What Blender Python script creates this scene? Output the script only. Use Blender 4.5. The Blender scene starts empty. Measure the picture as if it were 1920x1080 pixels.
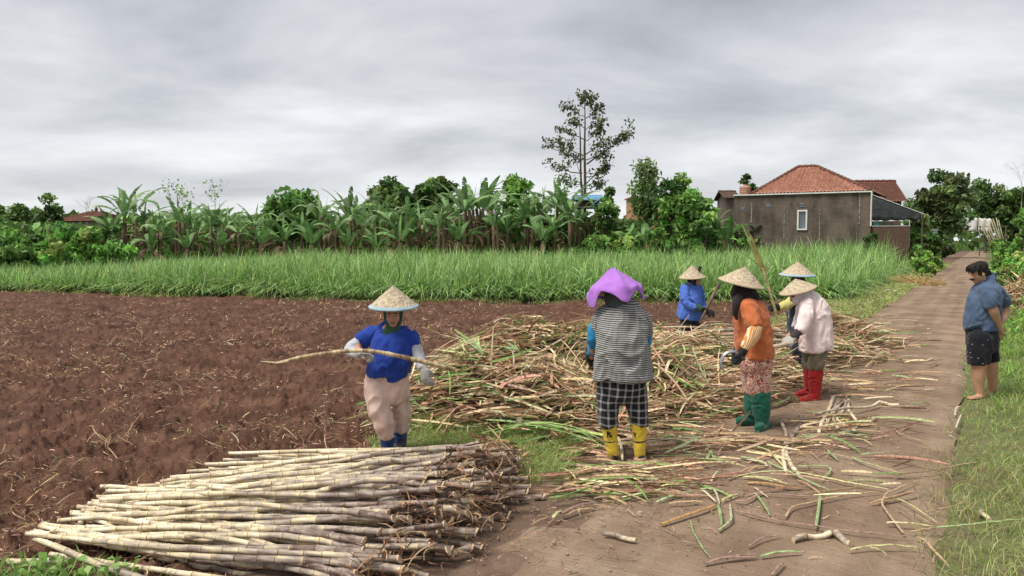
import bpy, bmesh, math, random
import numpy as np
from mathutils import Vector, Matrix, noise as mnoise

random.seed(11); RNG = np.random.default_rng(7)
SC = bpy.context.scene; COL = SC.collection

# ---------------------------------------------------------------- camera, world, sun, exposure
H = 1.8; F = 1500.0; PITCH = math.atan(90.0/F)
cam_d = bpy.data.cameras.new('camera'); cam = bpy.data.objects.new('camera', cam_d); COL.objects.link(cam)
cam.location = (0, 0, H); cam.rotation_euler = (math.pi/2-PITCH, 0, 0)
cam_d.sensor_width = 36; cam_d.lens = F/1920*36; cam_d.clip_end = 3000; cam_d.clip_start = 0.05
SC.camera = cam
SC.view_settings.view_transform = 'Standard'; SC.view_settings.look = 'None'
SC.view_settings.exposure = 0.45; SC.view_settings.gamma = 1

SUN_EL, SUN_ROT = math.radians(58), math.radians(-60)   # rotation measured from +Y
world = bpy.data.worlds.new('World'); SC.world = world; world.use_nodes = True
wt = world.node_tree; wt.nodes.clear()
def wn(t, **k):
    n = wt.nodes.new(t)
    for a, b in k.items(): setattr(n, a, b)
    return n
def wl(a, b): wt.links.new(a, b)
sky = wn('ShaderNodeTexSky', sky_type='NISHITA', sun_disc=False, sun_elevation=SUN_EL, sun_rotation=SUN_ROT)
bg1 = wn('ShaderNodeBackground'); bg1.inputs['Strength'].default_value = 0.10
wl(sky.outputs[0], bg1.inputs['Color'])
tc = wn('ShaderNodeTexCoord'); sep = wn('ShaderNodeSeparateXYZ'); wl(tc.outputs['Generated'], sep.inputs[0])
mx = wn('ShaderNodeMath', operation='MAXIMUM'); wl(sep.outputs['Z'], mx.inputs[0]); mx.inputs[1].default_value = 0.0
ad = wn('ShaderNodeMath', operation='ADD'); wl(mx.outputs[0], ad.inputs[0]); ad.inputs[1].default_value = 0.26
dx = wn('ShaderNodeMath', operation='DIVIDE'); wl(sep.outputs['X'], dx.inputs[0]); wl(ad.outputs[0], dx.inputs[1])
dy = wn('ShaderNodeMath', operation='DIVIDE'); wl(sep.outputs['Y'], dy.inputs[0]); wl(ad.outputs[0], dy.inputs[1])
cmb = wn('ShaderNodeCombineXYZ'); wl(dx.outputs[0], cmb.inputs[0]); wl(dy.outputs[0], cmb.inputs[1])
mp = wn('ShaderNodeMapping'); wl(cmb.outputs[0], mp.inputs[0]); mp.inputs['Scale'].default_value = (0.85, 1.25, 1); mp.inputs['Rotation'].default_value = (0, 0, 0.12); mp.inputs['Location'].default_value = (0.6, 0.4, 0)
n1 = wn('ShaderNodeTexNoise'); wl(mp.outputs[0], n1.inputs['Vector']); n1.inputs['Scale'].default_value = 1.15; n1.inputs['Detail'].default_value = 7; n1.inputs['Roughness'].default_value = 0.55; n1.inputs['Distortion'].default_value = 0.25
n2 = wn('ShaderNodeTexNoise'); wl(mp.outputs[0], n2.inputs['Vector']); n2.inputs['Scale'].default_value = 0.28; n2.inputs['Detail'].default_value = 3
mixn = wn('ShaderNodeMath', operation='MULTIPLY_ADD'); wl(n1.outputs[0], mixn.inputs[0]); mixn.inputs[1].default_value = 0.6
m2 = wn('ShaderNodeMath', operation='MULTIPLY'); wl(n2.outputs[0], m2.inputs[0]); m2.inputs[1].default_value = 0.4; wl(m2.outputs[0], mixn.inputs[2])
# a thin bank of brighter cloud towards the horizon
hz = wn('ShaderNodeMapRange'); wl(sep.outputs['Z'], hz.inputs[0]); hz.inputs[1].default_value = 0.0; hz.inputs[2].default_value = 0.30; hz.inputs[3].default_value = 0.10; hz.inputs[4].default_value = -0.045
ad2 = wn('ShaderNodeMath', operation='ADD'); wl(mixn.outputs[0], ad2.inputs[0]); wl(hz.outputs[0], ad2.inputs[1])
lf = wn('ShaderNodeMapRange'); wl(sep.outputs['X'], lf.inputs[0]); lf.inputs[1].default_value = -0.6; lf.inputs[2].default_value = 0.5; lf.inputs[3].default_value = 0.045; lf.inputs[4].default_value = -0.02
ad3 = wn('ShaderNodeMath', operation='ADD'); wl(ad2.outputs[0], ad3.inputs[0]); wl(lf.outputs[0], ad3.inputs[1])
rp = wn('ShaderNodeValToRGB'); wl(ad3.outputs[0], rp.inputs[0]); cr = rp.color_ramp
cr.elements[0].position = 0.38; cr.elements[0].color = (0.295, 0.305, 0.325, 1)
cr.elements[1].position = 0.69; cr.elements[1].color = (0.80, 0.81, 0.82, 1)
e = cr.elements.new(0.46); e.color = (0.40, 0.412, 0.435, 1)
e = cr.elements.new(0.56); e.color = (0.56, 0.572, 0.592, 1)
bg2 = wn('ShaderNodeBackground'); wl(rp.outputs[0], bg2.inputs['Color']); bg2.inputs['Strength'].default_value = 1.0
mxs = wn('ShaderNodeMixShader'); mxs.inputs[0].default_value = 0.92; wl(bg1.outputs[0], mxs.inputs[1]); wl(bg2.outputs[0], mxs.inputs[2])
wo = wn('ShaderNodeOutputWorld'); wl(mxs.outputs[0], wo.inputs[0])

sun_d = bpy.data.lights.new('sun', 'SUN'); sun = bpy.data.objects.new('sun', sun_d); COL.objects.link(sun)
sun_d.energy = 3.0; sun_d.angle = math.radians(24); sun_d.color = (1.0, 0.94, 0.84)
sdir = Vector((math.sin(SUN_ROT)*math.cos(SUN_EL), math.cos(SUN_ROT)*math.cos(SUN_EL), math.sin(SUN_EL)))
sdir = Vector((-0.45, -0.25, 0.9)).normalized()
sky.sun_elevation = math.asin(sdir.z); sky.sun_rotation = math.atan2(sdir.x, sdir.y)
sun.rotation_euler = sdir.to_track_quat('Z', 'Y').to_euler()

# ---------------------------------------------------------------- geometry of the view
CT, ST = math.cos(PITCH), math.sin(PITCH)
def ray(u, v):
    yy = -(v-540.0)/F
    return Vector(((u-960.0)/F, CT+yy*ST, -ST+yy*CT))
def at(u, v, Y):
    r = ray(u, v); t = Y/r.y
    return Vector((r.x*t, Y, H+r.z*t))
def gnd(u, v, z=0.0):
    r = ray(u, v); t = (H-z)/-r.z
    return Vector((r.x*t, r.y*t, z))
RD = np.array((0.511, 0.8596)); RN = np.array((0.8596, -0.511)); RO = np.array((-2.77, 0.0)); RW = 2.22
def road_t(x, y): return (x-RO[0])*RN[0] + (y-RO[1])*RN[1]
def road_s(x, y): return (x-RO[0])*RD[0] + (y-RO[1])*RD[1]
def rpt(s, t): return RO[0]+s*RD[0]+t*RN[0], RO[1]+s*RD[1]+t*RN[1]

# ---------------------------------------------------------------- numpy noise
def _h(ix, iy, seed):
    n = (ix.astype(np.int64)*374761393 + iy.astype(np.int64)*668265263 + seed*974634777) & 0x7fffffff
    n = ((n ^ (n >> 13))*1274126177) & 0x7fffffff
    return ((n ^ (n >> 16)) & 0xffff)/65535.0
def vn(x, y, seed=0):
    ix = np.floor(x); iy = np.floor(y); fx = x-ix; fy = y-iy
    fx = fx*fx*(3-2*fx); fy = fy*fy*(3-2*fy)
    a = _h(ix, iy, seed); b = _h(ix+1, iy, seed); c = _h(ix, iy+1, seed); d = _h(ix+1, iy+1, seed)
    return (a*(1-fx)+b*fx)*(1-fy)+(c*(1-fx)+d*fx)*fy
def fbm(x, y, f, oct=4, seed=0, gain=.5):
    s = 0; a = 1; t = 0
    for o in range(oct):
        ca, sa = math.cos(.6+o*1.1), math.sin(.6+o*1.1); s = s+a*vn((x*ca-y*sa)*f+o*17.3, (x*sa+y*ca)*f-o*9.1, seed+o); t += a; a *= gain; f *= 2.03
    return s/t

# ---------------------------------------------------------------- heights of the place
MOUNDS = [  # x, y, rx, ry, h : heaps of cane trash
    (-0.02, 8.6, .95, .8, .86), (-0.62, 7.9, .55, .6, .40), (1.0, 9.0, 1.0, .85, .74), (.3, 7.7, .8, .6, .38),
    (2.1, 9.9, 1.15, 1.0, .50), (1.7, 8.6, .8, .6, .26), (3.6, 10.9, .8, .6, .12),
    (4.3, 11.9, .9, .7, .30), (5.3, 13.6, .9, .8, .42), (3.0, 12.3, 1.2, .7, .20), (6.4, 15.2, .6, .5, .14)]
FEET = [(2.24, 7.4, .34), (2.28, 7.25, .3), (3.27, 8.75, .36), (3.2, 8.6, .3), (3.5, 8.2, .4), (.80, 6.3, .2), (1.0, 6.3, .2), (2.8, 8.0, .4)]
def clear_feet(x, y):
    k = np.ones(len(x), bool)
    for a, b, r in FEET: k &= ((x-a)**2+(y-b)**2) > r*r
    return k
def mound(x, y):
    x = np.asarray(x, float); y = np.asarray(y, float); m = np.zeros(np.broadcast(x, y).shape)
    for (a, b, rx, ry, h) in MOUNDS:
        q = ((x-a)/rx)**2+((y-b)/ry)**2
        g = h*np.exp(-q*1.1)
        m = np.sqrt(m*m+g*g)
    return m*(0.8+0.4*fbm(x, y, 1.9, 3, 55))
def soil_z(x, y):
    a = fbm(x, y, 1.0, 3, 3)*.20 + fbm(x, y, 4.3, 3, 9)*.06
    c = fbm(x+31, y, 9.5, 3, 21); c = np.clip((c-.50)*4.2, 0, 1); c2 = fbm(x-7, y+5, 17, 2, 33); c2 = np.clip((c2-.52)*4, 0, 1)
    z = a + c*.062 + c2*.034 + (fbm(x+3, y, 34, 2, 51)-.5)*.022 - .155
    k = np.clip((-road_t(x, y)-.55)/.9, 0, 1)
    return z*k + (k-1)*.03

# ---------------------------------------------------------------- mesh helpers
def props(o, label=None, cat=None, group=None, kind=None):
    if label: o['label'] = label
    if cat: o['category'] = cat
    if group: o['group'] = group
    if kind: o['kind'] = kind
    return o
def link(name, me, mat=None, parent=None):
    o = bpy.data.objects.new(name, me); COL.objects.link(o)
    if mat is not None:
        for m in (mat if isinstance(mat, (list, tuple)) else [mat]): me.materials.append(m)
    if parent is not None: o.parent = parent
    return o
def empty(name, loc, label, cat, group=None, rz=0):
    o = bpy.data.objects.new(name, None); COL.objects.link(o); o.location = loc; o.rotation_euler = (0, 0, rz)
    o.empty_display_size = .2
    return props(o, label, cat, group)
def copy_tree(o, parent=None):
    c = o.copy(); COL.objects.link(c)
    if parent is not None: c.parent = parent
    for ch in list(o.children): copy_tree(ch, c)
    return c
def npmesh(name, V, Q, cols=None, smooth=False):
    me = bpy.data.meshes.new(name); V = np.asarray(V, np.float32).reshape(-1, 3); Q = np.asarray(Q, np.int32)
    k = Q.shape[1]
    me.vertices.add(len(V)); me.vertices.foreach_set('co', V.ravel())
    me.loops.add(Q.size); me.loops.foreach_set('vertex_index', Q.ravel())
    me.polygons.add(len(Q)); me.polygons.foreach_set('loop_start', np.arange(0, Q.size, k, dtype=np.int32))
    try: me.polygons.foreach_set('loop_total', np.full(len(Q), k, np.int32))
    except Exception: pass
    if smooth: me.polygons.foreach_set('use_smooth', np.ones(len(Q), bool))
    if cols is not None:
        a = me.attributes.new('col', 'FLOAT_COLOR', 'POINT'); c = np.ones((len(V), 4), np.float32); c[:, :3] = np.asarray(cols).reshape(-1, 3)
        a.data.foreach_set('color', c.ravel())
    me.update(calc_edges=True)
    return me
def pymesh(name, V, Fc, smooth=False):
    me = bpy.data.meshes.new(name); me.from_pydata([tuple(v) for v in V], [], Fc)
    if smooth:
        for p in me.polygons: p.use_smooth = True
    me.update(); return me
class MB:
    """collects shapes into one mesh"""
    def __init__(s): s.V = []; s.F = []
    def add(s, V, Fc):
        b = len(s.V); s.V += [Vector(v) for v in V]; s.F += [tuple(i+b for i in f) for f in Fc]; return s
    def box(s, c, d, rz=0, R=None):
        cx = Vector(c); hx, hy, hz_ = d[0]/2, d[1]/2, d[2]/2
        M = R if R is not None else Matrix.Rotation(rz, 3, 'Z')
        V = [cx+M@Vector((a*hx, b*hy, e_*hz_)) for e_ in (-1, 1) for b in (-1, 1) for a in (-1, 1)]
        return s.add(V, [(0, 2, 3, 1), (4, 5, 7, 6), (0, 1, 5, 4), (2, 6, 7, 3), (0, 4, 6, 2), (1, 3, 7, 5)])
    def tube(s, pts, rad, n=8, cap=True):
        pts = [Vector(p) for p in pts]; rad = rad if isinstance(rad, (list, tuple)) else [rad]*len(pts)
        V = []; Fc = []
        up = Vector((.13, .21, .97))
        for i, p in enumerate(pts):
            t = (pts[min(i+1, len(pts)-1)]-pts[max(i-1, 0)]).normalized()
            a = t.cross(up)
            if a.length < .2: a = t.cross(Vector((1, 0, .1)))
            a.normalize(); b = t.cross(a)
            for j in range(n):
                th = 2*math.pi*j/n; V.append(p+(a*math.cos(th)+b*math.sin(th))*rad[i])
        for i in range(len(pts)-1):
            for j in range(n):
                k = (j+1) % n; Fc.append((i*n+j, i*n+k, (i+1)*n+k, (i+1)*n+j))
        if cap: Fc.append(tuple(range(n-1, -1, -1))); Fc.append(tuple((len(pts)-1)*n+j for j in range(n)))
        return s.add(V, Fc)
    def lathe(s, prof, c=(0, 0, 0), n=24, M=None):
        M = M or Matrix.Identity(3); c = Vector(c); V = []; Fc = []
        for (r, z) in prof:
            for j in range(n):
                th = 2*math.pi*j/n; V.append(c+M@Vector((r*math.cos(th), r*math.sin(th), z)))
        for i in range(len(prof)-1):
            for j in range(n):
                k = (j+1) % n; Fc.append((i*n+j, i*n+k, (i+1)*n+k, (i+1)*n+j))
        return s.add(V, Fc)
    def build(s, name, mat, parent=None, smooth=False, bevel=0):
        me = pymesh(name, s.V, s.F, smooth)
        o = link(name, me, mat, parent)
        if bevel:
            m = o.modifiers.new('bevel', 'BEVEL'); m.width = bevel; m.segments = 2; m.limit_method = 'ANGLE'
        return o
def ribbons(C, S, W, cols, fold=0.25, across=3, colj=None):
    """C (N,K,3) centre lines, S (N,K,3) or (N,1,3) side, W (N,K) half widths, cols (N,3) or (N,K,3)"""
    N, K, _ = C.shape
    T = np.gradient(C, axis=1); T /= np.linalg.norm(T, axis=2, keepdims=True)+1e-9
    S = np.broadcast_to(S, C.shape); S = S-T*(S*T).sum(2, keepdims=True); S = S/(np.linalg.norm(S, axis=2, keepdims=True)+1e-9)
    Nn = np.cross(T, S); W = W[:, :, None]
    if across == 3: V = np.stack([C-S*W+Nn*W*fold, C, C+S*W+Nn*W*fold], 2)
    else: V = np.stack([C-S*W, C+S*W], 2)
    a = across; V = V.reshape(-1, 3)
    if cols.ndim == 2: cols = np.repeat(cols[:, None, :], K, 1)
    c = np.repeat(cols[:, :, None, :], a, 2).copy()
    if across == 3: c[:, :, 1, :] *= 1.12
    c = c.reshape(-1, 3)
    i = np.arange(N)[:, None, None]*K*a; k = np.arange(K-1)[None, :, None]*a; j = np.arange(a-1)[None, None, :]
    b = (i+k+j).ravel(); Q = np.stack([b, b+1, b+1+a, b+a], 1)
    return V, Q, c
def merge(parts):
    Vs, Qs, Cs = [], [], []; n = 0
    for V, Q, c in parts:
        Vs.append(V); Qs.append(Q+n); Cs.append(c); n += len(V)
    return np.concatenate(Vs), np.concatenate(Qs), np.concatenate(Cs)
def blades(P, h, az, lean, w, cols, K=5, droop=.3, across=2, tipw=.05, curlpow=2.0):
    """grass-like blades from points P (N,3)"""
    N = len(P); t = np.linspace(0, 1, K)[None, :]
    dr = np.stack([np.cos(az), np.sin(az)], 1)
    hor = h[:, None]*lean[:, None]*t**curlpow
    z = h[:, None]*(t-droop*(lean[:, None])*t**2.6)
    C = np.zeros((N, K, 3)); C[:, :, 0] = P[:, 0:1]+dr[:, 0:1]*hor; C[:, :, 1] = P[:, 1:2]+dr[:, 1:2]*hor; C[:, :, 2] = P[:, 2:3]+z
    ra = az+math.pi/2+RNG.normal(0, .5, N)
    S = np.stack([np.cos(ra), np.sin(ra), np.zeros(N)], 1)[:, None, :]
    W = w[:, None]*np.clip(np.minimum(1.0, (1-t)*2.2+tipw)*(0.6+.4*np.minimum(1, t*4)), .02, 1)
    return ribbons(C, S, W, cols, across=across)
def pal(n, cs, wts=None, jit=.12, gain=1.0):
    cs = np.array(cs)*gain; i = RNG.choice(len(cs), n, p=None if wts is None else np.array(wts)/sum(wts))
    c = cs[i]*(1+RNG.normal(0, jit, (n, 1)))*(1+RNG.normal(0, jit*.35, (n, 3)))
    return np.clip(c, .004, .95)

# ---------------------------------------------------------------- materials
def _mat(name):
    m = bpy.data.materials.new(name); m.use_nodes = True; t = m.node_tree; t.nodes.clear()
    out = t.nodes.new('ShaderNodeOutputMaterial'); p = t.nodes.new('ShaderNodeBsdfPrincipled'); t.links.new(p.outputs[0], out.inputs[0])
    return m, t, p, out
def N(t, ty, **k):
    n = t.nodes.new(ty)
    ins = k.pop('ins', {})
    for a, b in k.items(): setattr(n, a, b)
    for a, b in ins.items(): n.inputs[a].default_value = b
    return n
def rgba(c): return (c[0], c[1], c[2], 1)
def coords(t, stretch=(1, 1, 1), kind='Object'):
    a = N(t, 'ShaderNodeTexCoord'); b = N(t, 'ShaderNodeMapping'); b.inputs['Scale'].default_value = stretch
    t.links.new(a.outputs[kind], b.inputs[0]); return b.outputs[0]
def bump(t, p, h, strength=.4, dist=.01):
    b = N(t, 'ShaderNodeBump', ins={'Strength': strength, 'Distance': dist}); t.links.new(h, b.inputs['Height']); t.links.new(b.outputs[0], p.inputs['Normal']); return b
def ramp(t, fac, stops):
    r = N(t, 'ShaderNodeValToRGB'); cr = r.color_ramp
    while len(cr.elements) < len(stops): cr.elements.new(.5)
    for el, (q, c) in zip(cr.elements, stops): el.position = q; el.color = rgba(c)
    t.links.new(fac, r.inputs[0]); return r.outputs[0]
def noise_mat(name, stops, scale=8, detail=6, rough=.8, bmp=.4, bdist=.01, stretch=(1, 1, 1), bscale=None, spec=.3, rnd=.58):
    m, t, p, out = _mat(name); co = coords(t, stretch)
    n = N(t, 'ShaderNodeTexNoise', ins={'Scale': scale, 'Detail': detail, 'Roughness': rnd}); t.links.new(co, n.inputs['Vector'])
    t.links.new(ramp(t, n.outputs[0], stops), p.inputs['Base Color'])
    p.inputs['Roughness'].default_value = rough; p.inputs['Specular IOR Level'].default_value = spec
    n2 = N(t, 'ShaderNodeTexNoise', ins={'Scale': bscale or scale*2.5, 'Detail': 6}); t.links.new(co, n2.inputs['Vector'])
    bump(t, p, n2.outputs[0], bmp, bdist)
    return m
def attr_mat(name, rough=.6, transl=.25, nscale=30, namp=.35, spec=.3):
    """colour comes from the per-leaf colour attribute, with mottling"""
    m, t, p, out = _mat(name)
    a = N(t, 'ShaderNodeAttribute', attribute_name='col')
    n = N(t, 'ShaderNodeTexNoise', ins={'Scale': nscale, 'Detail': 4}); t.links.new(coords(t), n.inputs['Vector'])
    r = N(t, 'ShaderNodeMapRange', ins={1: .3, 2: .7, 3: 1-namp, 4: 1+namp}); t.links.new(n.outputs[0], r.inputs[0])
    mu = N(t, 'ShaderNodeVectorMath', operation='SCALE'); t.links.new(a.outputs['Color'], mu.inputs[0]); t.links.new(r.outputs[0], mu.inputs['Scale'])
    t.links.new(mu.outputs[0], p.inputs['Base Color']); p.inputs['Roughness'].default_value = rough; p.inputs['Specular IOR Level'].default_value = spec
    if transl:
        tr = N(t, 'ShaderNodeBsdfTranslucent'); t.links.new(mu.outputs[0], tr.inputs['Color'])
        mx = N(t, 'ShaderNodeMixShader'); mx.inputs[0].default_value = transl
        t.links.new(p.outputs[0], mx.inputs[1]); t.links.new(tr.outputs[0], mx.inputs[2]); t.links.new(mx.outputs[0], out.inputs[0])
    return m
M = {}
M['soil'] = noise_mat('ploughed_soil', [(.32, (.050, .023, .014)), (.5, (.100, .047, .029)), (.70, (.178, .094, .061))], 2.0, 9, .95, .9, .03, bscale=28, rnd=.68)
M['dirt'] = noise_mat('bare_dirt', [(.3, (.075, .045, .03)), (.6, (.14, .09, .06)), (.8, (.19, .13, .09))], 6, 8, .95, .6, .02, bscale=60)
M['ground'] = noise_mat('far_ground', [(.3, (.05, .035, .02)), (.5, (.05, .07, .02)), (.75, (.07, .11, .03))], .8, 8, .95, .5, .05, bscale=8)
M['grassbase'] = noise_mat('grass_roots', [(.35, (.15, .12, .065)), (.55, (.14, .155, .06)), (.75, (.15, .20, .07))], 3, 8, .95, .6, .02, bscale=50)
M['leaf'] = attr_mat('foliage', .55, .30, 6, .25)
M['blade'] = attr_mat('grass_blades', .5, .30, 6, .22)
M['straw'] = attr_mat('dry_leaves', .8, .12, 45, .38, .15)
M['bark'] = noise_mat('bark', [(.3, (.07, .055, .04)), (.7, (.19, .155, .12))], 14, 6, .9, .8, .02, (1, 1, .25))
M['barkpale'] = noise_mat('pale_bark', [(.3, (.16, .14, .12)), (.7, (.34, .31, .27))], 14, 6, .9, .6, .02, (1, 1, .25))
# ---------------------------------------------------------------- THE GROUND, FIELD, ROAD
g = MB(); g.add([(-1500, -300, -.16), (1500, -300, -.16), (1500, 2200, -.16), (-1500, 2200, -.16)], [(0, 1, 2, 3)])
props(g.build('ground', M['ground']), kind='structure')

def sheet(name, us, ys, zf, keep, mat, smooth=True):
    U, Y = np.meshgrid(us, ys); X = (U-960.0)/F*Y
    Z = zf(X, Y); V = np.stack([X, Y, Z], 2).reshape(-1, 3)
    nu = len(us); i, j = np.meshgrid(np.arange(len(ys)-1), np.arange(nu-1), indexing='ij'); b = (i*nu+j).ravel()
    Q = np.stack([b, b+1, b+1+nu, b+nu], 1)
    cx = V[Q].mean(1); Q = Q[keep(cx[:, 0], cx[:, 1])]
    used = np.unique(Q); mp_ = np.full(len(V), -1); mp_[used] = np.arange(len(used))
    return link(name, npmesh(name, V[used], mp_[Q], smooth=smooth), mat)
us = np.concatenate([np.arange(-1500, -200, 12), np.arange(-200, 1750, 3.0)]); ys = 3.2*np.exp(np.arange(0, 2.42, .0066))
props(sheet('ploughed_field', us, ys, soil_z, lambda x, y: road_t(x, y) < -.35, M['soil']), kind='structure')

# road: concrete with a broomed surface under brown dirt
m, t, p, out = _mat('dirty_concrete'); co = coords(t)
n = N(t, 'ShaderNodeTexNoise', ins={'Scale': 1.1, 'Detail': 10, 'Roughness': .62}); t.links.new(co, n.inputs['Vector'])
c1 = ramp(t, n.outputs[0], [(.3, (.18, .120, .080)), (.5, (.26, .182, .125)), (.68, (.355, .265, .19))])
mp_ = N(t, 'ShaderNodeMapping'); mp_.inputs['Rotation'].default_value = (0, 0, 0); mp_.inputs['Scale'].default_value = (1.2, 42, 1); t.links.new(co, mp_.inputs[0])
ns = N(t, 'ShaderNodeTexNoise', ins={'Scale': 2.2, 'Detail': 5, 'Roughness': .6, 'Distortion': .3}); t.links.new(mp_.outputs[0], ns.inputs['Vector'])
sp = N(t, 'ShaderNodeTexNoise', ins={'Scale': 95, 'Detail': 3}); t.links.new(co, sp.inputs['Vector'])
mr = N(t, 'ShaderNodeMapRange', ins={1: .35, 2: .7, 3: .80, 4: 1.16}); t.links.new(ns.outputs[0], mr.inputs[0])
mr2 = N(t, 'ShaderNodeMapRange', ins={1: .3, 2: .75, 3: .86, 4: 1.18}); t.links.new(sp.outputs[0], mr2.inputs[0])
mpl = N(t, 'ShaderNodeMapping'); mpl.inputs['Scale'].default_value = (3.2, .12, 1); t.links.new(co, mpl.inputs[0]); nl_ = N(t, 'ShaderNodeTexNoise', ins={'Scale': 1.0, 'Detail': 4}); t.links.new(mpl.outputs[0], nl_.inputs['Vector']); ml_ = N(t, 'ShaderNodeMapRange', ins={1: .35, 2: .65, 3: .84, 4: 1.14}); t.links.new(nl_.outputs[0], ml_.inputs[0]); q0 = N(t, 'ShaderNodeVectorMath', operation='SCALE'); t.links.new(c1, q0.inputs[0]); t.links.new(ml_.outputs[0], q0.inputs['Scale']); c1 = q0.outputs[0]
q1 = N(t, 'ShaderNodeVectorMath', operation='SCALE'); t.links.new(c1, q1.inputs[0]); t.links.new(mr.outputs[0], q1.inputs['Scale'])
q2 = N(t, 'ShaderNodeVectorMath', operation='SCALE'); t.links.new(q1.outputs[0], q2.inputs[0]); t.links.new(mr2.outputs[0], q2.inputs['Scale'])
t.links.new(q2.outputs[0], p.inputs['Base Color']); p.inputs['Roughness'].default_value = .85; p.inputs['Specular IOR Level'].default_value = .25
bs = N(t, 'ShaderNodeMath', operation='MULTIPLY_ADD', ins={1: 1.0}); t.links.new(ns.outputs[0], bs.inputs[0]); t.links.new(sp.outputs[0], bs.inputs[2])
bump(t, p, bs.outputs[0], .5, .012); M['road'] = m
def strip(name, s0, s1, ts, zf, mat, step=.25, kind='structure', wob=None):
    ss = []; s = s0
    while s < s1: ss.append(s); s += max(step, (s-2)*.03)
    ss.append(s1); T_, S_ = np.meshgrid(ts, np.array(ss))
    if wob is not None: T_ = T_ + wob(S_, T_)
    X, Y = rpt(S_, T_); Z = zf(X, Y, S_, T_)
    # the object's own axes follow the road, so local y runs along it
    V = np.stack([T_, S_, Z], 2).reshape(-1, 3); k = len(ts)
    i, j = np.meshgrid(np.arange(len(ss)-1), np.arange(k-1), indexing='ij'); b = (i*k+j).ravel()
    o = link(name, npmesh(name, V, np.stack([b, b+1, b+1+k, b+k], 1), smooth=True), mat)
    o.matrix_world = Matrix(((RN[0], RD[0], 0, RO[0]), (RN[1], RD[1], 0, RO[1]), (0, 0, 1, 0), (0, 0, 0, 1)))
    return props(o, kind=kind)
def edge_wob(S, T):
    nb = np.clip((7-S)/2.5, 0, 1)
    e0 = (fbm(S*1.0, S*0+3, .8, 4, 77)-.5)*.45; e1 = (fbm(S*1.0, S*0+9, 1.1, 4, 78)-.5)*.35
    f0 = np.clip(1-T/.5, 0, 1); f1 = np.clip((T-(RW-.4))/.4, 0, 1)
    return (e0*1.6-.45*nb)*f0+e1*f1
def road_z(X, Y, S, T):
    e = np.minimum(T, RW-T); return .034+.02*np.clip(e/.9, 0, 1)-.06*(e < .02)+(fbm(X, Y, 2.0, 3, 5)-.5)*.012
strip('road', -3, 150, np.array([0, .03, .15, .4, .8, 1.2, 1.6, 1.9, 2.1, 2.19, RW]), road_z, M['road'], .12, wob=edge_wob)
mv = noise_mat('verge_soil', [(.35, (.12, .075, .052)), (.6, (.19, .128, .092)), (.8, (.17, .15, .08))], 2.5, 8, .95, .6, .02, bscale=50); M['vergesoil'] = mv
# verges: trodden earth under the grass, on both sides
def verge_z(X, Y, S, T): return .006+fbm(X, Y, 3.5, 3, 6)*.04*np.clip(np.abs(T-RW/2)-RW/2, 0, 1)
def vl_z(X, Y, S, T):
    k = np.clip((-T-.9)/.6, 0, 1)
    far = np.clip((Y-14)/6, 0, 1)
    return .008+fbm(X, Y, 3.5, 3, 6)*.03 - .12*k*(1-far)
strip('verge', -3, 150, np.array([-1.5, -1.2, -.9, -.6, -.3, 0, .12, .3]), vl_z, M['vergesoil'])
strip('verge', -3, 150, np.array([RW-.3, RW-.12, RW, RW+.4, RW+.8, RW+1.5, RW+2.5, RW+4, RW+6, RW+9, RW+14]), lambda X, Y, S, T: .008+fbm(X, Y, 2.5, 3, 6)*.05*np.clip(T-RW, 0, 1), M['grassbase'])
# grassy patch between the cane stack and the trash heap
def patch_z(X, Y): return soil_z(X, Y)*0+.012+.03*fbm(X, Y, 4, 3, 8)-.5*np.clip(((X+.12)/.95)**2+((Y-6.85)/1.05)**2-.75, 0, .3)
props(sheet('grass_patch', np.arange(600, 1200, 8.), 5.2*np.exp(np.arange(0, .5, .01)), patch_z, lambda x, y: ((x+.12)/1.0)**2+((y-6.85)/1.1)**2 < 1.0, M['vergesoil']), kind='structure')

# ---------------------------------------------------------------- GRASS
GREEN = [(.36, .43, .13), (.29, .39, .10), (.43, .47, .18), (.50, .46, .24), (.19, .29, .08)]
def scatter_rt(n, s0, s1, t0, t1, pw=1.0):
    """points in road coordinates, thinning with distance"""
    s = s0+(s1-s0)*RNG.random(n)**pw; t_ = t0+(t1-t0)*RNG.random(n); X, Y = rpt(s, t_); return X, Y, s, t_
def vis(X, Y, lo=-150, hi=2120): U = 960+X/Y*F; return (Y > 2.2) & (U > lo) & (U < hi)
parts_ = []
X, Y, s, t_ = scatter_rt(270000, 1.0, 34, RW-.15, RW+7, 2.35)
d = fbm(X, Y, 1.3, 3, 31); k = vis(X, Y) & (RNG.random(len(X)) < np.clip((t_-RW+.25)*1.6, .05, 1)) & (RNG.random(len(X)) < .35+.9*d)
X, Y, t_ = X[k], Y[k], t_[k]; n_ = len(X); near = Y < 12
h = (.04+.06*RNG.random(n_))*(1+.8*(fbm(X, Y, .9, 3, 12) > .55))*np.clip(.6+(t_-RW)*.6, .5, 1.3)
wd = .0022*np.clip(Y/6, 1, 3.5)
parts_.append(blades(np.stack([X, Y, np.full(n_, .02)], 1), h, RNG.random(n_)*6.28, .4+RNG.random(n_)*1.2, wd, pal(n_, GREEN, [3, 3, 3, 1.6, 2], .2)*(np.array([.70, .92, .62])*np.clip((Y-5)/5, 0, 1)[:, None]+(1-np.clip((Y-5)/5, 0, 1)[:, None])), 4, .25))
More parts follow.
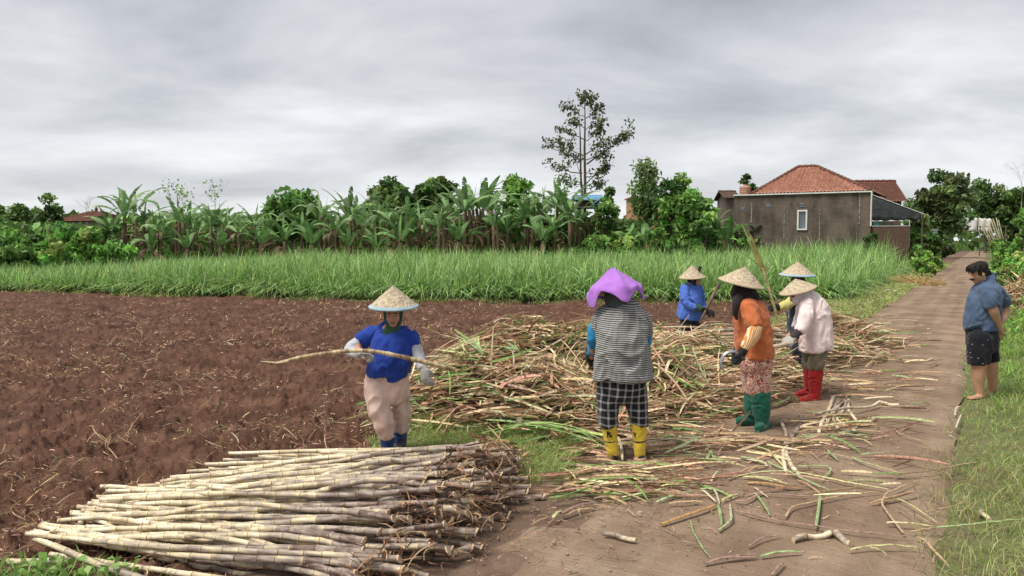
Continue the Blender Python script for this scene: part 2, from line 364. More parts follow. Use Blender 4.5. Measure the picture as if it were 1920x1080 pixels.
# straw-coloured runners lying in the right verge
X, Y, s, t_ = scatter_rt(4500, 1.5, 9, RW-.25, RW+3, 1.6); k = vis(X, Y); X, Y = X[k], Y[k]; n_ = len(X)
parts_.append(blades(np.stack([X, Y, np.full(n_, .04)], 1), .10+.14*RNG.random(n_), RNG.random(n_)*6.28, 1.0+RNG.random(n_)*1.4, np.full(n_, .0022), pal(n_, [(.30, .27, .11), (.24, .27, .08), (.34, .27, .15)], None, .2), 5, .35))
V, Q, c = merge(parts_); props(link('grass', npmesh('grass_right', V, Q, c), M['blade']), 'short green roadside grass right of the road', 'grass', kind='stuff')
parts_ = []
X, Y, s, t_ = scatter_rt(42000, 13, 70, -1.7, .12, 1.8); k = vis(X, Y) & (RNG.random(len(X)) < .3+1.1*fbm(X, Y, 1, 3, 41)); X, Y = X[k], Y[k]; n_ = len(X)
parts_.append(blades(np.stack([X, Y, np.full(n_, .02)], 1), .06+.10*RNG.random(n_), RNG.random(n_)*6.28, .4+RNG.random(n_), .003*np.clip(Y/8, 1, 4), pal(n_, GREEN, [3, 2, 3, 2, 1], .2), 4, .25))
V, Q, c = merge(parts_); props(link('grass', npmesh('grass_verge', V, Q, c), M['blade']), 'grass strip between the young cane and the road', 'grass', kind='stuff')
n_ = 42000; X = -.12+1.25*RNG.normal(0, .48, n_); Y = 6.85+1.3*RNG.normal(0, .5, n_)
k = (((X+.12)/1.05)**2+((Y-6.85)/1.2)**2 < 1+.8*(fbm(X, Y, 3, 2, 4)-.5)) & (fbm(X, Y, 2.2, 3, 14) > .36) & (X < .62) & (((X-.8)**2+(Y-6.3)**2) > .09); X, Y = X[k], Y[k]; n_ = len(X)
P = blades(np.stack([X, Y, np.full(n_, .02)+mound(X, Y)*.6], 1), .03+.06*RNG.random(n_), RNG.random(n_)*6.28, .4+RNG.random(n_), np.full(n_, .0024), pal(n_, GREEN, [3, 3, 2, 1, 2], .2), 4, .25)
props(link('grass', npmesh('grass_patch_blades', *P), M['blade']), 'patch of short grass behind the cane stack', 'grass', kind='stuff')

# ---------------------------------------------------------------- YOUNG CANE CROP
def crop_front(X): # y of the front edge of the crop
    return 23.6+np.clip(-X-2, 0, 60)*.30+.5*(vn(X*.7, X*0, 5)-.5)
n_ = 15500; X = RNG.uniform(-34, 34, n_); Yr = RNG.random(n_)**1.5; Y = crop_front(X)+Yr*25
back = 41+np.clip(X-8, 0, 20)*.35; k = (road_t(X, Y) < -1.25) & (Y < back+np.clip(X-16, 0, 6)) & vis(X, Y, -250, 1900)
k &= (np.abs((X+.15*Y) % .9-.45) < .33) | (Y-crop_front(X) < .9)
X, Y = X[k], Y[k]; nc = len(X)
edge = Y-crop_front(X); e2 = -1.55-road_t(X, Y)
hh = 1.34+.36*fbm(X, Y, .55, 3, 71)+.13*RNG.normal(0, 1, nc)
hh *= np.clip(.72+np.minimum(edge, e2*1.4)*.55, .6, 1)*np.clip(1.0+(X+8.5)*.036, .6, 1)*(1+.32*np.clip((X-8)/8, 0, 1))
per = 17; n_ = nc*per; Xb = np.repeat(X, per)+RNG.normal(0, .09, n_); Yb = np.repeat(Y, per)+RNG.normal(0, .09, n_); hb = np.repeat(hh, per)*RNG.uniform(.45, 1.12, n_)
az = RNG.random(n_)*6.28; lean = RNG.uniform(.12, .75, n_)
low = np.repeat(np.minimum(edge, e2) < .8, per) & (RNG.random(n_) < .55)
lean[low] = RNG.uniform(.8, 1.5, low.sum()); az[low] = -1.57+RNG.normal(0, 1.0, low.sum()); hb[low] *= .72
cc = np.array([1.55, 1.45, 1.7])*pal(n_, [(.18, .31, .085), (.22, .37, .10), (.12, .24, .065), (.31, .42, .18), (.25, .34, .08)], [3, 3, 2, 1.2, 1], .16)
P1 = blades(np.stack([Xb, Yb, np.zeros(n_)], 1), hb, az, lean, np.where(low, 1.45, 1.0)*RNG.uniform(.010, .019, n_), cc, 7, .62)
# short dead leaves and stems at the foot of the first rows
kk = np.minimum(edge, e2) < 1.0; Xs, Ys = np.repeat(X[kk], 6), np.repeat(Y[kk], 6); n2_ = len(Xs)
P2 = blades(np.stack([Xs+RNG.normal(0, .12, n2_), Ys-.1+RNG.normal(0, .12, n2_), np.zeros(n2_)], 1), RNG.uniform(.15, .5, n2_), RNG.random(n2_)*6.28, RNG.uniform(.3, 1.5, n2_), np.full(n2_, .010), pal(n2_, [(.16, .13, .06), (.10, .17, .04), (.22, .2, .09)], None, .2), 5, .6)
V, Q, c = merge([P1, P2])
props(link('young_cane_crop', npmesh('young_cane_crop', V, Q, c), M['blade']), 'bright green band of young sugarcane beyond the ploughed field', 'sugarcane crop', kind='stuff')
# weeds and grass along the crop's foot
xs_ = RNG.uniform(-30, 11, 16000); Y = crop_front(xs_)-.35+RNG.normal(0, .25, 16000); k = fbm(xs_, Y, .9, 3, 91) > .46; xs_, Y = xs_[k], Y[k]; n_ = len(xs_)
P = blades(np.stack([xs_, Y, soil_z(xs_, Y)-.01], 1), RNG.uniform(.05, .16, n_), RNG.random(n_)*6.28, RNG.uniform(.3, 1.2, n_), np.full(n_, .011), pal(n_, GREEN, None, .2), 4, .3)
props(link('weeds', npmesh('weeds', *P), M['blade']), 'low weeds along the foot of the young cane', 'weeds', kind='stuff')

# ---------------------------------------------------------------- STRAW IN THE FIELD AND ON THE ROAD
STRAW = [(.42, .30, .19), (.34, .23, .14), (.50, .39, .25), (.27, .17, .11), (.38, .24, .17)]
def bits(X, Y, Z, L, W, cols, K=5, bend=1.2, lift=.25, zamp=.5, across=3, az=None):
    n = len(X); az = RNG.random(n)*6.28 if az is None else az; cur = RNG.normal(0, bend, n)
    t = np.linspace(-.5, .5, K)[None, :]
    a = az[:, None]+cur[:, None]*t
    st = L[:, None]/(K-1); dxx = np.cos(a)*st; dyy = np.sin(a)*st
    cx = np.cumsum(dxx, 1); cy = np.cumsum(dyy, 1); cx -= cx.mean(1, keepdims=True); cy -= cy.mean(1, keepdims=True)
    sl = RNG.normal(0, lift, n)[:, None]; z = Z[:, None]+L[:, None]*(np.abs(sl)*(t+.5)+np.abs(RNG.normal(0, .12, n))[:, None]*(1-4*t*t)*zamp)
    C = np.stack([X[:, None]+cx, Y[:, None]+cy, z], 2)
    tw = RNG.normal(0, .9, n); S = np.stack([-np.sin(az)*np.cos(tw), np.cos(az)*np.cos(tw), np.sin(tw)], 1)[:, None, :]
    Wp = W[:, None]*np.clip(1.15-np.abs(2*t)**3*.7, .2, 1)
    return ribbons(C, S, Wp, cols, fold=.5, across=across)
n_ = 64000; Yf = 3.4*np.exp(RNG.random(n_)**.85*2.02); U = RNG.uniform(-350, 1650, n_); X = (U-960)/F*Yf
k = (road_t(X, Yf) < -.4) & (Yf < crop_front(X)-.1); X, Yf = X[k], Yf[k]
k = RNG.random(len(X)) < np.clip((fbm(X, Yf, .8, 4, 61)-.36)*3.6, .06, 1)*np.clip(.40+Yf/20, 0, 1); X, Yf = X[k], Yf[k]; n_ = len(X)
L = .025+.13*RNG.random(n_)**2.4; big = RNG.random(n_) < .03; L[big] *= 1.8
P1 = bits(X, Yf, soil_z(X, Yf)+.004, L, RNG.uniform(.0018, .0055, n_)*np.clip(Yf/7, 1, 2.2), pal(n_, STRAW, [1.5, 2, 1.3, 1.6, 1.5], .22), 5, 1.6, .35)
# torn root tufts turned up by the plough
P = [P1]
nt = 150; Yt = 3.6*np.exp(RNG.random(nt)*1.85); Xt = (RNG.uniform(-200, 1250, nt)-960)/F*Yt; k = (road_t(Xt, Yt) < -1); Xt, Yt = Xt[k], Yt[k]
Xr = np.repeat(Xt, 16)+RNG.normal(0, .07, len(Xt)*16); Yr = np.repeat(Yt, 16)+RNG.normal(0, .06, len(Xt)*16); n_ = len(Xr)
P.append(bits(Xr, Yr, soil_z(Xr, Yr)+.01, RNG.uniform(.05, .2, n_), RNG.uniform(.002, .005, n_), pal(n_, STRAW, None, .2), 5, 1.8, .5))
V, Q, c = merge(P); props(link('straw', npmesh('straw_field', V, Q, c), M['straw']), 'pale dry straw and roots strewn over the ploughed soil', 'straw', kind='stuff')
def on_ground_z(X, Y):
    t_ = road_t(X, Y); return np.where(t_ > 0, .056, np.where(t_ > -.9, .03, soil_z(X, Y)))+mound(X, Y)
n_ = 30000; s = RNG.random(n_)**1.6*17+1.0; t_ = RNG.uniform(-.3, RW+.15, n_); X, Y = rpt(s, t_)
k = vis(X, Y); dd = fbm(X, Y, 1.1, 3, 63); k &= RNG.random(n_) < np.clip((dd-.35)*2.5, .1, 1)*np.where(Y > 5, 1, .5)*np.where(np.abs(s-9) < 4, 1.0, .45)*np.clip(1.35-t_/RW, .25, 1); X, Y = X[k], Y[k]; n_ = len(X)
P = bits(X, Y, on_ground_z(X, Y), .015+.10*RNG.random(n_)**2.5, RNG.uniform(.001, .0035, n_), pal(n_, STRAW+[(.16, .09, .06)], None, .2), 4, 1.3, .1)
props(link('straw', npmesh('straw_road', *P), M['straw']), 'fine chaff and straw scattered on the road', 'straw', kind='stuff')

# ---------------------------------------------------------------- TRASH HEAP
us = np.arange(640, 1720, 5.); ysn = 6.4*np.exp(np.arange(0, 1.0, .008))
m = noise_mat('packed_trash', [(.35, (.06, .035, .022)), (.6, (.20, .13, .08)), (.75, (.32, .23, .13))], 22, 8, .95, 1.0, .05, (1, 1, 2), bscale=40)
heap = sheet('trash_heap', us, ysn, lambda x, y: np.where(mound(x, y) > .03, on_ground_z(x, y)-.035, -.1)+(fbm(x, y, 9, 3, 44)-.5)*.05*np.clip(mound(x, y)*6, 0, 1), lambda x, y: mound(x, y) > .035, m)
props(heap, 'packed core of the waist-low heap of cane trash', 'trash heap', kind='stuff')
TR = [(.58, .43, .26), (.47, .31, .19), (.70, .57, .37), (.29, .17, .11), (.48, .31, .22), (.27, .36, .13), (.38, .45, .24), (.17, .28, .09), (.66, .58, .38)]
TW = [4, 3.5, 2.5, 2.8, 2.5, 1.1, .9, .8, 1.0]
n_ = 76000; X = RNG.uniform(-2.4, 8, n_); Y = RNG.uniform(6.6, 17, n_); mm = mound(X, Y)
lit = np.exp(-((X-(.1+.42*(Y-6.6)))/1.45)**2)*np.clip((15.5-Y)/5, 0, 1)       # loose skirt of trash round the heaps
k = (X > -1.45+.12*(Y-6.6)) & (RNG.random(n_) < np.clip(mm*3.6-.04, 0, 1)*.95+.16*lit*np.clip((fbm(X, Y, 1.4, 3, 93)-.34)*3, 0, 1)); X, Y, mm = X[k], Y[k], mm[k]; n_ = len(X)
cl = fbm(X, Y, 1.5, 3, 101)
azm = (cl-.5)*9+RNG.normal(0, .75, n_)-.15
L = .08+.52*RNG.random(n_)**1.9
wts = np.array(TW); c = pal(n_, TR, TW, .16)
k = clear_feet(X, Y); X, Y, mm, azm, L, c = X[k], Y[k], mm[k], azm[k], L[k], c[k]; n_ = len(X)
P1 = bits(X, Y, on_ground_z(X, Y)-.035*np.clip(mm*8, 0, 1)+.004+RNG.random(n_)*.08*np.clip(mm*5, .12, 1), L, RNG.uniform(.0025, .011, n_), c, 6, .8, .22, .4, az=azm)
n_ = 9000; X = RNG.uniform(-1.8, 4.6, n_); Y = RNG.uniform(7, 13, n_); mm = mound(X, Y); k = (mm > .06) & (RNG.random(n_) < .35+mm) & clear_feet(X, Y); X, Y = X[k], Y[k]; n_ = len(X)
P3 = bits(X, Y, on_ground_z(X, Y)+.015+RNG.random(n_)*.05, RNG.uniform(.2, .62, n_), RNG.uniform(.007, .015, n_), pal(n_, TR, [3, 2, 3.5, 2, 2, 1.2, 1.2, 1, 2], .16), 7, .5, .16, .3, az=(fbm(X, Y, 1.5, 3, 101)-.5)*9+RNG.normal(0, .9, n_))
# blades standing up out of the heaps
n_ = 1100; X = RNG.uniform(-1.5, 3.2, n_); Y = RNG.uniform(7, 14.5, n_); mm = mound(X, Y); k = mm > .16; X, Y = X[k], Y[k]; n_ = len(X)
P2 = bits(X, Y, on_ground_z(X, Y)-.02, RNG.uniform(.12, .42, n_), RNG.uniform(.004, .010, n_), pal(n_, TR, [2, 2, 2, 2, 1, 3, 3, 2, 1], .16), 7, 1.0, .5, .8)
V, Q, c = merge([P1, P2, P3])
props(link('cane_trash', npmesh('cane_trash', V, Q, c), M['straw']), 'tangled dry and green cane leaves heaped between the workers', 'leaf litter', kind='stuff')

# stones pressed into the road and lying on the soil
st_v = []; st_f = []
random.seed(77)
for k in range(420):
    s_ = 1.5+random.random()**1.5*14; t_ = random.uniform(.05, RW+.1); x, y = rpt(s_, t_)
    if y < 3: continue
    r = random.uniform(.004, .016); b = len(st_v)
    for (dx_, dy_, dz_) in ((1, 0, 0), (.3, .9, .1), (-.9, .4, 0), (-.6, -.8, .1), (.5, -.8, 0), (.1, .1, .8), (0, 0, -.5)): st_v.append((x+dx_*r*random.uniform(.7, 1.2), y+dy_*r*random.uniform(.7, 1.2), .052+dz_*r*random.uniform(.6, 1.1)))
    for a_ in range(5): st_f.append((b+a_, b+(a_+1) % 5, b+5)); st_f.append((b+(a_+1) % 5, b+a_, b+6))
props(link('pebbles', pymesh('pebbles', st_v, st_f), noise_mat('pebble', [(.3, (.16, .12, .09)), (.7, (.40, .33, .26))], 25, 3)), 'small pebbles scattered on the road', 'pebbles', kind='stuff')
# ---------------------------------------------------------------- TREES, BANANAS, SHRUBS
def leafcloud(P, size, cols, elong=1.6, upbias=.4, fold=.2):
    """small folded leaves at points P"""
    n = len(P); d = RNG.normal(0, 1, (n, 3)); d[:, 2] -= .25; d /= np.linalg.norm(d, axis=1, keepdims=True)
    s = RNG.normal(0, 1, (n, 3)); s[:, 2] *= 1-upbias; s -= d*(s*d).sum(1, keepdims=True); s /= np.linalg.norm(s, axis=1, keepdims=True)+1e-9
    L = size*elong*RNG.uniform(.6, 1.3, n)
    t = np.array([-.5, -.05, .5]); C = P[:, None, :]+d[:, None, :]*(t[None, :, None]*L[:, None, None]); C[:, 1, 2] += .12*L
    W = (size*RNG.uniform(.6, 1.2, n))[:, None]*np.array([.06, .5, .04])[None, :]
    return ribbons(C, s[:, None, :], W, cols, across=2)
def limb(mb, a, b, r0, r1, wob=.06, k=5, n=6):
    a, b = Vector(a), Vector(b); L = (b-a).length; pts = []; rs = []
    for i in range(k+1):
        f = i/k; p = a.lerp(b, f); sag = math.sin(f*math.pi)*L*wob
        p = p+Vector((random.gauss(0, 1)*sag*.5, random.gauss(0, 1)*sag*.5, sag*.6 if b.z > a.z else 0)); pts.append(p); rs.append(r0+(r1-r0)*f)
    mb.tube(pts, rs, n, cap=False); return pts
DARKG = [(.035, .062, .018), (.05, .085, .022), (.065, .105, .03), (.03, .05, .016)]
MIDG = [(.060, .115, .028), (.08, .15, .035), (.045, .09, .022), (.11, .18, .045)]
LIGHTG = [(.12, .22, .045), (.09, .17, .035), (.16, .26, .06), (.07, .14, .03)]
g_up = lambda L_, k: [tuple(min(.5, q*k) for q in c) for c in L_]
DARKG, MIDG, LIGHTG = g_up(DARKG, 2.4), g_up(MIDG, 2.5), g_up(LIGHTG, 2.35)
def clump_points(c, r, ncl, per, csz, flat=.75, fill=.45):
    cs = []
    for i in range(ncl):
        d = np.array([random.gauss(0, 1), random.gauss(0, 1), random.gauss(0, 1)]); d /= np.linalg.norm(d)+1e-9
        q = random.uniform(fill, 1.0)
        cs.append([c[0]+d[0]*r[0]*q, c[1]+d[1]*r[1]*q, c[2]+d[2]*r[2]*q])
    cs = np.array(cs); P = np.repeat(cs, per, 0); n = len(P)
    off = RNG.normal(0, 1, (n, 3)); off /= np.linalg.norm(off, axis=1, keepdims=True); off *= (RNG.random(n)**.5)[:, None]*csz*RNG.uniform(.55, 1.25, (ncl,)).repeat(per)[:, None]; off[:, 2] *= flat
    return cs, P+off
def tree(name, label, u, vtop, Y, wpx, palette, ncl=40, per=90, leaf=.22, base_gap=.25, group=None, cat='tree', zb=0, csz=None, trunk_r=.12, barkm='bark', fill=.4, elong=1.6, vbot=None, parts=('trunk', 'crown')):
    top = at(u, vtop, Y); rx = wpx/F*Y
    zbot = zb+base_gap*(top.z-zb) if vbot is None else at(u, vbot, Y).z
    c = ((top.z+zbot)/2); rz = (top.z-zbot)/2
    root = empty(name, (top.x, Y, zb), label, cat, group)
    csz = csz or min(rx, rz)*.36
    cen = np.array([0, 0, c-zb]); cs, P = clump_points(cen, (rx-csz*.5, rx*.9-csz*.5, rz-csz*.4), ncl, per, csz, fill=fill)
    colc = pal(ncl, palette, None, .22); col = np.repeat(colc, per, 0)*(1+RNG.normal(0, .14, (ncl*per, 1)))
    P[:, 2] = np.maximum(P[:, 2], .05)
    V, Q, cc = leafcloud(P, leaf, np.clip(col, .004, 1), elong)
    mb = MB(); fork = Vector((0, 0, max(.2, (zbot-zb)+rz*.35)))
    limb(mb, (0, 0, -.1), fork, trunk_r, trunk_r*.7, .03, 5, 8)
    limb(mb, fork, (0, 0, c-zb+rz*.8), trunk_r*.7, .015, .05)
    for q in random.sample(list(cs), min(len(cs), 14)):
        limb(mb, Vector((0, 0, random.uniform(.7, 1.2)*fork.z)), q, trunk_r*.4, .012, .08)
    mb.build(parts[0], M[barkm], root, smooth=True)
    link(parts[1], npmesh(name+'_leaves', V, Q, cc), M['leaf'], root)
    return root
# the thicket that closes the view between and behind the banana plants
n_ = 16000; X = RNG.uniform(-48, 17, n_); Y = RNG.uniform(49, 56, n_)
hz_ = (2.6+1.3*fbm(X, Y*0+1, .22, 3, 17))*np.where(X > 9, .8, 1)*np.where(X < -26, .9, 1)
P = np.stack([X, Y, hz_*RNG.random(n_)**.8], 1); c = pal(n_, MIDG+DARKG, None, .2)*(0.75+.5*fbm(X, P[:, 2], .9, 3, 18))[:, None]
V, Q, cc = leafcloud(P, .36, c, 1.8); props(link('thicket', npmesh('thicket', V, Q, cc), M['leaf']), 'dense green undergrowth behind the banana row', 'undergrowth', kind='stuff')
# undergrowth and weeds at the feet of the banana plants
n_ = 9000; X = RNG.uniform(-36, 13.5, n_); Y = 42.3+np.clip(X-8, 0, 9)*.3+RNG.uniform(0, 6, n_); P = np.stack([X, Y, .9*RNG.random(n_)**.7*(fbm(X, Y, .6, 3, 4)+.6)+.2], 1)
V, Q, cc = leafcloud(P, .24, pal(n_, MIDG+LIGHTG[:2], None, .2), 1.8); props(link('undergrowth', npmesh('undergrowth', V, Q, cc), M['leaf']), 'weedy green plants at the feet of the banana row', 'undergrowth', kind='stuff')
# far wood along the horizon
n_ = 9000; X = RNG.uniform(-130, 190, n_); Y = RNG.uniform(125, 150, n_); k = X < 1e9; hh_ = 4.6+2.2*fbm(X, Y*0, .07, 3, 19)
P = np.stack([X, Y, hh_*RNG.random(n_)], 1)[k]; V, Q, cc = leafcloud(P, 1.1, pal(len(P), DARKG+MIDG[:1], None, .2), 1.5)
props(link('far_wood', npmesh('far_wood', V, Q, cc), M['leaf']), 'low dark wood along the far horizon', 'wood', kind='stuff')

# banana plants: five kinds of growth, copied along the row
def banana_leaf(L, W, az, el, droop, base, col, torn=.5, K=16):
    t = np.linspace(0, 1, K); d = np.array([math.cos(az), math.sin(az)])
    ang = el-droop*t**1.5; st = L/(K-1); hx = np.cumsum(np.cos(ang))*st; hz2 = np.cumsum(np.sin(ang))*st
    C = np.stack([base[0]+d[0]*hx, base[1]+d[1]*hx, base[2]+hz2], 1)
    T = np.gradient(C, axis=0); T /= np.linalg.norm(T, axis=1, keepdims=True); S = np.array([-d[1], d[0], 0.])
    tilt = random.gauss(0, .35); Nn = np.cross(T, S); S = S*math.cos(tilt)+Nn*math.sin(tilt); Nn = np.cross(T, S)
    prof = W*np.clip(np.sin(np.clip((t-.10)/.9, 0, 1)**.75*math.pi)**.55, 0, 1)
    V = []; Fc = []; cols = []
    for sgn in (-1, 1):
        i = 0
        while i < K-1:
            run = random.choice([1, 2, 3, 4]) if random.random() < torn else random.choice([3, 5, 7]); j = min(K-1, i+run)
            hang = random.gauss(.15, .22)*torn
            tint = col*(1+random.gauss(0, .13))
            for q in range(i, j):
                ta, tb = q, q+1
                inset = (.0 if q > i else .12*random.random()*torn)
                def edge(w, f, off):
                    return C[w]+S[w]*sgn*prof[w]*f-np.array([0, 0, 1])*prof[w]*f*(abs(hang)*.9+.12)+T[w]*off
                b = len(V); V += [C[ta], C[tb], edge(tb, 1, -inset*.3), edge(ta, 1, inset)]; Fc.append((b, b+1, b+2, b+3) if sgn > 0 else (b+3, b+2, b+1, b))
                for w in range(4): cols.append(tint*(1.35 if w < 2 else .95))
            i = j
    return V, Fc, cols
def banana_mesh(i, nl, h, torn, young=False):
    random.seed(100+i)
    V = []; Fc = []; cols = []
    for k in range(nl):
        az = k*2.4+random.gauss(0, .3); el = random.uniform(.85, 1.4) if k > 0 else 1.5
        L = random.uniform(1.7, 2.4)*(.7 if young else 1)*(.7 if k == 0 else 1); c = np.array(random.choice([(.155, .28, .095), (.20, .34, .12), (.12, .22, .075), (.27, .40, .17), (.20, .28, .14)]))
        if random.random() < .02: c = np.array((.36, .26, .05))
        v, f, c2 = banana_leaf(L, random.uniform(.14, .215)*(.45 if k == 0 else 1), az, el, random.uniform(.7, 2.6) if k > 0 else .2, (random.gauss(0, .04), random.gauss(0, .04), h*random.uniform(.88, 1.0)), c, torn)
        b = len(V); V += v; Fc += [tuple(q+b for q in ff) for ff in f]; cols += c2
    crown = npmesh('banana_crown_%d' % i, np.array(V), np.array(Fc), np.array(cols))
    V = []; Fc = []; cols = []
    for k in range(7):
        az = random.random()*6.28; z = h*random.uniform(.55, .95); c = np.array(random.choice([(.20, .13, .075), (.26, .18, .10), (.15, .095, .06)]))
        v, f, c2 = banana_leaf(random.uniform(.8, 1.5), random.uniform(.06, .14), az, .3, 2.4, (math.cos(az)*.08, math.sin(az)*.08, z), c, .9, 9)
        b = len(V); V += v; Fc += [tuple(q+b for q in ff) for ff in f]; cols += c2
    dry = npmesh('banana_dry_%d' % i, np.array(V), np.array(Fc), np.array(cols))
    mb = MB()
    for w in range(1 if young else random.choice([1, 1, 2])):
        ox = w*.35; mb.tube([(ox, 0, -.2), (ox*.95, .02, h*.3), (ox*.8+.03, 0, h*.7), (ox*.6, .01, h)], [.15, .13, .11, .08], 9)
    tr = pymesh('banana_trunk_%d' % i, mb.V, mb.F, True)
    return crown, dry, tr
M['pseudostem'] = noise_mat('banana_stem', [(.3, (.075, .045, .03)), (.55, (.17, .115, .075)), (.75, (.21, .21, .10))], 6, 7, .85, .8, .02, (3, 3, .5))
BM = [banana_mesh(0, 10, 3.0, .85), banana_mesh(1, 9, 3.3, 1.0), banana_mesh(2, 11, 2.8, .8), banana_mesh(3, 8, 3.2, .95), banana_mesh(4, 7, 1.3, .3, True), banana_mesh(5, 10, 2.9, .75)]
for a, b, c in BM: a.materials.append(M['leaf']); b.materials.append(M['leaf']); c.materials.append(M['pseudostem'])
random.seed(5)
def banana(u, vtop, Y, kind=None, label=None, rz=None):
    kind = random.choice([0, 1, 2, 3, 5]) if kind is None else kind
    a, b, c = BM[kind]; hgt = max(v.co.z for v in a.vertices); top = at(u, vtop, Y).z
    s = top/hgt
    o = empty('banana_plant', (at(u, vtop, Y).x, Y, 0), label or 'banana plant with arching split leaves in the crowded row beyond the cane', 'banana plant', 'banana plants in the row beyond the crop', random.random()*6.28 if rz is None else rz)
    o.scale = (s*random.uniform(.85, 1.05), s*random.uniform(.85, 1.05), s)
    for nm, me in (('crown', a), ('dry_leaves', b), ('trunk', c)):
        q = bpy.data.objects.new(nm, me); COL.objects.link(q); q.parent = o
    return o
bananas = [(232, 345, 43), (205, 388, 42), (268, 375, 44), (300, 395, 42), (335, 368, 43), (362, 395, 43.5), (395, 372, 42.5), (425, 385, 44), (447, 398, 42), (478, 380, 43), (508, 392, 44.5),
           (532, 400, 42.5), (566, 395, 43), (600, 360, 44), (628, 392, 42), (655, 352, 43.5), (680, 380, 42.5), (705, 358, 45), (738, 375, 43), (765, 365, 42.6), (795, 385, 43.8), (822, 380, 42.2), (846, 360, 44.5),
           (872, 335, 43.3), (905, 333, 44.6), (925, 378, 42.6), (952, 385, 43.2), (985, 352, 44), (1015, 345, 45), (1045, 330, 44.8), (1068, 352, 43.8), (1040, 385, 42.4), (1340, 392, 46.5), (1362, 400, 47),
           (1018, 400, 42.5), (1180, 415, 43), (1215, 410, 44), (860, 400, 41.9), (750, 402, 41.8), (582, 410, 41.8), (488, 412, 41.9), (412, 418, 41.8), (285, 420, 41.9), (350, 425, 41.7), (655, 420, 41.7), (705, 425, 41.6)]
random.seed(15); bananas += [(u+random.uniform(8, 22), v+random.uniform(4, 20), Y+random.uniform(1.5, 4)) for (u, v, Y) in bananas if v < 400 and u < 1100]
random.seed(5)
for i, (u, v, Y) in enumerate(bananas):
    banana(u, v, Y, 4 if v >= 400 else None)

# woody trees and shrubs, each with its own crown
bush_g = 'rounded green bushes left of the banana row'
for i, (u, vt, Y, w, pl, lab) in enumerate([
        (-12, 425, 36, 48, MIDG, 'mid green bush at the far left edge of the picture'),
        (28, 428, 38, 40, LIGHTG, 'pale green bush at the far left, in front of the dark trees'),
        (74, 432, 37, 38, MIDG, 'rounded bush under the dark trees at far left'),
        (118, 418, 39, 42, MIDG, 'dense bush directly below the tiled roof behind the trees'),
        (158, 424, 38, 40, LIGHTG, 'light green leafy bush right of the one below the tiled roof'),
        (196, 412, 40, 38, MIDG, 'tall green bush against the first banana plants from the left'),
        (95, 448, 34, 46, LIGHTG, 'low bright bush at the left end of the young cane'),
        (20, 455, 33, 52, MIDG, 'low spreading bush where the cane row ends at far left'),
        (215, 440, 37, 34, LIGHTG, 'small bush at the foot of the leftmost banana plant')]):
    tree('bush', lab, u, vt, Y, w, pl, 34, 80, .17, .0, bush_g, 'bush', trunk_r=.05, parts=('stem', 'foliage'))
tree('dark_tree', 'dark broad tree at the left edge of the skyline', 8, 384, 68, 74, DARKG, 60, 90, .33, .1, 'dark trees at the far left')
tree('dark_tree', 'tallest dark tree at far left with a ragged top', 84, 362, 70, 36, DARKG, 26, 50, .34, .1, 'dark trees at the far left', fill=.5)
tree('dark_tree', 'dark tree between the ragged tall one and the left edge', 48, 374, 69, 50, DARKG, 46, 80, .33, .1, 'dark trees at the far left')
tree('dark_tree', 'dark tree standing behind the far tiled roof', 128, 402, 82, 60, DARKG, 30, 70, .36, .1, 'dark trees at the far left')
tree('cassava_tree', 'bright green flat topped broadleaf tree rising above the banana leaves', 545, 350, 47, 56, [(.15, .30, .07), (.19, .35, .08), (.12, .24, .06)], 30, 80, .30, .35, csz=.75, barkm='barkpale')
tree('dark_tree', 'dark leafy tree left of the pair rising behind the bananas', 728, 333, 60, 50, DARKG, 46, 90, .33, .2, 'pair of dark trees behind the bananas', fill=.45)
tree('dark_tree', 'dark leafy tree right of the pair, rounder and taller', 822, 320, 61, 44, DARKG, 40, 100, .33, .2, 'pair of dark trees behind the bananas', fill=.4)
tree('dark_tree', 'low dark tree filling the gap between the pair', 775, 352, 62, 40, DARKG, 26, 90, .33, .2, 'pair of dark trees behind the bananas')
tree('young_tree', 'upright bright green young tree among the bananas', 966, 320, 46, 37, LIGHTG, 34, 90, .20, .3, csz=.6)
tree('leafy_tree', 'bushy green tree just right of the tall slender tree', 1138, 340, 47, 30, MIDG, 30, 80, .20, .12)
tree('leafy_tree', 'dark low tree at the foot of the tall slender tree', 1040, 400, 44.5, 36, DARKG+MIDG, 30, 80, .2, .05)
tree('slim_tree', 'slim feathery pale green tree standing left of the big bushy one', 1214, 298, 45, 32, [(.18, .28, .10), (.14, .23, .08), (.23, .33, .13)], 34, 80, .15, .35, csz=.62, fill=.3, elong=2.4)
tree('leafy_tree', 'big bushy green tree between the slim tree and the brick house', 1268, 322, 44.5, 42, MIDG+DARKG[1:3], 54, 100, .22, .08)
tree('leafy_tree', 'dark rounded tree in front of the big bushy one', 1300, 345, 43.5, 44, MIDG+DARKG[1:3], 50, 100, .22, .02)
tree('leafy_tree', 'low dense green tree close to the left end of the brick house', 1322, 390, 42.8, 34, DARKG+MIDG, 40, 90, .19, .0)
tree('distant_tree', 'small dark tree showing above the roof beside the water tank', 1406, 322, 75, 24, DARKG, 18, 45, .34, .3, fill=.5)
tree('bush', 'low bright bush in front of the slim tree', 1175, 430, 42.5, 36, LIGHTG, 26, 80, .18, 0, 'low bushes behind the crop', 'bush', trunk_r=.04, parts=('stem', 'foliage'))
tree('bush', 'low bush at the foot of the big bushy tree', 1240, 425, 42, 34, MIDG, 26, 80, .18, 0, 'low bushes behind the crop', 'bush', trunk_r=.04, parts=('stem', 'foliage'))
tree('bush', 'low bush between the tall slender tree and the slim one', 1125, 428, 42.5, 30, MIDG, 26, 80, .18, 0, 'low bushes behind the crop', 'bush', trunk_r=.04, parts=('stem', 'foliage'))
